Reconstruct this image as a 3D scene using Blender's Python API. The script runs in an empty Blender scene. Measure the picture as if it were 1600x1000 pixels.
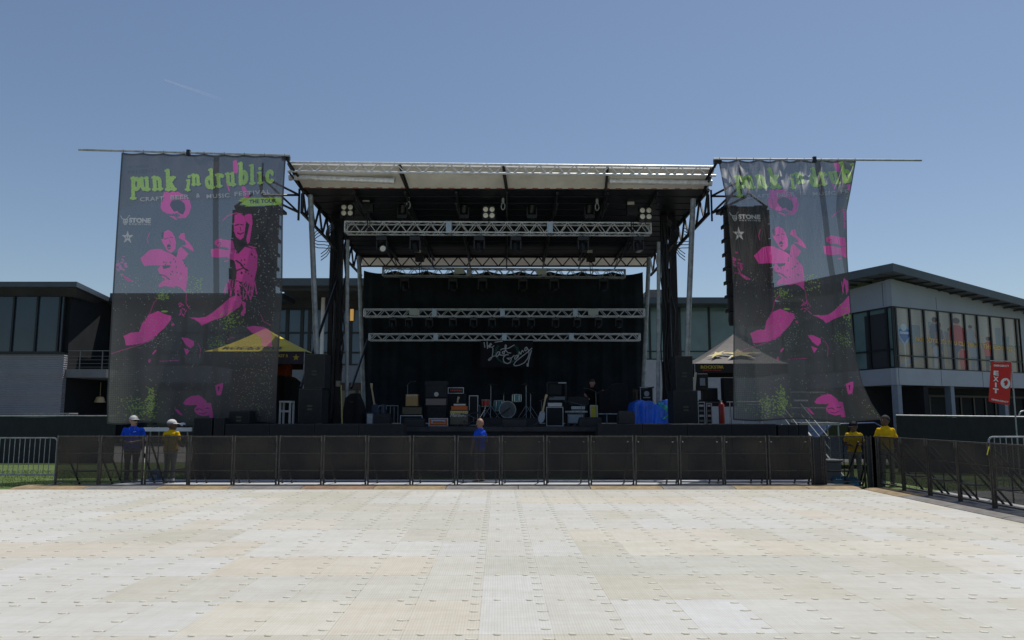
import bpy, bmesh, math, random
import numpy as np
from mathutils import Vector, Matrix
random.seed(7); np.random.seed(7)
PI = math.pi
sc = bpy.context.scene
COL = sc.collection
# ------------------------------------------------------------------ camera
FPX, EYE, PITCH = 1200.0, 1.65, math.atan(148/1200.0)
cam = bpy.data.cameras.new('camera'); camo = bpy.data.objects.new('camera', cam); COL.objects.link(camo)
cam.sensor_width = 36; cam.lens = 36*FPX/1600; cam.clip_end = 9000; cam.clip_start = 0.1
camo.location = (0, 0, EYE); camo.rotation_euler = (PI/2+PITCH, 0, 0)
sc.camera = camo
# ------------------------------------------------------------------ light
SUN_EL, SUN_AZ = math.radians(69), math.radians(42)      # azimuth from +Y towards +X
w = bpy.data.worlds.new("World"); sc.world = w; w.use_nodes = True
nt = w.node_tree; bg = nt.nodes['Background']
sky = nt.nodes.new('ShaderNodeTexSky'); sky.sky_type = 'NISHITA'; sky.sun_disc = False
sky.sun_elevation = SUN_EL; sky.sun_rotation = SUN_AZ
sky.altitude = 0; sky.air_density = 1.0; sky.dust_density = 0.75; sky.ozone_density = 1.5
nt.links.new(sky.outputs[0], bg.inputs[0]); bg.inputs[1].default_value = 0.092
sl = bpy.data.lights.new('sun', 'SUN'); sl.energy = 3.7; sl.angle = math.radians(0.5); sl.color = (1, .96, .89)
so = bpy.data.objects.new('sun', sl); COL.objects.link(so)
sd = Vector((math.sin(SUN_AZ)*math.cos(SUN_EL), math.cos(SUN_AZ)*math.cos(SUN_EL), math.sin(SUN_EL)))
so.rotation_euler = sd.to_track_quat('Z', 'Y').to_euler(); so.location = (0, 0, 40)
sc.view_settings.view_transform = 'Standard'; sc.view_settings.look = 'None'
sc.view_settings.exposure = 0.0; sc.view_settings.gamma = 1
sc.cycles.transparent_max_bounces = 24; sc.cycles.max_bounces = 8
# ------------------------------------------------------------------ materials
MATS = {}
def mat(name, col, rough=.7, metal=0, spec=.5, noise=0, nscale=3, bump=0, bscale=40, stretch=(1,1,1), col2=None, alpha=1, emit=0, detail=4, coat=0):
    if name in MATS: return MATS[name]
    m = bpy.data.materials.new(name); m.use_nodes = True; MATS[name] = m
    n = m.node_tree; p = n.nodes['Principled BSDF']
    p.inputs['Roughness'].default_value = rough; p.inputs['Metallic'].default_value = metal
    p.inputs['Specular IOR Level'].default_value = spec
    p.inputs['Coat Weight'].default_value = coat
    if alpha < 1: p.inputs['Alpha'].default_value = alpha
    c = list(col)+[1]
    p.inputs['Base Color'].default_value = c
    tc = mp = None
    if noise or bump:
        tc = n.nodes.new('ShaderNodeTexCoord'); mp = n.nodes.new('ShaderNodeMapping'); mp.inputs['Scale'].default_value = stretch
        n.links.new(tc.outputs['Object'], mp.inputs[0])
    if noise:
        t = n.nodes.new('ShaderNodeTexNoise'); t.inputs['Scale'].default_value = nscale; t.inputs['Detail'].default_value = detail
        t.inputs['Roughness'].default_value = .65
        n.links.new(mp.outputs[0], t.inputs['Vector'])
        r = n.nodes.new('ShaderNodeValToRGB'); n.links.new(t.outputs[0], r.inputs[0])
        c2 = col2 or tuple(max(0, x*(1-noise)) for x in col)
        r.color_ramp.elements[0].position = .35; r.color_ramp.elements[1].position = .68
        r.color_ramp.elements[0].color = list(c2)+[1]
        r.color_ramp.elements[1].color = c if col2 else [min(1, x*(1+noise*.5)) for x in col]+[1]
        n.links.new(r.outputs[0], p.inputs['Base Color'])
    if bump:
        t2 = n.nodes.new('ShaderNodeTexNoise'); t2.inputs['Scale'].default_value = bscale; t2.inputs['Detail'].default_value = 3
        n.links.new(mp.outputs[0], t2.inputs['Vector'])
        b = n.nodes.new('ShaderNodeBump'); b.inputs['Strength'].default_value = bump; b.inputs['Distance'].default_value = .02
        n.links.new(t2.outputs[0], b.inputs['Height']); n.links.new(b.outputs[0], p.inputs['Normal'])
    if emit:
        p.inputs['Emission Color'].default_value = c; p.inputs['Emission Strength'].default_value = emit
    return m
def mesh_cloth(name, col, opac, rough=.9, nz=.3, nscale=2.5, col2=None, transl=.35):
    """Woven see-through mesh fabric: part of the light passes the holes."""
    m = bpy.data.materials.new(name); m.use_nodes = True; n = m.node_tree; n.nodes.clear()
    o = n.nodes.new('ShaderNodeOutputMaterial'); mx = n.nodes.new('ShaderNodeMixShader')
    tr = n.nodes.new('ShaderNodeBsdfTransparent'); d = n.nodes.new('ShaderNodeBsdfDiffuse'); tl = n.nodes.new('ShaderNodeBsdfTranslucent')
    m2 = n.nodes.new('ShaderNodeMixShader'); m2.inputs[0].default_value = transl
    n.links.new(d.outputs[0], m2.inputs[1]); n.links.new(tl.outputs[0], m2.inputs[2])
    tc = n.nodes.new('ShaderNodeTexCoord'); t = n.nodes.new('ShaderNodeTexNoise'); t.inputs['Scale'].default_value = nscale; t.inputs['Detail'].default_value = 5
    oi = n.nodes.new('ShaderNodeObjectInfo'); va = n.nodes.new('ShaderNodeVectorMath'); va.operation = 'ADD'
    n.links.new(tc.outputs['Object'], va.inputs[0]); n.links.new(oi.outputs['Location'], va.inputs[1])
    n.links.new(va.outputs[0], t.inputs['Vector'])
    r = n.nodes.new('ShaderNodeValToRGB'); r.color_ramp.elements[0].position = .42; r.color_ramp.elements[1].position = .75
    r.color_ramp.elements[0].color = list(col)+[1]; r.color_ramp.elements[1].color = list(col2 or col)+[1]
    n.links.new(t.outputs[0], r.inputs[0]); n.links.new(r.outputs[0], d.inputs[0]); n.links.new(r.outputs[0], tl.inputs[0])
    ma = n.nodes.new('ShaderNodeMapRange'); ma.inputs['To Min'].default_value = opac-nz*.12; ma.inputs['To Max'].default_value = min(1, opac+nz*.12)
    n.links.new(t.outputs[0], ma.inputs[0]); n.links.new(ma.outputs[0], mx.inputs[0])
    n.links.new(tr.outputs[0], mx.inputs[1]); n.links.new(m2.outputs[0], mx.inputs[2]); n.links.new(mx.outputs[0], o.inputs[0])
    MATS[name] = m; return m
def glassmat(name, col, rough=.04, wob=.02, spec=.6):
    m = mat(name, col, rough, 0, spec, noise=.35, nscale=.25)
    n = m.node_tree; p = n.nodes['Principled BSDF']
    t = n.nodes.new('ShaderNodeTexNoise'); t.inputs['Scale'].default_value = .5; b = n.nodes.new('ShaderNodeBump'); b.inputs['Strength'].default_value = wob
    n.links.new(t.outputs[0], b.inputs['Height']); n.links.new(b.outputs[0], p.inputs['Normal'])
    return m
ALU = mat('aluminium', (.70,.71,.72), .45, .35, noise=.25, nscale=9)
ALUD = mat('dull_aluminium', (.36,.38,.40), .5, .3, noise=.3, nscale=6)
STEEL = mat('galvanised_steel', (.32,.34,.35), .5, .4, noise=.35, nscale=5)
BLK = mat('black_paint', (.012,.012,.014), .5, noise=.3, nscale=4)
BLKM = mat('black_metal', (.018,.018,.021), .4, .2, noise=.4, nscale=7)
BLKW = mat('worn_black_frame', (.022,.021,.02), .5, .3, noise=.6, nscale=22, col2=(.085,.077,.068))
CAB = mat('speaker_paint', (.014,.015,.018), .6, noise=.3, nscale=5, bump=.2, bscale=150)
GRL = mat('speaker_grille', (.011,.012,.014), .7, .2, bump=.5, bscale=260, noise=.3, nscale=8)
TOLEX = mat('black_tolex', (.013,.013,.015), .75, bump=.3, bscale=120, noise=.2)
WHT = mat('white_paint', (.72,.72,.70), .5, noise=.12, nscale=4)
CHR = mat('chrome', (.6,.6,.62), .15, 1, noise=.1)
RUB = mat('black_rubber', (.015,.015,.015), .8, noise=.2)
DRAPE = mat('black_drape', (.020,.026,.031), .95, spec=.15, noise=.35, nscale=1.2)
VINYLB = mat('black_vinyl_roof', (.008,.010,.015), .45, spec=.3, noise=.3, nscale=.8)
VINYLW = mat('white_vinyl_roof', (.76,.74,.68), .6, noise=.22, nscale=1.1, col2=(.60,.57,.51))
# ------------------------------------------------------------------ pixel measurement -> place at a depth
cp, sp = math.cos(PITCH), math.sin(PITCH)
def U(px, py, Y):
    dx = (px-800)/FPX; dy = (500-py)/FPX
    wy = cp - dy*sp; wz = sp + dy*cp; t = Y/wy
    return Vector((dx*t, Y, EYE + wz*t))
def gY(py):      # depth where a ground point shows on this row
    dy = (500-py)/FPX; return -EYE*(cp-dy*sp)/(sp+dy*cp)
# ------------------------------------------------------------------ mesh builder
class M:
    def __init__(s): s.v=[]; s.f=[]; s.m=[]; s.k=0
    def mt(s, k): s.k=k; return s
    def add(s, vs, fs):
        b=len(s.v); s.v += [tuple(x) for x in vs]
        for f in fs: s.f.append(tuple(b+i for i in f)); s.m.append(s.k)
        return s
    def box(s, lo, hi):
        x0,y0,z0=lo; x1,y1,z1=hi
        if x0>x1: x0,x1=x1,x0
        if y0>y1: y0,y1=y1,y0
        if z0>z1: z0,z1=z1,z0
        return s.add([(x0,y0,z0),(x1,y0,z0),(x1,y1,z0),(x0,y1,z0),(x0,y0,z1),(x1,y0,z1),(x1,y1,z1),(x0,y1,z1)],
            [(3,2,1,0),(4,5,6,7),(0,1,5,4),(1,2,6,5),(2,3,7,6),(3,0,4,7)])
    def cbox(s, c, sz, rz=0, rx=0, ry=0):
        R = Matrix.Rotation(rz,3,'Z')@Matrix.Rotation(ry,3,'Y')@Matrix.Rotation(rx,3,'X')
        vs=[Vector(c)+R@Vector((a*sz[0]/2,b*sz[1]/2,d*sz[2]/2)) for d in(-1,1) for (a,b) in((-1,-1),(1,-1),(1,1),(-1,1))]
        return s.add(vs,[(3,2,1,0),(4,5,6,7),(0,1,5,4),(1,2,6,5),(2,3,7,6),(3,0,4,7)])
    def bar(s, p, q, r, n=8, r2=None):
        p=Vector(p); q=Vector(q); d=q-p
        if d.length<1e-6: return s
        r2 = r if r2 is None else r2
        u=d.orthogonal().normalized(); w_=d.normalized().cross(u); vs=[]
        for c,rr in((p,r),(q,r2)):
            for i in range(n):
                a=2*PI*i/n+PI/n; vs.append(c+u*math.cos(a)*rr+w_*math.sin(a)*rr)
        fs=[(i,(i+1)%n,n+(i+1)%n,n+i) for i in range(n)]+[tuple(range(n-1,-1,-1)),tuple(range(n,2*n))]
        return s.add(vs,fs)
    def path(s, pts, r, n=6):
        for a,b in zip(pts[:-1],pts[1:]): s.bar(a,b,r,n)
        return s
    def quad(s,a,b,c,d): return s.add([a,b,c,d],[(0,1,2,3)])
    def lathe(s, c, prof, n=20, axis='z'):
        vs=[]
        for (r,h) in prof:
            for i in range(n):
                a=2*PI*i/n; x,y=r*math.cos(a),r*math.sin(a)
                v=(x,y,h) if axis=='z' else ((x,-h,y) if axis=='y' else (h,x,y))
                vs.append((c[0]+v[0],c[1]+v[1],c[2]+v[2]))
        fs=[]
        for j in range(len(prof)-1):
            for i in range(n):
                fs.append((j*n+i,j*n+(i+1)%n,(j+1)*n+(i+1)%n,(j+1)*n+i))
        fs.append(tuple(range(n-1,-1,-1))); fs.append(tuple(range((len(prof)-1)*n,len(prof)*n)))
        return s.add(vs,fs)
    def prism(s, poly, y0, y1):      # polygon in x,z extruded in y
        n=len(poly); vs=[(x,y0,z) for x,z in poly]+[(x,y1,z) for x,z in poly]
        return s.add(vs,[tuple(range(n)),tuple(range(2*n-1,n-1,-1))]+[(i,n+i,n+(i+1)%n,(i+1)%n) for i in range(n)])
    def prism3(s, pts, off):
        n=len(pts); off=Vector(off); vs=[Vector(p) for p in pts]+[Vector(p)+off for p in pts]
        return s.add(vs,[tuple(range(n)),tuple(range(2*n-1,n-1,-1))]+[(i,n+i,n+(i+1)%n,(i+1)%n) for i in range(n)])
    def mesh(s, name, mats, off=(0,0,0), smooth=False):
        me=bpy.data.meshes.new(name); o=Vector(off)
        me.from_pydata([tuple(Vector(v)-o) for v in s.v],[],s.f)
        for m_ in (mats if isinstance(mats,(list,tuple)) else [mats]): me.materials.append(m_)
        me.polygons.foreach_set('material_index', s.m)
        bm=bmesh.new(); bm.from_mesh(me); bmesh.ops.recalc_face_normals(bm, faces=bm.faces); bm.to_mesh(me); bm.free()
        if smooth: me.polygons.foreach_set('use_smooth',[True]*len(me.polygons)); me.set_sharp_from_angle(angle=math.radians(40))
        me.update(); return me
    def build(s, name, mats, parent=None, smooth=False, loc=None, bevel=0):
        if parent is None and loc is None:
            xs=[v[0] for v in s.v]; ys=[v[1] for v in s.v]; zs=[v[2] for v in s.v]
            loc=((min(xs)+max(xs))/2,(min(ys)+max(ys))/2,min(zs))
        off = wloc(parent) if parent is not None else Vector(loc)
        o=bpy.data.objects.new(name, s.mesh(name, mats, off, smooth)); COL.objects.link(o)
        if parent is not None: o.parent=parent
        else: o.location=loc
        if bevel:
            b=o.modifiers.new('bevel','BEVEL'); b.width=bevel; b.segments=2; b.limit_method='ANGLE'
        return o
def wloc(o):
    l=Vector(o.location)
    while o.parent: o=o.parent; l+=Vector(o.location)
    return l
def tag(o, label=None, cat=None, group=None, kind=None):
    if label: o['label']=label
    if cat: o['category']=cat
    if group: o['group']=group
    if kind: o['kind']=kind
    return o
def thing(name, label, cat, loc=(0,0,0), group=None):
    o=bpy.data.objects.new(name,None); COL.objects.link(o); o.location=loc; o.empty_display_size=.2
    return tag(o,label,cat,group)
def kids(o): return [c for c in bpy.data.objects if c.parent==o]
def copy_tree(o, loc=None, rz=None, label=None, parent=None):
    c=o.copy(); COL.objects.link(c)
    if parent is not None: c.parent=parent
    if loc is not None: c.location=loc
    if rz is not None: c.rotation_euler=(0,0,rz)
    if label: c['label']=label
    for ch in kids(o): copy_tree(ch,parent=c)
    return c
def ordinal(i): return ['first','second','third','fourth','fifth','sixth','seventh','eighth','ninth','tenth','eleventh','twelfth','thirteenth','fourteenth','fifteenth','sixteenth','seventeenth','eighteenth','nineteenth'][i]
def textmesh(body, size=1, bold=0, space=1, ext=0, shear=0):
    cu=bpy.data.curves.new('t','FONT'); cu.body=body; cu.size=size; cu.offset=bold; cu.space_character=space; cu.shear=shear
    cu.align_x='CENTER'; cu.align_y='CENTER'; cu.resolution_u=3; cu.extrude=ext
    o=bpy.data.objects.new('t',cu); COL.objects.link(o); dg=bpy.context.evaluated_depsgraph_get()
    me=bpy.data.meshes.new_from_object(o.evaluated_get(dg)); bpy.data.objects.remove(o); bpy.data.curves.remove(cu)
    vs=[tuple(v.co) for v in me.vertices]; fs=[tuple(p.vertices) for p in me.polygons]; bpy.data.meshes.remove(me)
    return vs,fs
def text(mb, body, c, size, ux=(1,0,0), uz=(0,0,1), bold=0, wid=None, space=1, shear=0):
    """flat lettering laid on a surface: centre c, ux along the line, uz upward; wid fits the width"""
    vs,fs=textmesh(body,1,bold/size,space,0,shear)
    xs=[v[0] for v in vs]; ys=[v[1] for v in vs]; cx=(min(xs)+max(xs))/2; cy=(min(ys)+max(ys))/2
    sx=size if wid is None else wid/(max(xs)-min(xs)); sy=size
    c=Vector(c); ux=Vector(ux).normalized(); uz=Vector(uz).normalized()
    return mb.add([c+ux*(v[0]-cx)*sx+uz*(v[1]-cy)*sy for v in vs],fs)
# ================================================================== SETTING: ground and floor
def gmat():
    m = mat('grass_ground', (.11,.16,.03), .9, noise=.5, nscale=1.5, bump=1, bscale=60, col2=(.06,.10,.022)); return m
g = M(); g.quad((-400,-200,-.06),(400,-200,-.06),(400,1500,-.06),(-400,1500,-.06))
tag(g.build('ground', gmat(), loc=(0,0,-.06)), kind='structure')
g = M(); g.box((8.5,-20,-.3),(13.6,17.6,-.05))
tag(g.build('service_road', mat('old_asphalt',(.30,.30,.29),.9,noise=.25,nscale=2,bump=.3,bscale=90)), kind='structure')
g = M(); g.box((-70,28,-.3),(55,70,-.052))
tag(g.build('rear_pavement', mat('rear_concrete',(.26,.25,.24),.9,noise=.25,nscale=1)), kind='structure')

PW, PD, RY0, YAW = .573, 1.08, 6.06, .0167
def floor_mat():
    m = bpy.data.materials.new('floor_panels'); m.use_nodes=True; n=m.node_tree; p=n.nodes['Principled BSDF']; L=n.links.new
    p.inputs['Roughness'].default_value=.62; p.inputs['Specular IOR Level'].default_value=.3
    tc=n.nodes.new('ShaderNodeTexCoord'); sx=n.nodes.new('ShaderNodeSeparateXYZ'); L(tc.outputs['Object'],sx.inputs[0])
    def mth(op,a,b=None,c=None):
        q=n.nodes.new('ShaderNodeMath'); q.operation=op
        for i,v in enumerate((a,b,c)):
            if v is None: continue
            if isinstance(v,(int,float)): q.inputs[i].default_value=v
            else: L(v,q.inputs[i])
        return q.outputs[0]
    X,Y=sx.outputs[0],sx.outputs[1]
    a=mth('DIVIDE',mth('ADD',mth('MULTIPLY_ADD',Y,YAW,X),.155),PW)
    b=mth('DIVIDE',mth('SUBTRACT',mth('MULTIPLY_ADD',X,-YAW,Y),RY0),PD)
    ca=mth('FLOOR',a); rb=mth('FLOOR',b)
    def wn(u,v,seed):
        c=n.nodes.new('ShaderNodeCombineXYZ'); L(u,c.inputs[0]); L(v,c.inputs[1]); c.inputs[2].default_value=seed
        q=n.nodes.new('ShaderNodeTexWhiteNoise'); L(c.outputs[0],q.inputs[0]); return q.outputs[0]
    rnd_row=wn(rb,rb,3.3)
    run=mth('FLOOR',mth('DIVIDE',mth('MULTIPLY_ADD',rnd_row,4.0,ca),4.0))
    big=mth('FLOOR',mth('DIVIDE',ca,9.0)); bigr=mth('FLOOR',mth('DIVIDE',rb,3.0))
    v1=wn(run,rb,1.1); v2=wn(ca,rb,7.7); v3=wn(big,bigr,5.5)
    v=mth('ADD',mth('MULTIPLY',v1,.60),mth('ADD',mth('MULTIPLY',v2,.10),mth('MULTIPLY',v3,.30)))
    cr=n.nodes.new('ShaderNodeValToRGB'); L(v,cr.inputs[0]); e=cr.color_ramp.elements
    e[0].position=.12; e[0].color=(0.538,0.538,0.487,1); e[1].position=.9; e[1].color=(0.621,0.600,0.528,1)
    for pos,c in ((.3,(0.585,0.574,0.522)),(.45,(0.616,0.621,0.608)),(.55,(0.549,0.532,0.457)),(.7,(0.631,0.631,0.603)),(.8,(0.605,0.559,0.477))):
        q=e.new(pos); q.color=list(c)+[1]
    col=cr.outputs[0]
    def mul(col,fac,c2):
        q=n.nodes.new('ShaderNodeMix'); q.data_type='RGBA'; q.blend_type='MULTIPLY'
        if isinstance(fac,(int,float)): q.inputs[0].default_value=fac
        else: L(fac,q.inputs[0])
        L(col,q.inputs[6]); q.inputs[7].default_value=list(c2)+[1]; return q.outputs[2]
    # smeared dirt
    for sc_,nsz,st,col2 in (((1,3,1),1.1,.65,(.86,.84,.80)),((.6,9,1),2.4,.65,(.89,.88,.86)),((14,1.2,1),1.5,.55,(.88,.87,.84)),((1,1,1),.35,.65,(.88,.865,.83)),((1,1,1),5,.4,(.88,.86,.82))):
        mp=n.nodes.new('ShaderNodeMapping'); mp.inputs['Scale'].default_value=sc_; L(tc.outputs['Object'],mp.inputs[0])
        t=n.nodes.new('ShaderNodeTexNoise'); t.inputs['Scale'].default_value=nsz; t.inputs['Detail'].default_value=7; t.inputs['Roughness'].default_value=.65
        L(mp.outputs[0],t.inputs['Vector'])
        r=n.nodes.new('ShaderNodeMapRange'); r.inputs['From Min'].default_value=.42; r.inputs['From Max'].default_value=.72; L(t.outputs[0],r.inputs[0])
        col=mul(col,mth('MULTIPLY',r.outputs[0],st),col2)
    # small dark scuffs and skid marks
    mp=n.nodes.new('ShaderNodeMapping'); mp.inputs['Scale'].default_value=(1,.35,1); mp.inputs['Rotation'].default_value=(0,0,.5); L(tc.outputs['Object'],mp.inputs[0])
    t=n.nodes.new('ShaderNodeTexNoise'); t.inputs['Scale'].default_value=9; t.inputs['Detail'].default_value=6; t.inputs['Roughness'].default_value=.7; L(mp.outputs[0],t.inputs['Vector'])
    r=n.nodes.new('ShaderNodeMapRange'); r.inputs['From Min'].default_value=.66; r.inputs['From Max'].default_value=.78; L(t.outputs[0],r.inputs[0])
    col=mul(col,mth('MULTIPLY',r.outputs[0],.8),(.60,.54,.44))
    # pale scratches
    for ang in (.7,-.5,1.5):
        mp=n.nodes.new('ShaderNodeMapping'); mp.inputs['Scale'].default_value=(.12,6,1); mp.inputs['Rotation'].default_value=(0,0,ang); L(tc.outputs['Object'],mp.inputs[0])
        t=n.nodes.new('ShaderNodeTexNoise'); t.inputs['Scale'].default_value=3; t.inputs['Detail'].default_value=2; L(mp.outputs[0],t.inputs['Vector'])
        r=n.nodes.new('ShaderNodeMapRange'); r.inputs['From Min'].default_value=.735; r.inputs['From Max'].default_value=.76; L(t.outputs[0],r.inputs[0])
        q=n.nodes.new('ShaderNodeMix'); q.data_type='RGBA'; L(mth('MULTIPLY',r.outputs[0],.35),q.inputs[0]); L(col,q.inputs[6]); q.inputs[7].default_value=(.72,.71,.69,1); col=q.outputs[2]
    # fine tread lines running away from the stage edge
    fr=mth('FRACT',mth('MULTIPLY',a,24.0)); ln=mth('LESS_THAN',fr,.35)
    col=mul(col,mth('MULTIPLY',ln,.55),(.87,.87,.86))
    fr2=mth('FRACT',mth('MULTIPLY',b,30.0)); col=mul(col,mth('MULTIPLY',mth('LESS_THAN',fr2,.3),.35),(.88,.87,.86))
    # seams
    fa=mth('FRACT',a); da=mth('MINIMUM',fa,mth('SUBTRACT',1.0,fa)); s1=mth('LESS_THAN',da,.008)
    k=wn(ca,mth('FLOOR',mth('MULTIPLY',b,2.0)),9.1)
    col=mul(col,mth('MULTIPLY',s1,mth('MULTIPLY_ADD',k,.45,-.05)),(.55,.52,.47))
    fb=mth('FRACT',b); db=mth('MINIMUM',fb,mth('SUBTRACT',1.0,fb)); s2=mth('LESS_THAN',db,.009)
    col=mul(col,mth('MULTIPLY',s2,.22),(.62,.6,.54))
    L(col,p.inputs['Base Color'])
    bp=n.nodes.new('ShaderNodeBump'); bp.inputs['Strength'].default_value=.35; bp.inputs['Distance'].default_value=.004; L(ln,bp.inputs['Height']); L(bp.outputs[0],p.inputs['Normal'])
    return m
fl = M()
fl.mt(0).box((-24,-12,-.055),(7.82,17.42,0))
fl.mt(3).box((-9.6,18.72,-.055),(8.2,20.12,-.004))
def ab2xy(a,b):   # panel coordinates to floor
    A=a*PW-.155; B=b*PD+RY0; Y=(B+YAW*A)/(1+YAW*YAW); return A-YAW*Y, Y
def tab(x,y,turn):
    n=10; rx,ry=(.036,.026)
    if turn: rx,ry=(.044,.024)
    jx=random.uniform(-.002,.002)
    vs=[(x+jx+math.cos(2*PI*i/n)*rx,y+math.sin(2*PI*i/n)*ry,.0005) for i in range(n)]+[(x+jx+math.cos(2*PI*i/n)*rx*.85,y+math.sin(2*PI*i/n)*ry*.8,.007) for i in range(n)]
    fl.mt(1).add(vs,[(i,(i+1)%n,n+(i+1)%n,n+i) for i in range(n)]+[tuple(range(n,2*n))])
    if random.random()<(.35 if y<8 else .72): return
    if turn: fl.mt(2).quad((x+rx*.95,y-.012,.003),(x+rx*.95+.011,y-.012,.003),(x+rx*.95+.011,y+.014,.003),(x+rx*.95,y+.014,.003))
    else: fl.mt(2).quad((x-.026,y-ry*1.15,.003),(x+.026,y-ry*1.15,.003),(x+.026,y-ry*.85,.003),(x-.026,y-ry*.85,.003))
for r_ in range(-4,11):
    for c_ in range(-30,16):
        for da in (.25,.75):
            x,y=ab2xy(c_+da,r_)
            if -15<x<7.6 and 4<y<17.3 and random.random()>.10: tab(x,y,0)
        for db in (.125,.375,.625,.875):
            x,y=ab2xy(c_,r_+db)
            if -15<x<7.6 and 4<y<17.3 and random.random()>.06: tab(x-.05,y,1)
o = fl.build('event_floor', [floor_mat(), mat('cream_plastic_latch',(.62,.59,.49),.5,noise=.15,nscale=30), mat('latch_slot',(.40,.36,.28),.9), mat('pit_floor',(.5,.52,.55),.6,noise=.15,nscale=1)], loc=(0,0,0))
tag(o, kind='structure')
# grass blades on the strips one can see beyond the floor
rg=np.random.RandomState(3); gb=M()
for (x0,x1,y0,y1,nn) in ((-16,-8.2,18.3,24,9000),(3,8.3,20.3,21.6,900),(9,16,17.7,21,2500)):
    xs=rg.uniform(x0,x1,nn); ys=rg.uniform(y0,y1,nn); hs=rg.uniform(.02,.055,nn); an=rg.uniform(0,PI,nn)
    for x,y,h,a in zip(xs,ys,hs,an):
        dx,dy=math.cos(a)*.007,math.sin(a)*.007; l=rg.uniform(-.02,.02,2)
        gb.add([(x-dx,y-dy,-.06),(x+dx,y+dy,-.06),(x+l[0],y+l[1],h-.06)],[(0,1,2)])
o=gb.build('grass', mat('grass_blade',(.17,.25,.04),.7,noise=.5,nscale=3,col2=(.09,.15,.025)), loc=(0,0,-.06)); tag(o,'short green grass around the white event floor','grass',kind='stuff')

# ================================================================== BUILDINGS
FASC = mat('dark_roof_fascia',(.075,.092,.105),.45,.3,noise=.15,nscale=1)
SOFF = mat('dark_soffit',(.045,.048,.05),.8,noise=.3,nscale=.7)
PANEL = mat('blue_grey_cladding',(.30,.34,.39),.55,noise=.08,nscale=.6)
MULL = mat('dark_mullion',(.014,.018,.022),.4,.3)
WINB = glassmat('dark_blue_glass',(.022,.052,.085),.03)
WINT = glassmat('teal_blind_glass',(.14,.23,.23),.12)
INT = mat('dark_interior',(.012,.016,.02),.9,noise=.5,nscale=.5)
BRICK = mat('dark_brown_brick',(.075,.05,.042),.9,noise=.35,nscale=6,bump=.3,bscale=30)
CONC = mat('grey_concrete',(.16,.17,.18),.85,noise=.2,nscale=.8)
def ribbed(name,col):
    m=mat(name,col,.5,noise=.1,nscale=.5); n=m.node_tree; p=n.nodes['Principled BSDF']
    tc=n.nodes.new('ShaderNodeTexCoord'); wv=n.nodes.new('ShaderNodeTexWave'); wv.bands_direction='Z'; wv.inputs['Scale'].default_value=2.6; wv.inputs['Distortion'].default_value=0
    b=n.nodes.new('ShaderNodeBump'); b.inputs['Strength'].default_value=.9; b.inputs['Distance'].default_value=.05
    n.links.new(tc.outputs['Object'],wv.inputs[0]); n.links.new(wv.outputs[0],b.inputs['Height']); n.links.new(b.outputs[0],p.inputs['Normal']); return m
RIB = ribbed('grey_ribbed_siding',(.27,.28,.31))
class Face:      # a vertical wall face running from A along direction d, outward normal n
    def __init__(s,A,B):
        s.A=Vector((A[0],A[1],0)); s.d=(Vector((B[0],B[1],0))-s.A); s.L=s.d.length; s.d.normalize(); s.n=Vector((s.d.y,-s.d.x,0))
    def s_px(s,px):   # distance along the wall where a column of the photograph meets it
        k=(px-800)/FPX/(cp+(500-520)*0/FPX)
        k=(px-800)/FPX*1.0
        # X = k*Y*c  with c about 1/(cp) at mid heights
        c=1/(cp-((500-500)/FPX)*sp)
        k=k*c; return (k*s.A.y-s.A.x)/(s.d.x-k*s.d.y)
    def P(s,a,z,o=0): return s.A+s.d*a+s.n*o+Vector((0,0,z))
    def box(s,mb,a0,a1,z0,z1,o0,o1):
        vs=[s.P(a,z,o) for z in(z0,z1) for (a,o) in((a0,o1),(a1,o1),(a1,o0),(a0,o0))]
        return mb.add(vs,[(3,2,1,0),(4,5,6,7),(0,1,5,4),(1,2,6,5),(2,3,7,6),(3,0,4,7)])
def glazing(F, root, a_list, z0, z1, glass, bars=(), name='window', rail=.05):
    """each window a part: pane set back, its frame a sub-part"""
    for a0,a1 in zip(a_list[:-1],a_list[1:]):
        p=M(); F.box(p,a0+rail,a1-rail,z0+rail,z1-rail,-.10,-.06); pane=p.build(name, glass, root)
        f=M(); F.box(f,a0,a0+rail,z0,z1,-.12,.03); F.box(f,a1-rail,a1,z0,z1,-.12,.03)
        F.box(f,a0+rail,a1-rail,z0,z0+rail,-.12,.028); F.box(f,a0+rail,a1-rail,z1-rail,z1,-.12,.028)
        for zb in bars: F.box(f,a0+rail,a1-rail,zb-rail/2,zb+rail/2,-.12,.026)
        f.build('frame', MULL, pane)
def zz(py,Y): return U(800,py,Y).z
# ---- left building
Y1=42.0; XL=-60.0; XC=U(100,560,Y1).x
b=thing('office_building','dark glass building with ribbed grey lower wall and thin flat roof, at the left edge','building',(-35,Y1,-.05))
F=Face((XL,Y1),(XC,Y1))
wz0,wz1=zz(554,Y1),zz(460,Y1)
m=M(); F.box(m,0,F.L,-.05,wz0,-.35,0); m.build('lower_wall',RIB,b)
m=M(); F.box(m,0,F.L,wz1,zz(455,Y1),-.35,.02); F.box(m,0,F.L,wz0,wz0+.12,-.34,.06); m.build('lintel',MULL,b)
als=[F.s_px(p) for p in (-160,-125,-90,-53,-17,20,57,92,99.4)]
als=[a for a in als if a>=0]
glazing(F,b,als,wz0+.12,wz1,WINB,bars=(zz(507,Y1)-.0,) if 0 else ())
zb=zz(448,40.5); m=M(); m.box((XL,Y1+.36,-.05),(XC-.02,Y1+10,zb+.05)); m.build('core_wall',INT,b)
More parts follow.
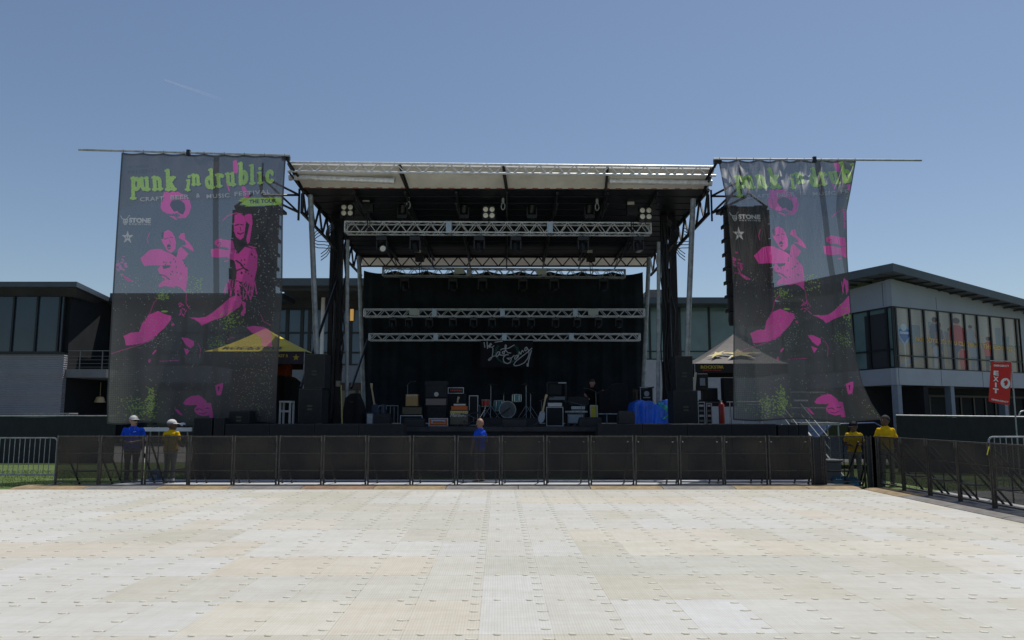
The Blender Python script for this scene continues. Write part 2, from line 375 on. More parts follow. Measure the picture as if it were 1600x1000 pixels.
# recess with balcony
m=M(); m.box((XC,46.85,-.05),(U(200,560,46.5).x,Y1+10,zb-.02)); m.build('recess_core',INT,b)
YR=46.5; XR0,XR1=XC,U(200,560,YR).x
F2=Face((XR0-.5,YR),(XR1,YR))
m=M(); F2.box(m,0,F2.L,-.05,zz(604,YR),-.3,0); F2.box(m,0,F2.L,zz(580,YR),zz(560,YR),-.3,0); m.build('recess_wall',INT,b)
glazing(F2,b,[F2.s_px(p) for p in (102,114,122,134,147,158,172,190)],zz(560,YR),zz(470,YR),glassmat('recess_glass',(.07,.15,.22),.08),rail=.09)
glazing(F2,b,[F2.s_px(p) for p in (103,121,145,170,195)],0.4,zz(596,YR),glassmat('low_glass',(.02,.035,.035),.06),rail=.06)
bz=zz(577,Y1+.4)
m=M(); m.box((XC+.02,Y1+.2,zz(590,Y1+.4)),(XR1+1,YR-.05,bz)); m.build('balcony',PANEL if 0 else CONC,b)
m=M(); bx=[U(p,560,Y1+.4).x for p in (103,125,160,196)]
for x in bx: m.bar((x,Y1+.4,bz),(x,Y1+.4,bz+1.02),.03)
for hz in (.12,.32,.52,.72,1.02): m.bar((bx[0],Y1+.4,bz+hz),(bx[-1],Y1+.4,bz+hz),.02 if hz>1 else .008)
m.build('railing',mat('dark_railing',(.14,.15,.16),.5,.4),b)
# roof slab with wedge soffit: long eave then the corner going back
zt,zb=zz(440,40.5),zz(448,40.5)
P=[(XL-2,40.5),(U(120,440,40.5).x,40.5),(U(171,464,46).x,46),(U(171,464,46).x+7,46),(U(171,464,46).x+7,54),(XL-2,54)]  # rear right part added beyond the corner to keep sun off the recess
m=M(); n=len(P); m.add([(x,y,zb) for x,y in P]+[(x,y,zt) for x,y in P],[tuple(range(n)),tuple(range(2*n-1,n-1,-1))]+[(i,n+i,n+(i+1)%n,(i+1)%n) for i in range(n)])
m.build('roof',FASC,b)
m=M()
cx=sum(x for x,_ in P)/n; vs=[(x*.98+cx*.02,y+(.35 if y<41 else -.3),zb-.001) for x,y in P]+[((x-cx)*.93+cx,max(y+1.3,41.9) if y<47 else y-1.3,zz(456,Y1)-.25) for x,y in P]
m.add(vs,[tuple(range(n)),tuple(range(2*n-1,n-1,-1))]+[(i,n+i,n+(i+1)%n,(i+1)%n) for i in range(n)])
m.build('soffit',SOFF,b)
for k,px in enumerate((2,44,83)):
    q=U(px,507,Y1+1.0); m=M(); m.lathe((q.x,q.y,q.z),[(.02,.25),(.03,.1),(.16,0),(.05,-.02)],12)
    # lamps seen behind the glass are small pale pendants mounted just outside the core
for px in (156,):
    q=U(px,624,Y1+3.4)
    m=M(); m.lathe((q.x,q.y,q.z-.18),[(.30,0),(.30,.03),(.2,.32),(.05,.36)],16); m.bar((q.x,q.y,q.z+.18),(q.x,q.y,q.z+1.0),.012)
    tag(m.build('pendant_lamp',mat('cream_shade',(.75,.62,.4),.6)),'cream pendant lamp shade hanging under the balcony of the left building','lamp')
# ---- middle building, behind the stage
Y2=47.0
b=thing('glass_hall','glass fronted hall behind the stage with deep dark eaves and blue windows','building',(-5,Y2,-.05))
XA=U(172,500,Y2).x; XB=U(700,500,Y2).x
F=Face((XA,Y2),(XB,Y2))
z0,z1,z2,z3=zz(571,Y2),zz(482,Y2),zz(598,Y2),zz(608,Y2)
m=M(); F.box(m,0,F.L,z2,z0,-.3,.0); m.build('spandrel',mat('pale_panel',(.20,.22,.25),.6,noise=.1),b)
m=M(); F.box(m,0,F.L,z3,z2-.003,-.3,.05); F.box(m,0,F.L,-.05,.5,-.3,.05); m.build('brick_wall',BRICK,b)
glazing(F,b,[F.s_px(p) for p in (176,214,250,288,322,356,392,420,449,472,484,520,548,575,620,660,698)],z0,z1,glassmat('sky_blue_glass',(.05,.11,.18),.05),bars=(zz(520,Y2),zz(551,Y2)),rail=.10)
glazing(F,b,[F.s_px(p) for p in (176,250,322,392,470,500,560,640,698)],.5,z3,glassmat('low_glass2',(.02,.04,.05),.05),rail=.08)
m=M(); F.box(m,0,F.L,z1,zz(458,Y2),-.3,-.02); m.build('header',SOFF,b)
m=M(); m.box((XA,Y2+.31,-.05),(XB+18,Y2+9,zz(470,Y2))); m.build('core_wall',INT,b)
m=M(); ya=44.5
m.box((U(172,458,ya).x,ya,zz(466,ya)),(U(441,458,ya).x,Y2+9,zz(458,ya)))
m.build('low_roof',FASC,b)
yb=43.0; xa_,xb_=U(430,435,yb).x,U(720,435,yb).x
m=M(); m.box((xa_,yb,zz(446,yb)),(xb_,Y2+9,zz(434.5,yb))); m.build('canopy_roof',FASC,b)
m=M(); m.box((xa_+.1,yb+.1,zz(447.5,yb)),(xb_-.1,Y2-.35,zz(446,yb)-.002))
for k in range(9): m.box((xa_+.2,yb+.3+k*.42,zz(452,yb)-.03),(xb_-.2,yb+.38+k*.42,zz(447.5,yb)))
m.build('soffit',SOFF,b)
q0,q1=U(442,455,44),U(462,478,46.8)
m=M(); m.bar((U(505,470,46).x,46,-.05),(U(505,470,46).x,46,zz(448,yb)),.12,12)
m.build('column',WHT,b)
m=M(); q=U(550,492,Y2-.2); m.box((q.x-.10,q.y-.06,q.z-.33),(q.x-.04,q.y,q.z+.33)); m.box((q.x+.03,q.y-.06,q.z-.33),(q.x+.08,q.y,q.z+.33)); m.box((q.x-.12,q.y-.02,q.z-.36),(q.x+.10,q.y-.001,q.z+.36))
lm=mat('warm_sconce',(.75,.45,.13),.5,emit=.35)
tag(m.build('wall_light',lm),'small amber wall light on the blue glass between the left stage poles','light')
# right part behind the stage
XA=U(990,500,Y2).x; XB=U(1330,500,Y2).x; F=Face((XA,Y2),(XB,Y2))
z0,z1=zz(562,Y2),zz(479,Y2)
m=M(); F.box(m,0,F.L,-.05,z0-.003,-.3,0); m.build('white_panel_wall',mat('off_white_panel',(.42,.44,.46),.6,noise=.1),b)
glazing(F,b,[F.s_px(p) for p in (992,1015,1062,1108,1165,1222,1280,1328)],z0,z1,WINT,bars=(zz(549,Y2),),rail=.06)
yc=45.2; xa_,xb_=U(985,465,yc).x,U(1200,465,yc).x
m=M(); m.box((xa_,yc,zz(474,yc)),(xb_,Y2+9,zz(464.5,yc))); m.build('right_roof',FASC,b)
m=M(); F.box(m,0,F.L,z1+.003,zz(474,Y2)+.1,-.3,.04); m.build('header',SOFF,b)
q=U(1040,453,Y2+1.5); m=M(); m.box((U(1012,453,49).x,49,zz(470,49)),(U(1052,453,49).x,51,zz(452.5,49)))
tag(m.build('rooftop_unit',mat('tan_unit',(.24,.22,.20),.8,noise=.2)),'tan box unit on the roof behind the right stage masts','rooftop unit')
# ---- right building
C0=(U(1395,500,40).x,40.0)
b=thing('office_building','grey clad building with tall rising roof and photo film on its windows, at the right','building',(C0[0],C0[1],-.05))
D0=(U(1600,500,45.4).x+6,None)
dirx=Vector((9.8,5.2,0)).normalized(); Bp=(C0[0]+dirx.x*19,C0[1]+dirx.y*19)
F=Face(C0,Bp)
Lp=(C0[0]-1.5,C0[1]+5.0); G=Face((C0[0]-2.6,C0[1]+8.7),C0)
zw0,zw1,zw2=zz(575,40),zz(478,40),zz(601,40)
als=[F.s_px(p) for p in (1396.5,1400,1422,1444,1466,1487,1507,1527,1547,1568,1587,1593)]
mullz=zz(555,40)
glazing(F,b,als,zw0,zw1,glassmat('film_glass',(.08,.09,.09),.08),bars=(mullz,),rail=.055)
bs=[0]+[G.s_px(p) for p in (1331,1357,1385,1394)]
bs=[G.s_px(p) for p in (1300,1317,1331,1357,1385)]+[G.L]
bs=[x for x in bs if x>=0]
if bs[0]>.05: bs=[0]+bs
glazing(G,b,bs,zw0,zw1,WINT,bars=(zz(549,41.5),),rail=.07)
m=M(); F.box(m,F.s_px(1593)-.0,F.L,zw0,zw1,-.3,0)
m.mt(0); F.box(m,0,F.L,zw2,zw0,-.3,.03); G.box(m,0,G.L,zw2,zw0,-.3,.03); m.build('lower_band',PANEL,b)
ga=F.L; 
m=M()    # gable wall above the windows, sloping with the roof
def rz(a): return zz(436,40)-.185*max(0,a)       # underside of the roof along the right face
vs=[F.P(0,zw1,.02),F.P(F.L,zw1,.02),F.P(F.L,max(zw1+.02,rz(F.L)),.02),F.P(0,rz(0),.02)]
m.prism3(vs,F.n*-.3)
vs=[G.P(0,zw1,.02),G.P(G.L,zw1,.02),G.P(G.L,rz(0),.02),G.P(0,rz(0)-.3,.02)]
m.prism3(vs,G.n*-.3); m.build('upper_band',PANEL,b)
m=M()
for a in [F.s_px(p) for p in (1398,1464,1528)]: m=M(); F.box(m,a-.012,a+.012,zw1+.05,rz(a)-.02,.02,.026); m.build('panel_joint',MULL,b); m=M(); F.box(m,a-.012,a+.012,zw2,zw0,.03,.036); m.build('panel_joint',MULL,b)
m=M()
for a in [G.s_px(p) for p in (1382,)]: G.box(m,a-.012,a+.012,zw1+.05,rz(0)-.1,.02,.026)
m.build('panel_joint',MULL,b)
m=M(); F.box(m,.4,F.L,-.05,zw2-.003,-2.6,-2.3); G.box(m,.3,G.L-.6,-.05,zw2-.003,-2.6,-2.3); m.build('ground_wall',INT,b)
Fg=Face(F.P(.2,0,-2.25)[:2],F.P(F.L,0,-2.25)[:2])
glazing(Fg,b,[Fg.s_px(p) for p in (1402,1430,1444,1476,1492,1512,1530,1545,1565,1590)],.3,zw2-.4,glassmat('green_glass',(.016,.035,.022),.05),bars=(zz(618,43),),rail=.07)
m=M()
for a in [F.s_px(p)+.15 for p in (1396,1478,1560)]: m=M(); F.box(m,a-.16,a+.16,-.05,zw2-.003,-.35,0); m.build('column',mat('blue_grey_column',(.16,.20,.25),.6,noise=.1),b)
m=M(); fc=F.P(0,0,-.35); m.add([fc+Vector((0,0,.1))],[]) if 0 else None
cc=[G.P(0,0,-.32),F.P(.1,0,-.5),F.P(F.L,0,-.32),F.P(F.L,0,-12),G.P(0,0,-9)]
m.prism3([Vector((p.x,p.y,zw2+.1)) for p in cc],(0,0,zw1-zw2-.4)); m.build('core_wall',mat('core_grey',(.03,.035,.04),.9),b)
# roof: apex over the corner, left eave level, right eave dropping away
ap=U(1395,411,38.6); le=U(1195,452,46.5); re=U(1612,470.5,44.2)
apb=ap+Vector((0,0,-.42)); leb=le+Vector((0,0,-.42)); reb=re+Vector((0,0,-.42))
ext=re+(re-ap)*.25; back=Vector((9,14,-.2))
m=M(); t=[ap,ext,ext+back,le+Vector((9,12,0)),le]
m.prism3(t,(0,0,-.42)); m.build('roof',FASC,b)
m=M()
for k in range(1,15):
    f=k/15; p=ap.lerp(ext,f)+Vector((.0,.12,-.43)); q=p+F.n*-1.9; m.bar(p,q,.05,4)
for k in range(1,9):
    f=k/9; p=ap.lerp(le,f)+Vector((.12,.0,-.43)); q=p+Vector((1.6,.6,0)); m.bar(p,q,.05,4)
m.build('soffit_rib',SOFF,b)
# far yellow and white annex
m=M(); q0,q1=U(1591,560,50),U(1640,500,50)
m.box((q0.x,50,-.05),(q1.x+6,56,zz(568,50))); an=thing('annex','brown brick annex with a yellow and white upper wall, far right','building',(q0.x,50,-.05)); m.build('brick_wall',BRICK,an)
m=M(); m.box((q0.x,50.02,zz(568,50)+.003),(q1.x+6,56,zz(528,50))); m.build('yellow_wall',mat('ochre_wall',(.42,.22,.03),.8,noise=.1),an)
m=M(); m.box((q0.x,50.04,zz(528,50)+.003),(q1.x+6,56,zz(503,50))); m.build('white_wall',mat('pale_blue_wall',(.42,.48,.55),.8,noise=.1),an)
RB=b; RF=F; RZ=(zw0,zw1); RA=(als[0],als[-1])
# ================================================================== WINDOW FILM (photograph printed on the right building's panes)
def inpoly(poly,X,Y):
    r=np.zeros(X.shape,bool); n=len(poly)
    x0,y0,x1,y1=min(p[0] for p in poly),min(p[1] for p in poly),max(p[0] for p in poly),max(p[1] for p in poly)
    sel=(X>=x0)&(X<=x1)&(Y>=y0)&(Y<=y1)
    if not sel.any(): return r
    x=X[sel]; y=Y[sel]; c=np.zeros(x.shape,bool)
    for i in range(n):
        ax,ay=poly[i]; bx_,by_=poly[i-1]
        if ay==by_: continue
        c^=((ay>y)!=(by_>y))&(x<(bx_-ax)*(y-ay)/(by_-ay)+ax)
    r[sel]=c; return r
def seg(pts,wd,X,Y):
    r=np.zeros(X.shape,bool)
    for (ax,ay),(bx_,by_) in zip(pts[:-1],pts[1:]):
        dx,dy=bx_-ax,by_-ay; l=dx*dx+dy*dy+1e-9
        t=np.clip(((X-ax)*dx+(Y-ay)*dy)/l,0,1); r|=((X-ax-t*dx)**2+(Y-ay-t*dy)**2)<(wd/2)**2
    return r
def ell(cx,cy,rx,ry,X,Y): return ((X-cx)/rx)**2+((Y-cy)/ry)**2<1
def rtext(body,cx,cy,h,wd,X,Y,rot=0,bold=.03,arc=0,space=1):
    vs,fs=textmesh(body,1,bold,space); xs=[v[0] for v in vs]; ys=[v[1] for v in vs]
    mx,my=(min(xs)+max(xs))/2,(min(ys)+max(ys))/2; sx=wd/(max(xs)-min(xs)); sy=h/(max(ys)-min(ys)); c,s=math.cos(rot),math.sin(rot)
    pts=[]
    for v in vs:
        a=(v[0]-mx)*sx; b=-(v[1]-my)*sy; b+=arc*(a/(wd/2))**2; pts.append((cx+a*c-b*s,cy+a*s+b*c))
    r=np.zeros(X.shape,bool)
    for f in fs: r|=inpoly([pts[i] for i in f],X,Y)
    return r
def color_grid(name, P3, RGBA, material, parent=None, loc=None, keep=None):
    """a woven or printed sheet: P3 (h,w,3) points, RGBA (h,w,4) print per point"""
    h,w_=P3.shape[:2]; me=bpy.data.meshes.new(name); off=np.array(wloc(parent) if parent is not None else (loc or (0,0,0)))
    idx=np.arange(h*w_).reshape(h,w_); q=np.stack([idx[:-1,:-1],idx[1:,:-1],idx[1:,1:],idx[:-1,1:]],-1).reshape(-1,4)
    if keep is not None: q=q[keep[:-1,:-1].reshape(-1)]
    me.vertices.add(h*w_); me.vertices.foreach_set('co',(P3.reshape(-1,3)-off).astype(np.float32).ravel())
    me.loops.add(q.size); me.loops.foreach_set('vertex_index',q.ravel().astype(np.int32))
    me.polygons.add(len(q)); me.polygons.foreach_set('loop_start',np.arange(0,q.size,4,dtype=np.int32)); me.polygons.foreach_set('loop_total',np.full(len(q),4,np.int32))
    me.polygons.foreach_set('use_smooth',np.ones(len(q),bool))
    a=me.color_attributes.new('print','FLOAT_COLOR','POINT'); a.data.foreach_set('color',RGBA.reshape(-1,4).astype(np.float32).ravel())
    me.materials.append(material); me.update(calc_edges=True); me.validate()
    o=bpy.data.objects.new(name,me); COL.objects.link(o)
    if parent is not None: o.parent=parent
    else: o.location=off
    return o
def print_mat(name, rough=.3, spec=.4, coat=0):
    m=bpy.data.materials.new(name); m.use_nodes=True; n=m.node_tree; p=n.nodes['Principled BSDF']
    a=n.nodes.new('ShaderNodeAttribute'); a.attribute_name='print'; n.links.new(a.outputs[0],p.inputs['Base Color'])
    p.inputs['Roughness'].default_value=rough; p.inputs['Specular IOR Level'].default_value=spec; return m
def film():
    f=RF; z0,z1=RZ; a0,a1=RA; H,W=150,420
    ss=np.linspace(a0+.06,a1-.06,W); zs=np.linspace(z1-.05,z0+.06,H)
    S,Z=np.meshgrid(ss,zs); P=np.zeros((H,W,3))
    for i,v in enumerate('xyz'): P[...,i]=getattr(f.A,v)+getattr(f.d,v)*S+getattr(f.n,v)*(-.055)
    P[...,2]=Z
    # canvas coordinates measured on the photograph's enlargement: X 350..1220 , Y 0..100 within the band
    c=1/cp; pxs=800+FPX*P[...,0]/P[...,1]/c; X=(pxs-1320)*4.546
    Y=(z1-Z)/(z1-z0)*100
    col=np.zeros((H,W,3)); t=(Y/100)[...,None]
    col[:]=(.20,.185,.155); col=col*(1-.0*t)
    col=np.where((Y>52)[...,None],np.array((.155,.14,.11)),col)
    rs=np.random.RandomState(5)
    def put(mask,cc): col[mask]=cc
    for cx,h_,wd in ((355,16,40),(490,18,80),(730,12,60),(1080,26,40),(620,26,60),(1130,12,50)): put((abs(X-cx)<wd/2)&(Y>46-h_)&(Y<58),(.10,.125,.14))
    put((Y>46)&(Y<56)&(X<460),(.085,.11,.13)); put((Y>50)&(Y<53)&(X>430),(.09,.12,.10))
    put(seg([(345,100),(560,74)],5,X,Y),(.11,.13,.17))
    # shield badge with a generic ball mark
    sh=[(372,34),(415,29),(462,34),(458,50),(415,63),(376,50)]; put(inpoly(sh,X,Y),(.13,.18,.25))
    sh2=[(380,37),(415,33),(455,37),(450,48),(415,58),(384,48)]; put(inpoly(sh2,X,Y),(.04,.08,.18)); put(inpoly([(385,40),(450,40),(447,44),(387,44)],X,Y),(.22,.26,.32))
    put(ell(413,33,20,6,X,Y),(.22,.28,.30)); put((abs(X-415)<3)&(Y>60),(.22,.23,.24))
    def pers(cx,top,bot,wd,shirt,pants,arms=0,skin=(.19,.11,.085)):
        h_=bot-top; put(ell(cx,top+h_*.07,wd*.22,h_*.07,X,Y),skin); put(ell(cx,top+h_*.045,wd*.23,h_*.055,X,Y),(.05,.035,.03))
        put(inpoly([(cx-wd*.5,top+h_*.2),(cx-wd*.2,top+h_*.13),(cx+wd*.2,top+h_*.13),(cx+wd*.5,top+h_*.2),(cx+wd*.4,top+h_*.52),(cx-wd*.4,top+h_*.52)],X,Y),shirt)
        put(inpoly([(cx-wd*.38,top+h_*.5),(cx+wd*.38,top+h_*.5),(cx+wd*.42,bot),(cx+wd*.12,bot),(cx,top+h_*.62),(cx-wd*.12,bot),(cx-wd*.42,bot)],X,Y),pants)
        put(seg([(cx+wd*.45,top+h_*.22),(cx+wd*(.62+arms),top+h_*.38)],5,X,Y),skin); put(seg([(cx-wd*.45,top+h_*.22),(cx-wd*.6,top+h_*.42)],5,X,Y),skin)
    pers(635,12,96,80,(.06,.07,.09),(.08,.09,.11)); pers(668,20,100,50,(.06,.07,.08),(.05,.06,.085))
    pers(735,28,90,50,(.09,.10,.11),(.12,.115,.11)); pers(790,10,100,110,(.20,.035,.04),(.05,.06,.09))
    pers(820,58,100,52,(.20,.04,.045),(.20,.05,.05)); pers(886,20,72,62,(.14,.15,.17),(.12,.14,.17)); pers(905,50,100,75,(.12,.14,.17),(.09,.11,.14))
    pers(1008,38,106,76,(.22,.045,.045),(.035,.04,.05)); pers(640,55,100,60,(.13,.15,.17),(.15,.15,.15))
    col*= 2.0*(1+.10*rs.randn(H,W,1)); 
    tx=rtext('NOBODY GETS YOU CLOSER TO THE REDSKINS',836,53.5,7.5,680,X,Y,rot=.0098,bold=.02)
    put(np.roll(tx,2,1)&~tx,(.10,.07,.03)); put(tx,(.75,.42,.04))
    put(rtext('/VirginiaLottery',1122,66,4,110,X,Y,bold=.01),(.30,.30,.28))
    # rolling blinds and gaps at the mullions
    sh_=.85+.15*np.sin(X/31.0); col*=sh_[...,None]
    rg_=np.concatenate([np.clip(col,0,1),np.ones((H,W,1))],-1)
    tag(color_grid('window_film',P,rg_,print_mat('printed_film',.12,.5),RB),'faded photograph film with people and orange lettering')
film()
# cover strips of the mullions stand proud of the film already (frames are deeper)

# ================================================================== STAGE
DK=1.30; YF=22.0
def shy(x): return .03*(x+6)       # the stage stands turned a little, its right side farther off
st=thing('stage','black mobile concert stage with white edged roof on silver poles','stage',(0,27,-.05))
m=M(); xl,xr=U(452,660,YF).x,U(1112,660,YF).x
m.box((xl,YF,DK-.12),(xr,32.6,DK)); m.build('deck',mat('deck_ply',(.03,.03,.033),.6,noise=.4,nscale=3),st)
# skirt: hanging black cloth with folds
def drape_mesh(x0,x1,y,z0,z1,folds,amp,nx=240,nz=12,sag=0,seed=0,gather=0):
    r=np.random.RandomState(seed); us=np.linspace(0,1,nx); vs=np.linspace(0,1,nz); Uu,V=np.meshgrid(us,vs); ph=r.rand(6)*6.28
    d=np.zeros_like(Uu)
    for k,p in enumerate(ph): d+=np.sin(Uu*folds*(1+.37*k)*2*PI+p+V*r.uniform(-1,1)*1.2)*(.5/(k+1))
    d*=amp*(.35+.65*V); P=np.stack([x0+(x1-x0)*Uu,y+d+shy(x0+(x1-x0)*Uu),z1+(z0-z1)*V-sag*np.abs(np.sin(Uu*PI*9))*(1-V)],-1)
    return P
def drape(name,P,material,parent,th=.004):
    h,w_=P.shape[:2]; mm=M(); mm.v=[tuple(p) for p in P.reshape(-1,3)]
    mm.f=[(j*w_+i,(j+1)*w_+i,(j+1)*w_+i+1,j*w_+i+1) for j in range(h-1) for i in range(w_-1)]; mm.m=[0]*len(mm.f)
    return mm.build(name,material,parent,smooth=True,loc=None)
SK=mat('navy_skirt',(.010,.013,.022),.8,noise=.4,nscale=2)
P=drape_mesh(xl,xr,YF-.06,-.05,DK-.01,26,.025,300,8,seed=3); P[...,1]-=np.maximum(0,.03*(P[...,0]+6))*.0
drape('skirt',P,SK,st)
# roof -------------------------------------------------
FL,FR=U(473,295,23.1),U(1106,297,23.1+.36); RL,RR=U(565,403,32.0),U(1016,403,32.3)
TL,TR=U(450,253.5,22.0),U(1118,260.5,22.36)
m=M(); m.prism3([FL,FR,RR,RL],(0,0,.05)); m.build('roof_underside',VINYLB,st)
m=M(); e=Vector((0,0,-.03)); m.prism3([TL+Vector((0,.12,-.04)),TR+Vector((0,.12,-.04)),FR+Vector((0,-.02,.02)),FL+Vector((0,-.02,.02))],(0,.03,.05)); m.build('front_flap',VINYLW,st)
m=M(); RZt=Vector((0,0,.55))
m.prism3([TL+Vector((0,.2,.0)),TR+Vector((0,.2,.0)),RR+RZt,RL+RZt],(0,0,.05)); m.build('roof_top',VINYLW,st)
m=M()        # dashed reflective tape along the flap's lower edge
for k in range(34):
    f0=(k+.15)/34; f1=(k+.62)/34; a=FL.lerp(FR,f0)+Vector((0,-.045,-.005)); b_=FL.lerp(FR,f1)+Vector((0,-.045,-.005))
    m.prism3([a,b_,b_+Vector((0,-.004,.045)),a+Vector((0,-.004,.045))],(0,-.004,0))
m.build('reflective_tape',mat('red_tape',(.20,.06,.04),.5),st)
def zig(mb,p,q,dn,h,r,n,phase=0):
    """lacing between two chords from p to q, dn the offset vector to the second chord"""
    p=Vector(p); q=Vector(q); dn=Vector(dn)
    for i in range(n):
        a=p.lerp(q,i/n); b_=p.lerp(q,(i+.5)/n); c_=p.lerp(q,(i+1)/n)
        mb.bar(a,b_+dn,r,5); mb.bar(b_+dn,c_,r,5)
m=M(); d0=U(450,267.5,22).z-TL.z
m.bar(TL,TR,.035); m.bar(TL+Vector((0,0,d0)),TR+Vector((0,0,d0)),.035)
m.build('front_beam',ALU,st); m=M(); zig(m,TL,TR,(0,0,d0),0,.017,24); m.build('front_lacing',ALU,st)
m=M()
for px in (450,622,784,948,1112):       # black ribs under the flap
    f=(px-450)/(1118-450); a=TL.lerp(TR,f); b_=FL.lerp(FR,min(1,max(0,f))); m.bar(a+Vector((0,.05,-.02)),b_+Vector((0,.0,-.02)),.045,6); m.bar(a+Vector((0,.1,-.25)),b_+Vector((0,.2,-.1)),.03,6); m.build('flap_rib',BLKM,st); m=M()
for (a,b_,nm) in ((U(452,277,22.5),U(617,283,22.5),'l'),(U(952,283,22.9),U(1112,286,22.9),'r')):
    m=M(); m.bar(a,b_,.085,14); m.bar(a.lerp(b_,.0),a.lerp(b_,.02),.10,14); m.bar(a.lerp(b_,.97),b_,.10,14); m.build('roller_tube',ALU,st,smooth=True)
# purlins and rafters seen from below
m=M()
for k in range(1,13):
    f=k/13; a=FL.lerp(RL,f); b_=FR.lerp(RR,f); m.bar(a+Vector((0,0,-.0)),b_+Vector((0,0,-.0)),.03,5)
m.build('purlin',VINYLB,st)
m=M()
for k in range(1,8):
    f=k/8; a=FL.lerp(FR,f); b_=RL.lerp(RR,f); m.bar(a+Vector((0,0,-.1)),b_+Vector((0,0,-.1)),.045,5)
    for j in range(6):
        p=a.lerp(b_,j/6); q=a.lerp(b_,(j+1)/6); m.bar(p+Vector((0,0,-.1)),q+Vector((0,0,-.45)),.018,4)
    m.bar(a+Vector((0,0,-.45)),b_+Vector((0,0,-.45)),.03,5)
m.build('rafter',BLKM,st)
for A,B,sg in ((FL,RL,-1),(FR,RR,1)):       # side trusses
    m=M(); h=Vector((0,0,-.75)); m.bar(A,B,.07,6); m.bar(A+h,B+h,.06,6); zig(m,A,B,h,0,.04,9)
    m.bar(A+h*.2,A+h,.05,6)
    m.build('side_truss',BLKM,st)
    m=M()   # outrigger bracket that carries the banner
    o_=A+Vector((sg*.1,0,-.2)); t_=o_+Vector((sg*.85,-1.3,.25)); u_=o_+Vector((sg*.75,-1.2,-.35))
    for a,b_ in ((o_,t_),(o_+Vector((0,.0,-.55)),t_),(o_,u_),(o_+Vector((0,0,-.55)),u_),(t_,u_),(o_+Vector((0,0,.2)),o_+Vector((0,0,-.8)))): m.bar(a,b_,.035,6)
    m.build('outrigger',BLKM,st)
# silver poles
def pole(pa,pb,Y,w_px,nm='silver_pole',matx=STEEL,base=None):
    a=U(*pa,Y); b_=U(*pb,Y); 
    if base is not None: b_=b_+(b_-a).normalized()*((b_.z-base)/((a-b_).normalized().z))
    r=w_px*Y/1200/2; m=M(); m.bar(b_,a,r,16); m.bar(b_,b_+(a-b_).normalized()*.03,r*1.9,16)
    return m.build(nm,matx,st,smooth=True),r
pole((485,305),(495,555),23.2,8.6,base=DK); pole((1083,311),(1073.5,555),23.4,8.6,base=DK)
pole((543.5,375),(542,600),25.4,5.6,base=DK,matx=ALUD); pole((1029,378),(1028.5,600),25.6,5.6,base=DK,matx=ALUD)
pole((561,401),(569,650),30.5,6.8,base=DK); pole((1014,402),(1005,605),30.7,6.8,base=DK)
# black masts with hydraulic rams, cables
for xs_,Y in (((523,532),25.9),((1037,1050),26.2)):
    m=M()
    for k,px in enumerate(xs_):
        a=U(px,352,Y); m.box((a.x-.11,Y-.11,DK),(a.x+.11,Y+.11,a.z+.6))
        m.box((a.x-.15,Y-.15,DK),(a.x+.15,Y+.15,U(px,565,Y).z))
    m.build('mast',BLKM,st)
    m=M(); rr=random.Random(xs_[0])
    for k in range(7):
        x=U(xs_[0]-6+rr.random()*22,500,Y).x; pts=[]
        for j in range(12):
            z=DK+.1+j*.62; pts.append((x+rr.uniform(-.07,.07),Y-.2-rr.random()*.08,z))
        m.path(pts,.022,5)
    s_=-1 if xs_[0]<800 else 1
    for k in range(4):     # loops of cable at the roof corner
        c=U(533 if s_<0 else 1038,372+k*4,Y-.3); pts=[(c.x+s_*(.1+.35*math.sin(t*PI)),c.y-.1*k,c.z+.5-1.0*t+.12*k) for t in np.linspace(0,1,9)]; m.path(pts,.022,5)
    for k in range(3):
        c=U(500 if s_<0 else 1072,360+k*5,24.2); pts=[(c.x-s_*.05+s_*.28*math.sin(t*2*PI),c.y,c.z-.7*t+.08*math.cos(t*9)) for t in np.linspace(0,1,10)]; m.path(pts,.014,5)
    m.build('cable_bundle',BLKM,st)
m=M()
for a,b_,Y0,Y1 in (((527,438),(470,606),25.6,22.2),((575,530),(549,606),30.3,26),((524,470),(517,655),25.6,25.6),((1044,420),(1052,650),26.3,25.0)):
    m=M(); m.bar(U(*a,Y0),U(*b_,Y1),.045,8); m.build('diagonal_brace',BLKM,st)
# rear white flap with dark lacing
a,b_=U(562,403,32.1),U(1017,403,32.3); a2,b2=U(566,419,33.0),U(1012,419,33.2)
m=M(); m.prism3([a,b_,b2+Vector((0,0,.12)),a2+Vector((0,0,.12))],(0,.03,0)); m.build('rear_flap',VINYLW,st)
m=M(); a,b_=U(565,401,31.6),U(1016,401,31.8); a3=U(567,416,31.6); dn=(0,0,a3.z-a.z)
m.bar(a,b_,.05,6); m.bar(a+Vector(dn),b_+Vector(dn),.04,6); zig(m,a,b_,dn,0,.026,18); m.build('rear_beam',BLKM,st)
# backdrop
dz=U(800,651,31.4).z; P=drape_mesh(U(568,500,31.4).x,U(1007,500,31.4).x,31.2,DK+.02,U(800,424,31.4).z,15,.10,420,30,sag=.12,seed=11)
drape('backdrop',P,DRAPE,st)
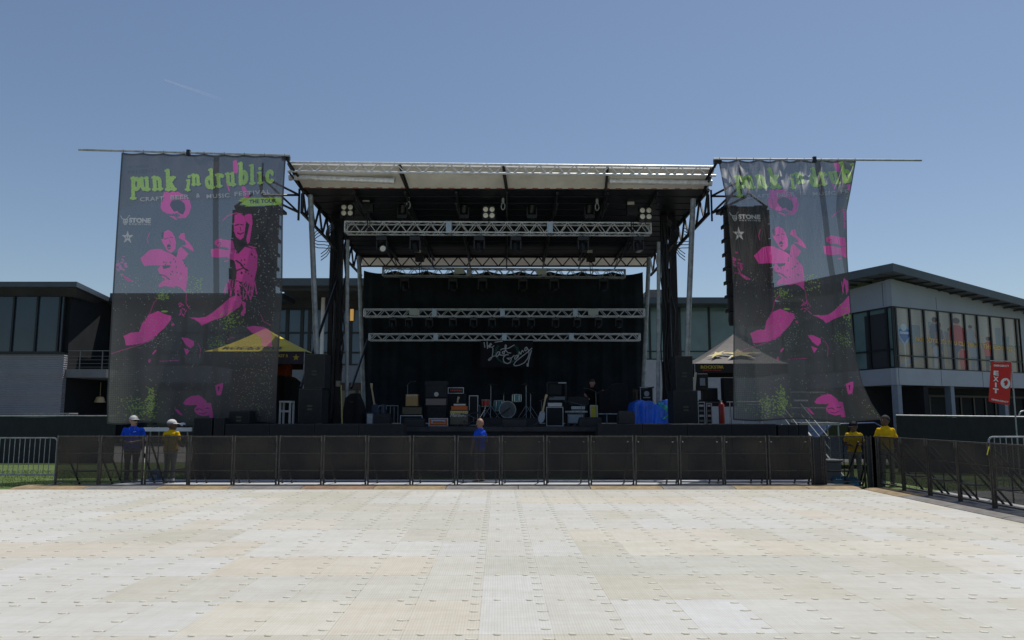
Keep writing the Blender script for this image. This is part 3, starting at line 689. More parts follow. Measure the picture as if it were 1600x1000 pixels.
# black masking at stage sides rear
# ---- silver trusses (each its own thing)
def truss(name,label,pl,pr,hpx,Y,n,couplers=(),dep=.32,mt_=ALU,r=.026,lights=None):
    A=U(*pl,Y+shy(U(*pl,Y).x)-.18); B=U(*pr,Y+shy(U(*pr,Y).x)-.18); h=U(pl[0],pl[1],Y).z-U(pl[0],pl[1]+hpx,Y).z
    A.y-=0; t=thing(name,label,'truss',(A+B)/2-Vector((0,0,h)),'silver lighting trusses')
    m=M()
    for dy in (0,dep):
        for dz_ in (0,-h): m.bar(A+Vector((0,dy,dz_)),B+Vector((0,dy,dz_)),r,8)
    for e_ in (A,B):
        for dy in (0,dep): m.bar(e_+Vector((0,dy,0)),e_+Vector((0,dy,-h)),r,6)
        for dz_ in (0,-h): m.bar(e_+Vector((0,0,dz_)),e_+Vector((0,dep,dz_)),r,6)
    m.build('chords',mt_,t)
    m=M()
    for dy in (0,dep): zig(m,A+Vector((0,dy,-h)),B+Vector((0,dy,-h)),(0,0,h),0,r*.6,n)
    zig(m,A+Vector((0,0,-h)),B+Vector((0,0,-h)),(0,dep,0),0,r*.5,n); zig(m,A,B,(0,dep,0),0,r*.5,n)
    m.build('lacing',mt_,t)
    for px in couplers:
        f=(px-pl[0])/(pr[0]-pl[0]); c=A.lerp(B,f); m=M()
        for dx in (-.09,.05): m.box((c.x+dx,c.y-.03,c.z-h-.03),(c.x+dx+.04,c.y+dep+.03,c.z+.03))
        m.box((c.x-.05,c.y-.02,c.z-h),(c.x+.05,c.y-.012,c.z)); m.build('coupler',ALUD if mt_ is not ALU else mat('pale_coupler',(.42,.5,.58),.4,.4),t)
    return t,A,B,h
T1,A1,B1,H1=truss('lighting_truss','long silver box truss across the stage front, carrying three four-lamp blinders',(539,346),(1017,348),16,24.6,20,(700,858),dep=.40,r=.026)
T2,A2,B2,H2=truss('lighting_truss','silver truss right under the rear white roof flap at the top of the backdrop',(598,418),(977,421),12,30.4,20,(732,850),r=.026,mt_=ALUD)
T3,A3,B3,H3=truss('lighting_truss','silver truss across the middle of the black backdrop, upper of the close pair',(569,483),(1007,483),11,30.2,22,(678,784,898),r=.028)
T4,A4,B4,H4=truss('lighting_truss','silver truss across the backdrop, lower of the close pair above the band banner',(577,521.5),(1000,521.5),10,30.2,21,(680,787,892),r=.028)
for Tt,A_,B_,pxs in ((T2,A2,B2,(717,845)),(T3,A3,B3,(647,926))):
    for px in pxs:
        f=(px-(598 if Tt is T2 else 569))/((977-598) if Tt is T2 else (1007-569)); c=A_.lerp(B_,f); m=M(); m.box((c.x-.2,c.y-.06,c.z-.24),(c.x+.2,c.y-.035,c.z+.0)); m.build('sign_plate',mat('pale_plate',(.48,.52,.48),.6),Tt)
# ---- chain hoists and steels
def hoist(px,py,Y,top_py,label,low_py):
    c=U(px,py,Y); t=thing('chain_hoist',label,'hoist',c,'chain hoists above the trusses')
    m=M(); m.cbox(c+Vector((0,0,.1)),(.26,.2,.2)); m.cbox(c+Vector((.05,0,-.12)),(.34,.24,.26)); m.build('motor_body',BLKM,t)
    m=M(); m.cbox(c+Vector((0,-.11,.14)),(.22,.03,.12)); m.build('end_cover',mat('pale_cover',(.5,.5,.47),.5),t)
    m=M(); top=U(px-4,top_py,Y-.2); top2=U(px+4,top_py,Y-.2); m.bar(c+Vector((0,0,.18)),top,.02,5); m.bar(c+Vector((0,0,.18)),top2,.02,5); m.bar(c,U(px+2,low_py,Y),.018,5); m.bar(c+Vector((.08,0,0)),U(px+5,low_py,Y),.012,5); m.build('chain',BLKM,t)
hoist(573,320,24.4,277,'black hoist with pale cover left of the stage centre, above the front truss',362)
hoist(985,325,24.7,281,'black hoist with pale cover right of the stage centre, above the front truss',364)
hoist(654,399,30.2,372,'black hoist with orange tinted top on the rear truss, left side',430)
hoist(921,399,30.4,372,'black hoist on the rear truss, right side',432)
m=M()
def hook(px,py,Y,label):
    m=M(); a=U(px,py,Y); m.bar(a+Vector((0,0,.9)),a+Vector((0,0,.18)),.012,5)
    pts=[(a.x+.06*math.sin(t),a.y,a.z+.1+.12*math.cos(t)) for t in np.linspace(0,2*PI,11)]; m.path(pts,.018,5); m.box((a.x-.04,a.y-.03,a.z+.2),(a.x+.04,a.y+.03,a.z+.36))
    tag(m.build('rigging_hook',ALUD),label,'hook','rigging hooks under the roof')
hook(638,325,24.0,'pale rigging hook hanging under the roof between the left hoist and the centre'); hook(786,327,24.0,'pale rigging hook hanging under the roof at its centre'); hook(933,328,24.2,'pale rigging hook hanging under the roof between centre and right hoist')
# ---- four-lamp blinders on top of the front truss
def blinder(px,py0,py1,label):
    Y=24.55; a=U(px,py0,Y); b_=U(px,py1,Y); s=(a.z-b_.z); t=thing('blinder_light',label,'stage light',b_,'four-lamp blinders on the front truss')
    cz=(a.z+b_.z)/2; m=M()
    for sx_ in (-1,1): m.box((a.x+sx_*.105-.095,Y-.1,cz-s/2),(a.x+sx_*.105+.095,Y+.1,cz+s/2))
    m.build('housing',BLKM,t)
    for sx_ in (-1,1):
        for sz in (-1,1):
            m=M(); m.lathe((a.x+sx_*.105,Y-.1,cz+sz*s*.235),[(.085,-.002),(.08,.012),(.05,.022),(.01,.026)],16,'y'); m.build('lamp',mat('lamp_lens',(.85,.82,.72),.25,noise=.1,nscale=30),t,smooth=True)
    m=M(); m.box((a.x-.23,Y-.02,cz-.03),(a.x-.205,Y+.02,cz+.03)); m.bar((a.x-.215,Y,cz),(a.x-.215,Y,b_.z-.05),.012); m.bar((a.x+.215,Y,cz),(a.x+.215,Y,b_.z-.05),.012); m.bar((a.x-.215,Y,b_.z-.05),(a.x+.215,Y,b_.z-.05),.012); m.bar((a.x,Y,b_.z-.05),(a.x,Y,b_.z-.12),.015); m.build('yoke',BLKM,t)
blinder(543.5,320,339,'blinder of four round white lamps at the left end of the front truss')
blinder(764,323,343,'blinder of four round white lamps above the middle of the front truss')
blinder(1008,324.5,345,'blinder of four round white lamps at the right end of the front truss')
# ---- moving head fixtures
LENS=mat('moving_lens',(.06,.065,.08),.2); HD=mat('moving_head_black',(.011,.012,.016),.4,noise=.3,nscale=6)
def moving(px,py,Y,up,label,tilt=0.3,lit=0,s=1.0,grp='moving head lights on the trusses'):
    c=U(px,py,Y); d=1 if up else -1; t=thing('moving_head',label,'stage light',c,grp)
    def q(x,y,z): return c+Vector((x*s,y*s,z*s*d))
    m=M(); m.cbox(q(0,0,.06),(.36*s,.3*s,.13*s)); m.bar(q(0,0,-.06),q(0,0,0),.03); m.build('base',HD,t)
    m=M()
    for k in (-1,1): m.cbox(q(.17*k,0,.26),(.045*s,.14*s,.34*s))
    m.build('yoke',HD,t)
    ax=Vector((math.sin(tilt)*.5,-math.sin(tilt)*.7,d*.9)).normalized() if not lit else Vector((.35,-.8,-.4)).normalized()
    h=q(0,0,.36); m=M(); m.bar(h-ax*.13*s,h+ax*.14*s,.115*s,14,r2=.13*s); m.bar(h-ax*.21*s,h-ax*.13*s,.07*s,12,r2=.115*s); m.build('head',HD,t,smooth=True)
    m=M(); m.bar(h+ax*.141*s,h+ax*.15*s,.10*s,14); m.build('lens',mat('bright_lens',(.75,.75,.72),.2) if lit else LENS,t)
for i,(px,lit) in enumerate(((597,1),(649,0),(749,0),(806,0),(911,0),(997,0))):
    moving(px,371,24.75,0,f'moving head under the front truss, {ordinal(i)} of six from the left'+(', pale lens showing' if lit else ''),lit=lit,s=.95)
for i,px in enumerate((629,725,831,921)):
    moving(px,342,24.8,1,f'moving head standing on the front truss, {ordinal(i)} of four from the left',tilt=.2,s=.9)
for i,px in enumerate((633,708,754,817,866,943)):
    moving(px,436,30.5,0,f'moving head hanging under the rear upper truss, {ordinal(i)} of six from the left',s=.95,tilt=.4)
for i,px in enumerate((614,639,671,708,740,769,806,830,868,902,935,967)):
    moving(px,497,30.3,0,f'moving head hanging between the two close backdrop trusses, {ordinal(i)} of twelve from the left',s=.75,tilt=.5)
# ---- band banner
def bandbanner():
    Y=30.0; c0=U(751,532,Y); c1=U(833,574,Y); H,W=150,300
    px_=np.linspace(751,833,W); py_=np.linspace(532,574,H); PX,PY=np.meshgrid(px_,py_); uu=(PX-751)/82; vv=(PY-532)/42
    P=np.zeros((H,W,3)); P[...,0]=c0.x+(c1.x-c0.x)*uu; P[...,2]=c0.z+(c1.z-c0.z)*vv; P[...,1]=Y+.03*np.sin(uu*14)+.02*np.sin(uu*31+vv*3)
    X=(PX-740)*14.28; Yc=(PY-520)*14.28; col=np.zeros((H,W,3)); col[:]=(.017,.017,.022)
    g=(.03,.11,.08)
    for s_ in (-1,1):
        for t in np.linspace(-.9,2.3,15):
            cx,cy=745+s_*math.cos(t*.75)*260,440+math.sin(t*.75)*230
            if cy<180: continue
            col[ell(cx,cy,26,11,X,Yc)]=g; col[ell(cx-s_*22,cy+14,22,10,X,Yc)]=g
    for st_ in ([(480,210),(640,190)],[(235,215),(250,325)],[(300,200),(310,350),(330,290),(350,285),(355,330)],[(350,300),(400,260),(385,235),(360,260),(365,310),(410,325),(455,290)],
        [(430,345),(430,430),(415,530),(385,590),(345,615),(330,600),(370,560),(440,525),(475,515)],
        [(590,430),(550,425),(510,470),(500,525),(530,535),(570,480),(590,430),(580,490),(620,500)],
        [(690,410),(650,420),(640,450),(680,470),(680,505),(620,500)],[(680,470),(720,340),(735,280),(710,270),(700,330),(725,400),(770,450),(830,450)],[(605,385),(640,360),(780,345),(905,272)],
        [(775,490),(720,490),(670,540),(660,600),(690,660),(750,688),(810,665),(840,600),(835,560),(750,570),(800,600)],[(835,575),(905,500)],
        [(970,500),(930,520),(915,580),(945,595),(980,530),(975,500),(985,560),(1010,500),(1020,430),(1045,460),(1055,480),(1070,420),(1095,395),(1115,430)],
        [(1185,320),(1150,340),(1140,390),(1165,405),(1200,350),(1185,320),(1230,400),(1240,470),(1210,570),(1130,670),(1030,720),(930,740),(895,710),(940,640),(1090,520),(1220,420),(1300,345)],
        [(1290,400),(1260,500),(1225,640),(1215,745)],[(1195,690),(1195,745)]):
        col[seg(st_,19,X,Yc)]=(.55,.54,.58)
    rg_=np.concatenate([col,np.ones((H,W,1))],-1)
    o=color_grid('band_banner',P,rg_,print_mat('band_banner_print',.85,.2),loc=tuple((c0+c1)/2)); tag(o,'black band banner with white script "The Last Gang" over a green wreath','banner')
bandbanner()
# ================================================================== BARRIER PANELS
FAB=mesh_cloth('barrier_mesh_fabric',(.050,.049,.049),.60,nz=.3,nscale=1.3,col2=(.088,.080,.068),transl=.1)
FABC=mesh_cloth('clear_gate_fabric',(.02,.02,.02),.42,nz=.4,nscale=1.5,transl=.1)
LENP=1.04
def barrier_proto(fab=FAB, n='crowd_barrier', slot=.17):
    t=thing(n,'x','barrier',(0,0,0)); W=LENP; H=1.13
    m=M(); z0=-.05
    for x in (.012,W-.012-.035): m.box((x,-.02,z0),(x+.035,.025,H))
    m.box((.012,-.024,H-.001),(W-.012,.029,H+.028)); m.box((.05,-.018,.085),(W-.05,.02,.115)); m.build('frame',BLKW,t)
    m=M(); m.box((.05,-.022,.75),(W-.05,-.0165,.762)); m.box((.05,-.022,.36),(W-.05,-.0165,.371)); m.build('cross_rail',BLKW,t)
    m=M(); m.box((W/2-.01,-.005,slot),(W/2+.01,.010,H-.002)); m.build('centre_bar',BLKW,t)
    m=M(); m.box((.046,-.016,slot),(W-.046,-.011,H-.002)); m.build('mesh_infill',fab,t)
    m=M(); m.box((.0,-.65,-.052),(W,.04,-.03)) if 0 else m.box((.02,.03,-.052),(W-.02,.95,-.035)); m.build('foot_plate',BLKM,t)
    for x in (.10,W-.14):
        m=M(); m.bar((x,.03,1.02),(x,.9,-.03),.022,6); m.build('brace',BLKM,t)
    m=M(); m.box((W*.3,.35,.30),(W*.78,.62,.325)); m.build('step',mat('step_plate',(.10,.10,.11),.4,.5),t)
    for x in (.02,W-.06):
        m=M(); m.bar((x+.02,-.028,H+.04),(x+.02,-.028,H-.10),.012,6); m.build('coupling_pin',mat('worn_zinc',(.16,.15,.14),.5,.5,noise=.4,nscale=30),t)
    return t
BP=barrier_proto(); BPs=barrier_proto(slot=.20,n='crowd_barrier')
YB=18.2; x0=U(88,700,YB).x; lst=[]
nfront=17
for i in range(nfront):
    o=(BP if i==0 else copy_tree(BP)); jit=random.Random(i)
    o.location=(x0+i*LENP, YB+jit.uniform(-.012,.012), jit.uniform(-.006,.004)); o.rotation_euler=(jit.uniform(-.014,.014),jit.uniform(-.005,.005),jit.uniform(-.014,.014))
    o['label']=f'black mesh barrier panel in the front line, {ordinal(i)} from the left' ; o['group']='front line of black mesh barriers'; lst.append(o)
for o in kids(BPs)+[BPs]: bpy.data.objects.remove(o)
xe=x0+nfront*LENP
GX0,GX1=U(1284,700,YB).x,U(1352,700,YB).x; XF=8.42
def solid(x,w_,label):
    t=thing('barrier_corner_post',label,'barrier',(x,YB,-.05),'solid dark barrier sections by the gate'); m=M(); m.box((x,YB-.02,-.05),(x+w_,YB+.02,1.13)); m.build('panel',mat('black_ply',(.014,.016,.02),.6,noise=.4,nscale=3),t)
    m=M(); 
    for a in (x,x+w_-.03): m.box((a,YB-.035,-.05),(a+.03,YB-.021,1.16))
    m.build('frame',BLKW,t); m=M(); m.bar((x+w_/2,YB+.03,1.0),(x+w_/2,YB+.7,-.04),.025,6); m.build('brace',BLKM,t)
wpx=YB/1200
solid(xe+.004,.25,'narrow solid black barrier section at the right end of the front line'); solid(xe+.27,GX0-xe-.285,'narrow solid black barrier section just left of the gate')
gate=barrier_proto(fab=FABC,n='barrier_gate',slot=.12); gate.location=(GX0,YB+.01,0); gate.scale=((GX1-GX0)/LENP,1,1); tag(gate,'clearer mesh barrier gate in front of the aluminium steps','barrier gate')
solid(GX1+.01,.24,'narrow solid black barrier section just right of the gate'); solid(GX1+.265,XF-GX1-.28,'narrow solid black barrier section in the right corner')
for i in range(8):
    o=copy_tree(BP); o.location=(XF,YB-.55-i*LENP,0); o.rotation_euler=(0,0,-PI/2+random.Random(i+50).uniform(-.006,.006)); o.location.y=YB-.35-i*LENP
    o['label']=f'black mesh barrier panel in the right side line, {ordinal(i)} from the corner'; o['group']='right side line of black mesh barriers'
# the yellow tag on a right panel
m=M(); yq=YB-.35-4*LENP; m.cbox((XF-.045,yq,1.02),(.006,.02,.16),rx=.5); tag(m.build('cable_tie',mat('yellow_tie',(.8,.7,.05),.5)),'yellow tie on a post of the right side barriers','cable tie')
# ramp boards
cols=[mat('ramp_tan',(.30,.22,.12),.7,noise=.35,nscale=5),mat('ramp_grey',(.19,.18,.17),.7,noise=.3,nscale=5),mat('ramp_rust',(.25,.155,.095),.7,noise=.35,nscale=5)]
seq=[0,1,0,1,2,0,1,1,0,1,0,0]; xx=-11.2; i=0
while xx<7.6:
    Lb=1.62; x1=min(xx+Lb,7.80); m=M(); x=[xx+.008,x1-.008]
    m.add([(x[0],17.43,-.05),(x[1],17.43,-.05),(x[1],18.10,-.05),(x[0],18.10,-.05),(x[0],17.43,.006),(x[1],17.43,.006),(x[1],17.62,.035),(x[0],17.62,.035),(x[0],18.10,.042),(x[1],18.10,.042)],
      [(0,1,5,4),(4,5,6,7),(7,6,9,8),(3,8,9,2),(0,4,7,8,3),(1,2,9,6,5),(0,3,2,1)])
    k=seq[i%12]; tag(m.build('ramp_board',cols[k]),f"{['tan','grey','rust brown'][k]} ramp board at the foot of the front barriers, {ordinal(i)} from the left",'ramp board','ramp boards along the front barriers'); xx+=Lb; i+=1
yy=17.43; i=0
while yy>3:
    y1=yy-1.62; m=M(); m.add([(7.83,y1+.008,-.05),(7.83,yy-.008,-.05),(8.36,yy-.008,-.05),(8.36,y1+.008,-.05),(7.83,y1+.008,.006),(7.83,yy-.008,.006),(7.95,yy-.008,.035),(7.95,y1+.008,.035),(8.36,yy-.008,.042),(8.36,y1+.008,.042)],
      [(0,4,5,1),(4,7,6,5),(7,9,8,6),(3,2,8,9),(0,3,9,7,4),(1,5,6,8,2),(0,1,2,3)])
    k=[0,1,1,1,2,1,1,0,1][i%9]; tag(m.build('ramp_board',cols[k] if k!=1 else cols[1]),f"{['tan','grey','rust brown'][k]} ramp board along the right side barriers, {ordinal(i)} from the corner",'ramp board','ramp boards along the right barriers'); yy=y1; i+=1
# steel bike-rack barricades at the left
def rack(x,y,W,rz,label,H=1.08,grp='galvanised barricades'):
    t=thing('steel_barricade',label,'barricade',(0,0,0),grp); r=.019
    m=M(); c=.10; pts=[(0,0,.16),(0,0,H-c)]+[(c-c*math.cos(a),0,H-c+c*math.sin(a)) for a in np.linspace(.3,PI/2,4)]+[(W-c+c*math.sin(a),0,H-c+c*math.cos(a)) for a in np.linspace(0,PI/2-.3,4)]+[(W,0,H-c),(W,0,.16)]
    m.path(pts,r,8); m.bar((0,0,.18),(W,0,.18),r,8); m.build('frame',ALUD,t)
    for k in range(1,int(W/.125)):
        m=M(); m.bar((k*.125,0,.18),(k*.125,0,H-.01),.009,6); m.build('upright_bar',ALUD,t)
    for x_ in (.0,W):
        m=M(); m.bar((x_,0,.2),(x_,0,-.03),r,6); m.bar((x_,-.3,-.045),(x_,.3,-.045),r*.8,6); m.build('foot',ALUD,t)
    for z in (.45,.8):
        m=M(); m.path([(W+.0,0,z),(W+.07,0,z),(W+.07,0,z+.09),(W,0,z+.09)],.009,5); m.build('hook',ALUD,t)
    t.location=(x,y,0); t.rotation_euler=(0,0,rz); return t
xr_=U(86,740,19.3).x
rack(xr_-2.3,19.3,2.3,0,'galvanised steel barricade on the grass, left of the black barriers')
rack(xr_-4.75,19.35,2.3,.0,'galvanised steel barricade at the far left edge of the grass')
rk=rack(9.75,15.9,2.3,.06,'galvanised steel barricade behind the right side mesh barriers',H=1.2)
# dark windscreen fences
def wfence(A,B,ztop_a,ztop_b,label,pale=0):
    A=Vector((*A,0)); B=Vector((*B,0)); t=thing('screen_fence',label,'fence',(A+B)/2+Vector((0,0,-.06)))
    L=(B-A).length; N=int(L*12); mm=M(); d=(B-A).normalized(); nn=Vector((d.y,-d.x,0)); rr=random.Random(4)
    for j in range(6):
        for i in range(N+1):
            f=i/N; z=-.05+(ztop_a+(ztop_b-ztop_a)*f+.05)*(j/5); 
            if j==5: z-=.035*abs(math.sin(f*L*PI/2.6))**2+.0
            p=A.lerp(B,f)+nn*(.03+.02*math.sin(f*L*1.9+j*.4)); mm.v.append((p.x,p.y,z))
    mm.f=[(j*(N+1)+i,j*(N+1)+i+1,(j+1)*(N+1)+i+1,(j+1)*(N+1)+i) for j in range(5) for i in range(N)]; mm.m=[0]*len(mm.f)
    mm.build('windscreen',SCR,t,smooth=True)
    m=M(); m.bar(A+Vector((0,0,ztop_a+.01)),B+Vector((0,0,ztop_b+.01)),.024,8); m.build('top_rail',ALUD,t)
    k=int(L/2.6)
    for i in range(k+1):
        f=min(1,i*2.6/L); m=M(); p=A.lerp(B,f)-nn*.02; m.bar((p.x,p.y,-.06),(p.x,p.y,(ztop_a+(ztop_b-ztop_a)*f)+.03),.03,8); m.build('post',STEEL,t)
SCR=mat('dark_windscreen',(.018,.021,.028),.75,noise=.25,nscale=9,stretch=(1,1,.25),bump=.35,bscale=35)
wfence((-26,27.5),(U(182,650,27.5).x,27.5),1.58,1.60,'dark windscreen fence on a pale top rail across the left behind the grass')
a=U(1400,650,23.5); wfence((a.x,23.5),(16.3,21.0),1.62,1.55,'dark windscreen fence on a pale top rail across the right behind the barriers')
m=M()
for q,wd,z in ((U(60,648,29),1.2,.0),):
    pass
ben=M(); c=U(78,646,29.5); ben.box((c.x-.85,29.3,c.z-.03),(c.x+.85,29.9,c.z+.02)); ben.box((c.x-.7,29.5,-.05),(c.x-.62,29.6,c.z-.03)); ben.box((c.x+.62,29.5,-.05),(c.x+.7,29.6,c.z-.03)); tag(ben.build('high_table',ALUD),'pale high table top showing over the left windscreen fence','table')
# ================================================================== BIG PRINTED MESH BANNERS
def stroke_letters():
    """slab letters of the festival title as strokes in a unit box: x right, y down, baseline y=0, x-height -1"""
    S=.30
    def arc(cx,cy,rx,ry,a0,a1,n=12): return [(cx+rx*math.cos(math.radians(a0+(a1-a0)*i/n)),cy+ry*math.sin(math.radians(a0+(a1-a0)*i/n))) for i in range(n+1)]
    L={}
    L['p']=([[(.2,-.95),(.2,.62)],arc(.5,-.5,.30,.42,-170,170)],[[(0,-.95),(.3,-.95)],[(-.02,.62),(.45,.62)]],.9)
    L['u']=([[(.2,-.95),(.2,-.3)]+arc(.45,-.3,.25,.24,180,0)[1:],[(.72,-.95),(.72,0)]],[[(0,-.95),(.3,-.95)],[(.52,-.95),(.8,-.95)],[(.72,-.02),(.95,-.02)]],.98)
    L['n']=([[(.2,-.95),(.2,0)],arc(.46,-.66,.26,.22,180,360)+[(.72,0)]],[[(0,-.95),(.25,-.95)],[(0,-.02),(.4,-.02)],[(.55,-.02),(.93,-.02)]],.98)
    L['k']=([[(.2,-1.5),(.2,0)],[(.25,-.45),(.68,-.92)],[(.38,-.55),(.76,-.02)]],[[(0,-1.5),(.25,-1.5)],[(0,-.02),(.4,-.02)],[(.5,-.95),(.85,-.95)],[(.58,-.02),(.93,-.02)]],.95)
    L['i']=([[(.25,-.95),(.25,0)]],[[(.02,-.95),(.3,-.95)],[(.02,-.02),(.5,-.02)]],.52); L['i'][0].append([(.24,-1.36),(.26,-1.36)])
    L['d']=([[(.72,-1.5),(.72,0)],arc(.44,-.46,.28,.42,10,350)],[[(.5,-1.5),(.75,-1.5)],[(.72,-.02),(.95,-.02)]],.98)
    L['r']=([[(.22,-.95),(.22,0)],arc(.48,-.66,.24,.22,180,320)],[[(0,-.95),(.25,-.95)],[(0,-.02),(.48,-.02)]],.75)
    L['b']=([[(.2,-1.5),(.2,0)],arc(.5,-.46,.28,.42,-170,170)],[[(0,-1.5),(.25,-1.5)]],.92)
    L['l']=([[(.25,-1.5),(.25,0)]],[[(.02,-1.5),(.3,-1.5)],[(.02,-.02),(.5,-.02)]],.52)
    L['c']=([arc(.46,-.48,.30,.42,-50,-310)],[[(.66,-.86),(.70,-.62)]],.82)
    return L
def banner_art(PX,PY,seed=1,topk=1.75):
    """print of the tour banner evaluated at positions of the photograph's left banner (pixels); returns rgba"""
    rs=np.random.RandomState(seed); H,W=PX.shape
    X=(PX-100)*4.166; Y=(PY-220)*4.166; X2=(PX-140)*4; Y2=(PY-440)*4
    col=np.zeros((H,W,3)); low=np.clip((PY-440)/160,0,1)[...,None]; col[:]=(.066,.063,.068); col=col*(.88+.25*low)+low*np.array((.006,.006,.004)); al=np.full((H,W),.78)  # low: colour lightened downward, painting in light through the cloth
    # slight tone blotches and paler top field; right banner's adds painted sunlit sheen
    def blur_noise(n,a):
        g=rs.rand(n,n); yy=np.linspace(0,n-1.001,H); xx=np.linspace(0,n-1.001,W); y0=yy.astype(int); x0_=xx.astype(int); fy=(yy-y0)[:,None]; fx=(xx-x0_)[None]
        g2=np.pad(g,((0,1),(0,1)),'edge')
        return ((g2[y0][:,x0_]*(1-fy)*(1-fx)+g2[y0+1][:,x0_]*fy*(1-fx)+g2[y0][:,x0_+1]*(1-fy)*fx+g2[y0+1][:,x0_+1]*fy*fx)-.5)*a
    bn=blur_noise(9,.5)+blur_noise(30,.3); col*=(1+bn[...,None]*.5); 
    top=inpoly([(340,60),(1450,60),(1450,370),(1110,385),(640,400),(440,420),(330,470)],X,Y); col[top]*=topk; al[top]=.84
    pk=np.array((.74,.075,.40)); msk=np.zeros((H,W),bool)
    def put(m_,c=pk,a=.86): col[m_]=c; al[m_]=a
    def dark(m_): col[m_]=(.035,.03,.04); al[m_]=.83
    P=lambda poly: inpoly(poly,X,Y); Q=lambda poly: inpoly(poly,X2,Y2)
    put(P([(655,335),(700,330),(745,332),(790,352),(822,385),(832,430),(818,475),(795,502),(768,495),(742,470),(700,478),(672,472),(645,458),(632,435),(638,385)]))
    dark(P([(700,395),(730,385),(765,388),(790,410),(795,445),(780,480),(755,472),(742,455),(720,462),(705,440),(693,420)]))
    put(P([(688,488),(722,492),(745,515),(728,512)])); put(P([(735,500),(760,490),(800,500),(760,505)]))
    put(P([(655,592),(682,580),(706,594),(722,622),(732,660),(728,705),(700,730),(675,715),(648,668),(636,640),(640,610)]))
    for e in ((686,690,13,18),): dark(ell(*e,X,Y))
    put(seg([(676,697),(697,694)],5,X,Y)); dark(seg([(660,640),(680,632)],5,X,Y)); dark(seg([(695,628),(712,630)],5,X,Y)); dark(seg([(690,645),(700,668)],3,X,Y)); dark(P([(636,600),(655,592),(650,640),(640,640)]))
    put(P([(748,630),(765,602),(788,600),(792,640),(812,655),(838,690),(850,722),(822,708),(790,690),(766,682),(800,678),(790,655)]))
    put(P([(500,765),(560,712),(596,704),(640,706),(650,715),(700,735),(738,748),(748,705),(765,688),(811,735),(790,765),(770,775),(806,830),(805,900),(790,985),(760,955),(735,945),(700,952),(655,945),(618,955),(640,915),(660,905),(625,870),(612,835),(635,812),(580,810),(525,815),(512,790)]))
    dark(P([(640,812),(700,810),(690,825),(650,835)])); dark(seg([(625,870),(660,880),(690,905)],8,X,Y)); dark(P([(690,730),(738,730),(735,760),(715,745)]))
    for _ in range(16): dark(ell(rs.uniform(640,795),rs.uniform(760,930),4,6,X,Y))
    put(seg([(560,600),(545,640),(550,665)],4,X,Y)); 
    for _ in range(26): put(ell(rs.uniform(345,410),rs.normal(815,28),rs.uniform(3,12),rs.uniform(3,9),X,Y),pk*.65,.76)
    put(P([(385,872),(420,890),(458,915),(425,918),(400,900)]),pk*.7)
    # right dancer
    put(P([(1115,482),(1150,474),(1180,492),(1190,525),(1182,580),(1172,630),(1150,645),(1125,628),(1108,585),(1112,530)]))
    put(P([(1180,485),(1205,475),(1228,478),(1232,530),(1222,590),(1210,660),(1196,672),(1188,640),(1202,585),(1212,545),(1190,525)]))
    put(seg([(1035,522),(1070,488),(1120,470),(1165,476)],5,X,Y)); dark(seg([(1118,550),(1142,545)],7,X,Y)); dark(seg([(1155,545),(1172,548)],6,X,Y)); dark(seg([(1132,600),(1150,608),(1172,598)],7,X,Y)); dark(seg([(1150,560),(1155,585)],4,X,Y))
    put(P([(985,650),(1015,636),(1060,645),(1102,650),(1112,700),(1080,708),(1050,690),(1005,690),(982,672)])); dark(seg([(1000,668),(1020,660),(1015,690)],5,X,Y))
    put(P([(958,705),(1000,700),(1060,712),(1110,705),(1112,782),(1080,770),(1060,755),(1005,760),(962,755)])); put(seg([(1045,785),(1065,780)],8,X,Y))
    put(P([(1112,700),(1135,735),(1180,688),(1215,700),(1248,705),(1258,745),(1256,820),(1240,890),(1230,945),(1180,915),(1150,920),(1118,905),(1122,850),(1110,780)]))
    dark(P([(1130,650),(1165,655),(1200,680),(1180,690),(1140,690)])); put(P([(1190,680),(1260,695),(1235,702)])); dark(seg([(1120,780),(1150,800),(1170,830),(1195,845)],10,X,Y)); dark(seg([(1120,845),(1160,830)],8,X,Y))
    for _ in range(14): dark(ell(rs.uniform(1120,1245),rs.uniform(720,880),4,6,X,Y))
    for _ in range(26): 
        x=rs.uniform(1040,1240); put(seg([(x,rs.uniform(900,935)),(x+rs.uniform(-25,15),rs.uniform(960,1010))],rs.uniform(4,9),X,Y))
    put(P([(1100,132),(1122,124),(1136,170),(1132,212),(1105,208)])); put(P([(1158,288),(1186,300),(1215,372),(1176,376)])); put(P([(1190,325),(1215,330),(1212,345),(1188,345)])); put(seg([(1062,265),(1080,325)],9,X,Y))
    # lower half (second set of measured points)
    put(Q([(440,12),(470,-8),(600,-15),(606,20),(600,38),(560,22),(520,34),(470,20),(445,36),(430,28)]))
    put(Q([(215,340),(262,318),(310,316),(330,262),(372,208),(430,184),(478,206),(512,214),(510,240),(470,290),(420,335),(370,378),(300,392),(230,399),(224,365)]))
    put(Q([(622,224),(680,226),(722,222),(765,196),(800,165),(830,142),(868,104),(905,88),(938,92),(950,120),(938,155),(905,178),(870,205),(820,226),(760,246),(700,276),(685,255),(655,236)]))
    for _ in range(34):
        x=rs.uniform(905,1020); y=rs.uniform(-5,95); put(seg([(x,y),(x+rs.uniform(-22,22),y+rs.uniform(8,32))],rs.uniform(4,8),X2,Y2))
    put(Q([(944,118),(972,132),(972,196),(950,216),(940,205),(958,168)]))
    put(Q([(978,285),(1020,276),(1085,284),(1120,300),(1140,338),(1138,404),(1095,398),(1075,352),(1045,330),(1010,318)])); put(Q([(1070,355),(1140,370),(1138,405),(1080,404)]))
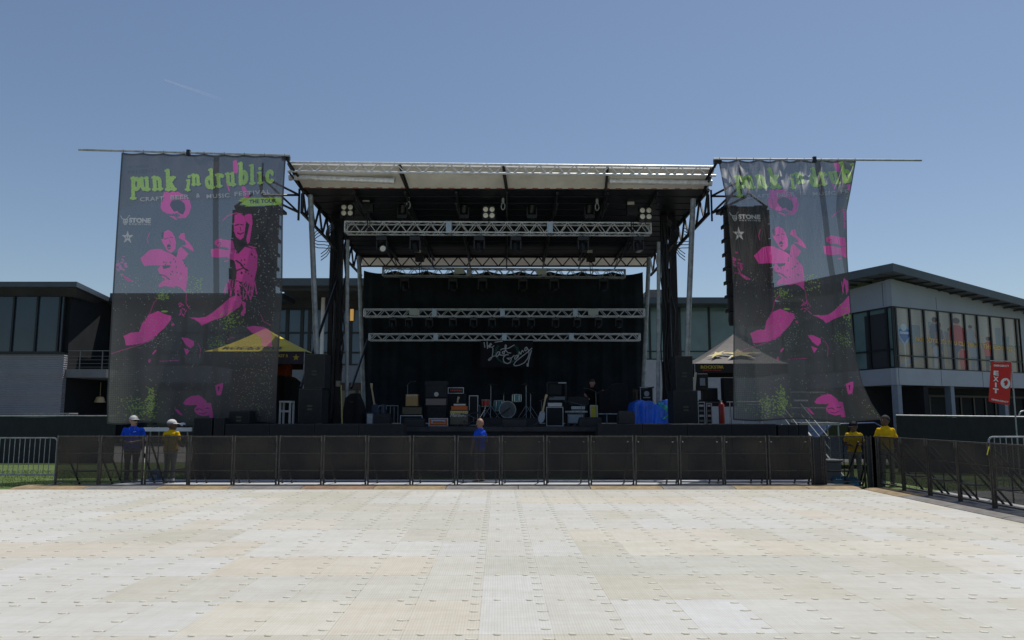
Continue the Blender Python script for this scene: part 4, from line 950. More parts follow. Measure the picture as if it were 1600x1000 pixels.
    put(Q([(575,350),(610,352),(654,372),(655,398),(632,417),(600,392)])); put(Q([(590,415),(630,432),(606,460)])); put(seg([(400,450),(416,432)],9,X2,Y2)); put(ell(378,495,8,12,X2,Y2)&(rs.rand(H,W)<.6)); put(ell(520,268,10,10,X2,Y2)&(rs.rand(H,W)<.6))
    for st_ in ([(436,100),(405,130),(380,195),(345,248)],[(598,40),(606,80),(602,130),(622,170)],[(120,458),(200,430),(320,395),(412,350)],[(678,385),(697,420),(690,480)],[(1065,205),(1085,250),(1130,272)],[(440,498),(560,492)],[(870,362),(885,350),(905,352)]): put(seg(st_,4,X2,Y2),pk*.75,.78)
    for _ in range(16): x=rs.uniform(568,612); y=rs.uniform(130,205); put(seg([(x,y),(x+rs.uniform(-18,18),y+rs.uniform(4,14))],5,X2,Y2),pk*.85)
    put(Q([(790,648),(812,640),(838,632),(836,670),(826,708),(800,712),(794,685)])); dark(Q([(805,660),(818,652),(812,690)]))
    put(Q([(585,760),(605,735),(640,715),(690,711),(722,735),(735,752),(700,768),(650,772),(600,771)])); put(Q([(656,795),(680,765),(720,755),(762,758),(768,800),(774,852),(748,852),(745,835),(712,842),(672,830),(655,812)]))
    dark(seg([(668,800),(690,795),(705,804)],5,X2,Y2)); dark(seg([(725,792),(748,790)],5,X2,Y2)); dark(seg([(685,822),(712,828),(735,815)],4,X2,Y2)); put(Q([(530,790),(552,800),(582,836),(562,832),(540,810)]))
    # speckles
    def spk(n,x0_,x1,y0,y1,c,r0,r1,XX=X2,YY=Y2,cl=None):
        for _ in range(n):
            if cl: x=rs.normal((x0_+x1)/2,(x1-x0_)/3.5); y=rs.normal((y0+y1)/2,(y1-y0)/3.5)
            else: x=rs.uniform(x0_,x1); y=rs.uniform(y0,y1)
            r=rs.uniform(r0,r1); m_=np.abs(XX-x)<9; m_&=np.abs(YY-y)<9; put(m_&(((XX-x)/(r*1.3))**2+((YY-y)/r)**2<1),c,.86)
    gr=(.24,.36,.08); wh=(.30,.32,.28)
    spk(170,200,420,720,850,gr,2,4.5,cl=1); spk(120,360,410,660,830,gr,2,4.5,cl=1); spk(130,800,945,170,300,gr,2,4,cl=1); spk(70,420,500,60,110,gr,1.8,3.5,cl=1); spk(80,740,860,330,430,gr,1.5,3,cl=1)
    spk(420,130,1150,60,860,wh,1.2,2.6); spk(110,300,520,200,420,wh,1.2,2.6); spk(260,950,1150,60,860,wh,1.2,2.8); spk(90,900,1150,540,840,(.28,.36,.10),1.5,3)
    spk(150,1240,1410,430,1000,wh,1.5,4,X,Y); spk(60,800,900,880,990,gr,2,4,X,Y); spk(60,350,800,850,1000,wh,1.5,3,X,Y)
    put(ell(470,186,22,6,X2,Y2),(.26,.45,.06)); 
    # halftone dots fading in from the lower left
    gx=np.abs(((X2-95)/11.5)%1-.5); gy=np.abs(((Y2)/11.5)%1-.5); dd=np.hypot(gx,gy); fall=np.clip(1-(X2-95)/230,0,1)*np.clip((Y2-430)/300,0,1); m_=(dd<.12+.26*fall)&(fall>.05)
    col[m_]=(.17,.18,.13); al[m_]=.83
    gl=np.clip(1-(X2-130)/330,0,1)*np.clip((Y2-60)/200,0,1); col+= (gl[...,None]*.07)*np.array((1,.98,.85));  # painted glow: lower left lightened as if light came through
    # lettering ------------------------------------------------
    LT=stroke_letters(); word=[('p',440,322,62,0),('u',502,322,60,-5),('n',583,318,62,-4),('k',668,318,66,-2),('i',795,318,52,6),('n',838,286,54,-4),('d',925,308,58,-4),('r',1000,298,60,-6),('u',1062,290,58,-4),('b',1140,278,64,0),('l',1215,278,58,-2),('i',1268,275,52,-2),('c',1318,272,60,-2)]
    mask=np.zeros((H,W),bool)
    for ch,x,y,s,rot in word:
        st_,sf,wd=LT[ch]; c,sn=math.cos(math.radians(rot)),math.sin(math.radians(rot)); sx=s*1.02; sy=s*1.34*(.92 if ch in 'in' and x<860 and x>780 else 1)
        f=lambda pts:[(x+(a*sx)*c-(b_*sy)*sn, y+(a*sx)*sn+(b_*sy)*c) for a,b_ in pts]
        if ch=='k': f=lambda pts:[(x+(a*sx)*c-(b_*sy*.93)*sn, y+(a*sx)*sn+(b_*sy*.93)*c) for a,b_ in pts]
        for q in st_: mask|=seg(f(q),s*.40,X,Y)
        for q in sf: mask|=seg(f(q),s*.25,X,Y)
    sh=np.roll(np.roll(mask,4,1),3,0)&~mask; dark(sh); 
    wear=rs.rand(H,W)>.03; put(mask&wear,np.array((.38,.60,.13)),.92)
    put(P([(1140,388),(1165,380),(1150,372),(1420,368),(1422,415),(1180,428),(1195,418),(1150,412),(1168,402)]),(.33,.52,.05),.9)
    tt=rtext('THE TOUR',1300,393,26,180,X,Y,rot=-.03,bold=.04); put(tt,(.03,.04,.02),.9)
    for (wd_,cx,cy,w__,rot) in (('CRAFT',575,378,155,-.05),('BEER',757,365,120,-.05),('&',877,356,26,-.04),('MUSIC',1007,358,150,-.05),('FESTIVAL',1232,338,236,-.07)):
        t=rtext(wd_,cx,cy,27,w__,X,Y,rot=rot,bold=.02,space=1.15); put(np.roll(np.roll(t,3,1),3,0),(.02,.02,.02),.8); put(t,(.42,.42,.42),.88)
    put(rtext('PRESENTS',515,198,24,190,X,Y,rot=-.08,bold=.0),(.045,.045,.05),.85); put(rtext('FAT WRECK',485,168,18,140,X,Y,rot=-.08),(.05,.05,.055),.82)
    put(rtext('STONE',498,518,32,142,X,Y,rot=.02,bold=.05),(.52,.52,.52),.9); put(rtext('BREWING',498,543,10,140,X,Y,rot=.02,bold=.03,space=1.3),(.46,.46,.46),.9)
    w_c=(.44,.44,.44)
    put(seg([(372,488),(380,505),(396,512),(412,508),(426,490),(430,486)],5,X,Y),w_c,.88); put(P([(386,508),(420,508),(418,530),(408,548),(396,548),(388,530)]),w_c,.88); dark(ell(396,520,3,4,X,Y)); dark(ell(410,520,3,4,X,Y)); dark(seg([(398,538),(408,538)],2,X,Y))
    star=[]; 
    for k in range(10): a=-PI/2+k*PI/5; r=(46 if k%2==0 else 17); star.append((418+r*.9*math.cos(a),628+r*math.sin(a)))
    put(P(star),(.50,.50,.50),.9); dark(rtext('R',411,630,13,9,X,Y,bold=.03)); dark(rtext('R',425,630,13,9,X,Y,bold=.03))
    col*=(1+.10*rs.randn(H,W,1)*.8); col=np.clip(col,0,1)
    # seams: sewn double strips
    sm=(np.abs(PX-(338.5-(PY-240)*.004))<4.5); al[sm]=np.minimum(1,al[sm]+.13); col[sm]*=.80
    return col,al
def banner_mat():
    m=bpy.data.materials.new('printed_banner_mesh'); m.use_nodes=True; n=m.node_tree; n.nodes.clear(); L=n.links.new
    o=n.nodes.new('ShaderNodeOutputMaterial'); mx=n.nodes.new('ShaderNodeMixShader'); tr=n.nodes.new('ShaderNodeBsdfTransparent')
    p=n.nodes.new('ShaderNodeBsdfPrincipled'); tl=n.nodes.new('ShaderNodeBsdfTranslucent'); m2=n.nodes.new('ShaderNodeMixShader'); m2.inputs[0].default_value=.33
    p.inputs['Roughness'].default_value=.52; p.inputs['Specular IOR Level'].default_value=.8
    a=n.nodes.new('ShaderNodeAttribute'); a.attribute_name='print'
    L(a.outputs[0],p.inputs['Base Color']); L(a.outputs[0],tl.inputs[0]); L(p.outputs[0],m2.inputs[1]); L(tl.outputs[0],m2.inputs[2])
    L(a.outputs['Alpha'],mx.inputs[0]); L(tr.outputs[0],mx.inputs[1]); L(m2.outputs[0],mx.inputs[2]); L(mx.outputs[0],o.inputs[0]); return m
BM=banner_mat()
def hang(kind):
    H,W=720,470; us=np.linspace(0,1,W); vs=np.linspace(0,1,H); Uu,V=np.meshgrid(us,vs); YB_=21.3
    if kind=='l':
        yt=238+5*Uu+1.6*np.abs(np.sin(Uu*PI*8)); yb=662-2*Uu+1.5*np.sin(Uu*20)
        PY=yt+(yb-yt)*V; xl_=190-25*V-4*np.sin(V*PI)*.3+2*np.maximum(0,V-.9)*10; xr_=447-15*V-1.5*np.sin(V*9)
        PX=xl_+(xr_-xl_)*Uu; APX=PX; 
        APX=190+(447-190)*Uu - (25*(1-Uu)+15*Uu)*V
        fold=.05*np.sin(Uu*9+V*2)+.03*np.sin(Uu*23+V*3.1)+.10*np.sin(V*3.1)*np.sin(Uu*5)+.035*np.sin(Uu*PI*16)*np.exp(-V*14)
        fold+=.10*np.exp(-((Uu-.22)/.06)**2)*np.clip((V-.55)*2,0,1)-.08*np.exp(-((Uu-.36)/.05)**2)*np.clip((V-.55)*2,0,1)
        APY=PY; fold*=1.7; fold+=.035*np.sin(Uu*31+V*6)*np.sin(V*7+Uu*3)+.02*np.sin(V*26+Uu*9)*np.exp(-V*4)
    else:
        yt=249+3.5*np.abs(np.sin(Uu*PI*6.5+.3))-1*Uu; yb=656+2*np.sin(Uu*11)+2*Uu
        PY=yt+(yb-yt)*V
        vy=(PY-249)/407
        xl_=np.interp(PY,[249,300,340,400,460,520,660],[1122,1132,1138,1143,1146,1146,1145])
        xr_=np.interp(PY,[249,300,330,400,460,520,560,600,630,658],[1338,1329,1323,1324,1328,1333,1338,1348,1362,1381])
        PX=xl_+(xr_-xl_)*Uu; off=np.interp(PY,[249,300,345,400,520,640,660],[938,946,952,958,978,987,988]); APX=PX-off; APY=PY-np.interp(PY,[249,345,420,520,660],[-1,-6,-3,-4,-1])
        g=np.exp(-V*5.0); kk=(Uu*6.5+.1)%1; tri=np.abs(kk-.5)*2
        sw=V*34+6.0*(tri-.5)**2*(1+V*6); fold=.07*np.sin(Uu*8+V*2.5)+g*(.15*tri**1.4+.032*np.sin(sw*1.9+Uu*5)+.03*np.abs(np.sin(Uu*24+V*9))+.02*np.sin(Uu*13-V*26))+.06*np.sin(Uu*19+V*4)+.016*np.sin(Uu*47+V*11)*np.sin(V*13+Uu*7)
        fold+=.22*np.exp(-((Uu-.33-.02*V)/.035)**2)*np.clip(1-V*1.2,0,1)+.28*np.clip((Uu-.86)/.14,0,1)**1.3*np.clip(1-V*1.0,.1,1)
        fold+=.09*np.sin((Uu+V*.8)*22)*np.clip(1-abs(V-.16)*5,0,1)
        fold-=.10*np.sin(V*PI)*Uu
        up=np.clip(V/.14,0,1); dn=np.clip((V-.14)/.34,0,1); bulge=(up*up*(3-2*up))*(1-dn*dn*(3-2*dn)); fold-=bulge*(.50+.10*np.sin(Uu*PI*6.5*2+.8)+.05*np.sin(Uu*21+V*14))*np.clip(1.15-Uu*.45,0,1)
    dx=(PX-800)/FPX; dy=(500-PY)/FPX; YY=YB_+fold; t=YY/(cp-dy*sp); P=np.stack([dx*t,YY,EYE+(sp+dy*cp)*t],-1)
    col,al=banner_art(APX,APY,seed=2 if kind=='l' else 5,topk=1.75 if kind=='l' else 2.7)  # larger right value paints sun sheen into the top field
    if kind=='r':
        rr=(Uu>.86+.25*V)&(V<.6); al[rr]=np.minimum(1,al[rr]+.1)
    hem=(V<.007)|(V>.994)|(Uu<.010)|(Uu>.990); col[hem]=(.045,.045,.05); al[hem]=.95
    rg_=np.concatenate([col,al[...,None]],-1); c=U(float(PX[-1].mean()),float(PY[-1].mean()),YB_)
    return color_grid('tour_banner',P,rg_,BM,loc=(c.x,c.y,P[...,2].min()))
bl=hang('l'); tag(bl,'sheer "punk in drublic" banner hanging flat, with pink dancers, left of the stage','banner','tour banners beside the stage')
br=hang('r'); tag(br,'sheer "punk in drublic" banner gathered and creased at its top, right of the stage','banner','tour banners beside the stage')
for (a,b_,Y0,Y1,cl,lab) in (((123,234),(453,243),21.15,21.3,(294,),'long grey pole sticking out to the left that carries the left banner'),((1115,248.5),(1440,250.5),21.3,21.15,(1273,),'long grey pole sticking out to the right that carries the right banner')):
    A=U(*a,Y0); B=U(*b_,Y1); t=thing('banner_pole',lab,'pole',A.lerp(B,.5),'banner poles'); m=M(); m.bar(A,B,.030,10); m.build('tube',ALUD,t,smooth=True)
    m=M()
    for px in cl:
        f=(px-a[0])/(b_[0]-a[0]); c=A.lerp(B,f); m.cbox(c,(.09,.10,.16)); 
    m.build('clamp',BLKM,t)
    m=M(); e=B if a[0]<800 else A; s_=1 if a[0]<800 else -1; q=U(447 if s_>0 else 1121,247 if s_>0 else 252,21.4); m.cbox(q,(.22,.12,.12)); m.bar(q,q+Vector((s_*.1,.9,-.25)),.04,6); m.build('bracket',BLKM,t)
    m=M(); n_=8
    for k in range(n_+1):
        px=(193+k*31.5) if s_>0 else (1124+k*26.5); f=(px-a[0])/(b_[0]-a[0]); c=A.lerp(B,f)
        if px>b_[0] and s_>0: continue
        m.bar(c+Vector((0,-.035,.035)),c+Vector((0,.0,-.07)),.008,4)
    m.build('tie',BLKM,t)
# ================================================================== LINE ARRAYS
def array(side):
    Y=22.7; x0_,x1=(368,440.5) if side=='l' else (1125.5,1198); c=U((x0_+x1)/2,330,Y); W=(x1-x0_)*Y/1200/cp*.985
    t=thing('line_array','tall black line array hanging behind the '+('left' if side=='l' else 'right')+' banner','speaker array',c,'line arrays'); top=U(800,331,Y).z; dzn=.44
    m=M(); m.box((c.x-W/2,Y-.1,top+.06),(c.x+W/2,Y+.6,top+.14))
    for k in (-1,1): m.bar((c.x+k*W*.48,Y-.2,top+.10),(c.x+k*W*.2,Y+.2,top+.62),.04,6); m.bar((c.x+k*W*.48,Y-.2,top+.10),(c.x+k*W*.2,Y-.2,top+.10),.05,6)
    m.bar((c.x,Y+.2,top+.6),(c.x,Y+.2,top+1.6),.03,6); m.build('fly_frame',BLKM,t)
    y=Y; z=top
    for i in range(8):
        tilt=math.radians(1.2+i*1.9); h=dzn-.03; hh=h/2*.86
        R=Matrix.Rotation(tilt,3,'X'); ctr=Vector((c.x,y,z-dzn/2)); mm=M()
        vs=[Vector((sx_*W/2,-.30,sz*h/2)) for sx_,sz in((-1,-1),(1,-1),(1,1),(-1,1))]+[Vector((sx_*W/2*.80,.30,sz*hh*.80)) for sx_,sz in((-1,-1),(1,-1),(1,1),(-1,1))]
        mm.add([ctr+R@v for v in vs],[(0,1,2,3),(7,6,5,4),(0,4,5,1),(1,5,6,2),(2,6,7,3),(3,7,4,0)]); cb=mm.build('cabinet',CAB,t)
        g_=M(); vs=[Vector((sx_*W/2*.93,-.31,sz*h/2*.86)) for sx_,sz in((-1,-1),(1,-1),(1,1),(-1,1))]; g_.prism3([ctr+R@v for v in vs],R@Vector((0,.008,0))); g_.build('grille',GRL,cb)
        m2=M(); 
        for k in (-1,1): m2.cbox(ctr+Vector((k*(W/2-.05),.02,h/2)),(.04,.4,.10))
        m2.build('rigging_plate',BLKM,cb)
        fb=M(); fb.cbox(ctr+Vector((0,.0,h/2+.01)),(W*.86,.42,.09)); fb.build('joint_block',BLKM,cb)
        z-=dzn*math.cos(tilt)*.995; y+=dzn*math.sin(tilt)*-.55
array('l'); array('r')
# ================================================================== WING DECKS
for side,(a,b_) in (('left',(172,451)),('right',(1113,1262))):
    x0_,x1=U(a,660,22).x,U(b_,660,22).x; t=thing('wing_platform',f'low black side platform at the {side} of the stage, behind the banner','platform',((x0_+x1)/2,25,-.05),'side platforms')
    if side=='left': x0_=U(302,660,22).x
    m=M(); m.box((x0_,22.1,DK-.14),(x1,29,DK-.005)); m.build('deck',MATS['deck_ply'],t)
    m=M()
    for k in range(5):
        x=x0_+.1+(x1-x0_-.2)*k/4
        for yy in (22.2,25,28.8): m.bar((x,yy,-.05),(x,yy,DK-.14),.03,6)
    m.build('leg',BLKM,t); P=drape_mesh(x0_,x1,22.06,-.05,DK-.01,9,.02,100,6,seed=8); P[...,1]-=.03*(P[...,0]+6); drape('skirt',P,SK,t)
# ================================================================== SUBS AND SPEAKERS
def sub(x,Y,w_,z0,h,label,grp,rings=2,depth=.75):
    t=thing('subwoofer',label,'speaker',(x+w_/2,Y,z0),grp); m=M(); m.box((x,Y,z0),(x+w_,Y+depth,z0+h)); m.build('cabinet',CAB,t,bevel=.012)
    m=M(); m.box((x+.03,Y-.012,z0+.03),(x+w_-.03,Y-.001,z0+h-.03)); m.build('grille',GRL,t)
    for k in range(rings):
        m=M(); cx=x+w_*(k+.5)/rings; R_=min(.24,w_/rings*.42); m.lathe((cx,Y-.013,z0+h*.48),[(R_,0),(R_,.012),(R_*.93,.016),(R_*.93,.004),(R_*.5,.0),(R_*.45,.01),(R_*.1,.012)],28,'y'); m.build('driver_ring',mat('driver_ring',(.022,.023,.027),.55),t,smooth=True)
SX0=U(352,670,20.3).x; sw=1.155
for i in range(4): sub(SX0+i*(sw+.012),20.3,sw,-.05,1.46,f'double subwoofer in the left floor row, {ordinal(i)} from the left','floor subwoofers left of the stage centre')
SX1=U(935,670,20.3).x
for i in range(4): sub(SX1+i*(sw+.012),20.3,sw,-.05,1.46,f'double subwoofer in the right floor row, {ordinal(i)} from the left','floor subwoofers right of the stage centre')
for i,px in enumerate((1216,1232,1248)): 
    x=U(px,670,20.3).x; sub(x,20.3,.255,-.05,1.44,f'narrow black cabinet right of the right subwoofer row, {ordinal(i)} from the left','narrow black cabinets by the steps',1,.5)
for i,px in enumerate((302.5,317,334)):
    x=U(px,660,20.3).x; sub(x,20.3,.24 if i<2 else .28,-.05,1.62,f'narrow black cabinet left of the left subwoofer row, {ordinal(i)} from the left','narrow black cabinets by the left table',1,.5)
def speaker(px0,px1,py0,z0,Y,depth,label,grp=None,dots=True,name='loudspeaker'):
    x0_,x1=U(px0,py0,Y).x,U(px1,py0,Y).x; z1=U(px0,py0,Y).z; t=thing(name,label,'speaker',((x0_+x1)/2,Y,z0),grp)
    m=M(); m.box((x0_,Y,z0),(x1,Y+depth,z1)); m.build('cabinet',CAB,t,bevel=.01)
    m=M(); m.box((x0_+.02,Y-.01,z0+.03),(x1-.02,Y-.001,z1-.03)); m.build('grille',GRL,t)
    m=M(); cx=(x0_+x1)/2; m.cbox((cx,Y-.014,z0+(z1-z0)*.5),(.14,.008,.05)); m.cbox((cx,Y-.014,z0+(z1-z0)*.5-.09),(.14,.008,.05))
    m.build('badge',mat('dark_badge',(.004,.004,.005),.3),t); return z1
zt_=speaker(467,503,607,1.415,20.9,.8,'large black side speaker, lower one of the left stack on the subwoofers','stacked side speakers')
speaker(476,508,553,zt_+.002,20.95,.7,'upper black speaker of the left stack, on the larger one','stacked side speakers')
zt_=speaker(1052,1090,610,1.415,20.9,.8,'large black side speaker, lower one of the right stack on the subwoofers','stacked side speakers')
speaker(1055,1082,556,zt_+.002,20.95,.7,'upper black speaker of the right stack, on the larger one','stacked side speakers')
speaker(358,390,642,1.415,20.6,.5,'small black speaker lying on the left subwoofer row behind the banner')
speaker(1131,1150,590,1.9,24.0,.4,'black monitor speaker on a stand under the right tent')
m=M(); c=U(1140,600,24.2); m.bar((c.x,24.2,DK),(c.x,24.2,1.9),.02,8); m.bar((c.x-.3,24.2,DK+.01),(c.x+.3,24.2,DK+.01),.015,6); tag(m.build('speaker_stand',BLKM),'black speaker stand under the right tent','stand')
def wedge(px0,px1,py0,z0,Y,label,grp='floor monitor wedges'):
    x0_,x1=U(px0,py0,Y).x,U(px1,py0,Y).x; h=U(px0,py0,Y).z-z0; t=thing('monitor_wedge',label,'speaker',((x0_+x1)/2,Y,z0),grp)
    m=M(); m.add([(x,y,z) for x in (x0_,x1) for (y,z) in ((Y,z0),(Y+.48,z0),(Y+.56,z0+h*.55),(Y+.12,z0+h),(Y,z0+h*.8))],[(0,1,2,3,4),(9,8,7,6,5)]+[(i,5+i,5+(i+1)%5,(i+1)%5) for i in range(5)]); m.build('cabinet',CAB,t,bevel=.01)
    m=M(); m.prism3([(x0_+.03,Y+.14,z0+h-.005),(x1-.03,Y+.14,z0+h-.005),(x1-.03,Y+.545,z0+h*.57),(x0_+.03,Y+.545,z0+h*.57)],(0,.006,.008)); m.build('grille',GRL,t)
wedge(584,609,646,DK,22.6,'monitor wedge at the left rear of the stage beside the silver pole')
wedge(967,992,642,1.415,20.6,'monitor wedge on the right subwoofer row beside the blue tarp')
wedge(632,662,653,DK,22.3,'monitor wedge in front of the silver edged case'); wedge(785,822,653,DK,22.2,'monitor wedge in front of the kick drum'); wedge(905,940,652,DK,22.2,'monitor wedge below the yellow panel')
wedge(592,603,640,DK,24.4,'small wedge seen behind the left rear monitor')
# ================================================================== BACKLINE
TAN=mat('tan_tweed',(.42,.26,.11),.8,noise=.2,nscale=30,bump=.2,bscale=120); OLV=mat('olive_grille',(.13,.11,.065),.8,noise=.3,nscale=30); BRN=mat('brown_grille',(.15,.12,.085),.8,noise=.25,nscale=60)
GREYG=mat('pale_grey_grille',(.26,.30,.33),.8,noise=.2,nscale=30); ORG=mat('orange_tolex',(.62,.13,.025),.6,noise=.2); GLD=mat('gold_panel',(.62,.48,.15),.5,.1); SILV=mat('silver_panel',(.48,.49,.51),.4,.2,noise=.3,nscale=20)
YEL=mat('yellow_board',(.42,.36,.03),.6,noise=.2); TEAL=mat('teal_sparkle',(.015,.26,.32),.3,noise=.3,nscale=30); RED=mat('red_lacquer',(.6,.04,.03),.35)
def amp(px0,px1,py0,Y,z0,dep,label,cat='amplifier',name='guitar_amp',body=TOLEX,grille=GRL,edge=None,panel=None,ptop=.0,ph=.16,grp=None,logo=None,feet=True):
    x0_,x1=U(px0,py0,Y).x,U(px1,py0,Y).x; z1=U((px0+px1)/2,py0,Y).z; h=z1-z0; t=thing(name,label,cat,((x0_+x1)/2,Y,z0),grp)
    fz=.02 if feet else 0
    m=M(); m.box((x0_,Y,z0+fz),(x1,Y+dep,z1)); m.build('cabinet',body,t,bevel=.008)
    if feet:
        m=M()
        for x in (x0_+.03,x1-.07): m.box((x,Y+.02,z0),(x+.04,Y+dep-.02,z0+fz+.002))
        m.build('feet',RUB,t)
    b_=.035 if h>.3 else .02; gt=z1-b_-(h*ph+.01 if panel else 0)
    if grille: m=M(); m.box((x0_+b_,Y-.008,z0+fz+b_),(x1-b_,Y-.001,gt)); m.build('grille_cloth',grille,t)
    if panel:
        m=M(); m.box((x0_+b_,Y-.012,gt+.008),(x1-b_,Y-.001,z1-b_*.6)); p_=m.build('control_panel',panel,t)
        m=M(); n_=max(3,int((x1-x0_)/.07))
        for k in range(n_):
            x=x0_+b_+.04+(x1-x0_-2*b_-.08)*k/(n_-1); m.lathe((x,Y-.013,(gt+.008+z1-b_*.6)/2),[(.012,0),(.010,.014)],8,'y')
        m.build('knobs',BLKM,p_)
    if edge:
        m=M(); e=.022
        for (a,c) in (((x0_-.004,z0),(x0_+e,z1+.004)),((x1-e,z0),(x1+.004,z1+.004))): m.box((a[0],Y-.015,a[1]),(c[0],Y+.01,c[1]))
        m.box((x0_+e,Y-.0145,z1-e),(x1-e,Y+.009,z1+.004)); m.box((x0_+e,Y-.0145,z0),(x1-e,Y+.009,z0+e)); m.build('edge_trim',edge,t)
    if logo: m=M(); text(m,logo[0],((x0_+x1)/2+logo[3],Y-.0095,z0+h*logo[2]),logo[1],bold=.004,shear=.3); m.build('logo_script',mat('logo_white',(.55,.52,.45),.5),t)
    m=M(); m.box(((x0_+x1)/2-.1,Y+dep*.4,z1+.001),((x0_+x1)/2+.1,Y+dep*.4+.03,z1+.022)); m.build('handle',RUB,t)
    return t,(x0_,x1,z1)
bl_='backline amplifiers'
_,r1=amp(625.5,660,649,24.0,DK,.7,'black road case with silver edges under the olive and tan amps','flight case','flight_case',edge=SILV,grille=None)
_,r2=amp(628,660,635.5,24.1,r1[2],.5,'wide olive fronted cabinet between the tan amp and the road case',grille=OLV,grp=bl_)
_,r3=amp(634,653,616,24.15,r2[2],.35,'small tan tweed amp on top of the olive cabinet',body=TAN,grille=TAN,panel=SILV,ph=.06,grp=bl_)
t_,r1=amp(670,700,653.5,23.8,DK,.5,'orange and white rack amp in a silver edged case on the stage floor',body=TOLEX,grille=ORG,edge=SILV,grp=bl_)
x0_,x1,z1=r1; m=M(); m.box((x0_+.085,23.785,DK+.075),(x1-.085,23.791,z1-.055)); m.build('face_plate',mat('pale_face',(.5,.52,.58),.5,noise=.2,nscale=12),t_)
m=M(); m.box((x0_+.12,23.778,DK+.09),(x1-.10,23.784,DK+.15)); m.build('orange_strip',ORG,t_)
m=M()
for k in range(6): m.lathe((x0_+.14+k*.05,23.784,z1-.10),[(.014,0),(.012,.012)],8,'y')
m.build('knobs',BLKM,t_)
_,r2=amp(668,697,635,24.0,r1[2]+.0,.5,'black cabinet with pale corners on the orange rack amp',edge=None,grp=bl_)
_,r3=amp(664.5,698,622,24.0,r2[2],.45,'black amp head with a pinkish centre panel',grille=mat('pinkish_panel',(.16,.12,.12),.5),grp=bl_)
_,r4=amp(665,697,602,24.05,r3[2],.5,'tall black case with a round pale badge topmost of its stack','flight case','flight_case',grille=None)
m=M(); cx=(r4[0]+r4[1])/2; m.lathe((cx+.02,24.045,r4[2]-.28),[(.07,0),(.07,.006)],20,'y'); m.k=0
o=m.build('badge',mat('pale_sticker',(.42,.42,.42),.6),_ if 0 else None, loc=(cx,24.045,r4[2]-.35)) 
tag(o,'round pale sticker on the tallest black case of the left backline','sticker')
_,r5=amp(664,699,595.5,24.05,r4[2],.5,'flat dark lid on the tallest case of the left backline','case lid','case_lid',grille=None,edge=None,feet=False)
_,r1=amp(702,733,641,23.9,DK,.45,'brown fronted combo amp with a gold strip and white script',body=TOLEX,grille=BRN,panel=GLD,ph=.13,grp=bl_,logo=('Marshall',.15,.70,-.02))
_,r2=amp(705,730,634.5,23.95,r1[2],.35,'orange amp head on the brown combo',body=ORG,grille=ORG,grp=bl_,feet=False)
_,r3=amp(708,728.5,630.2,23.98,r2[2],.25,'white fronted slim head on the orange amp head',body=TOLEX,grille=mat('white_front',(.6,.58,.52),.5),grp=bl_,feet=False)
_,r1=amp(697,727,615,25.2,DK,.5,'tall black speaker cabinet behind the brown combo',grp=bl_,name='speaker_cabinet',cat='speaker')
t_,r2=amp(700,724.5,605.5,25.2,r1[2],.3,'black amp head with a silver frame and red and white lettering',edge=SILV,grp=bl_,feet=False)
m=M()
for k in range(7): x=r2[0]+.08+k*.055; m.box((x,25.182,r2[2]-.125),(x+.035,25.186,r2[2]-.065))
m.build('front_letters',mat('red_letters',(.55,.08,.04),.5),t_)
_,r1=amp(733,747,618,25.6,DK,.5,'tall black case with silver edges left of the drums','flight case','flight_case',edge=SILV,grille=None)
_,r1=amp(853.5,880,636,23.7,DK,.5,'large black cabinet with silver edges, right of the drums',edge=ALUD,grp=bl_,name='speaker_cabinet',cat='speaker')
_,r2=amp(855,879,628.5,23.75,r1[2],.4,'silver fronted amp head on the large black cabinet',grille=SILV,grp=bl_,feet=False)
_,r3=amp(857,884,624,24.4,DK+.9,.4,'grey amp head behind the silver fronted one',grille=mat('grey_front',(.12,.13,.14),.6),grp=bl_,feet=False)
t_=thing('rack_stand','open rack stand with a chair shaped black load behind the right amps','rack',(U(868,640,25.6).x,25.6,DK)); m=M()
xa,xb=U(855,600,25.6).x,U(884,600,25.6).x; zr=U(870,598,25.6).z
for x in (xa,xb):
    for yy in (25.4,25.9): m.bar((x,yy,DK),(x,yy,zr),.02,6)
for z in (zr,DK+.9): m.bar((xa,25.4,z),(xb,25.4,z),.02,6); m.bar((xa,25.9,z),(xb,25.9,z),.02,6)
m.build('frame',BLKM,t_); m=M(); m.box(((xa+xb)/2+.05,25.35,zr-.03),(xb,25.4,zr+.0)); m.build('top_bar',SILV,t_)
m=M(); m.cbox(((xa+xb)/2-.05,25.6,zr-.22),(.42,.3,.36),ry=.06); m.build('load',TOLEX,t_)
_,r1=amp(886,913,646,23.8,DK+.05,.45,'pale grey fronted combo amp on a small stand, front right',grille=GREYG,body=mat('grey_tolex',(.06,.065,.07),.7),grp=bl_)
_,r2=amp(891,915.5,634,24.3,DK,.4,'grey combo amp behind the pale grey fronted one',grille=mat('mid_grey_grille',(.10,.115,.125),.7),panel=SILV,ph=.1,grp=bl_)
_,r3=amp(888,920,620,24.35,r2[2],.4,'black road case on the grey combo amp','flight case','flight_case',edge=None,grille=None)
m=M(); x=U(884,642,23.7).x; x1=U(919,642,23.7).x; m.box((x,23.9,U(884,643.5,23.9).z-.02),(x1,24.2,U(884,642,23.9).z)); tag(m.build('pale_shelf',ALUD),'thin pale shelf edge above the grey fronted combo','shelf')
_,r4=amp(922,934,633,23.7,DK+.12,.08,'yellow faced upright box right of the grey amps','box','yellow_box',body=mat('cream_side',(.4,.38,.3),.6),grille=YEL)
_,r1=amp(1000,1020,605,26.2,DK,.5,'tall road case with silver edges and an oval pale sticker','flight case','flight_case',edge=SILV,grille=None)
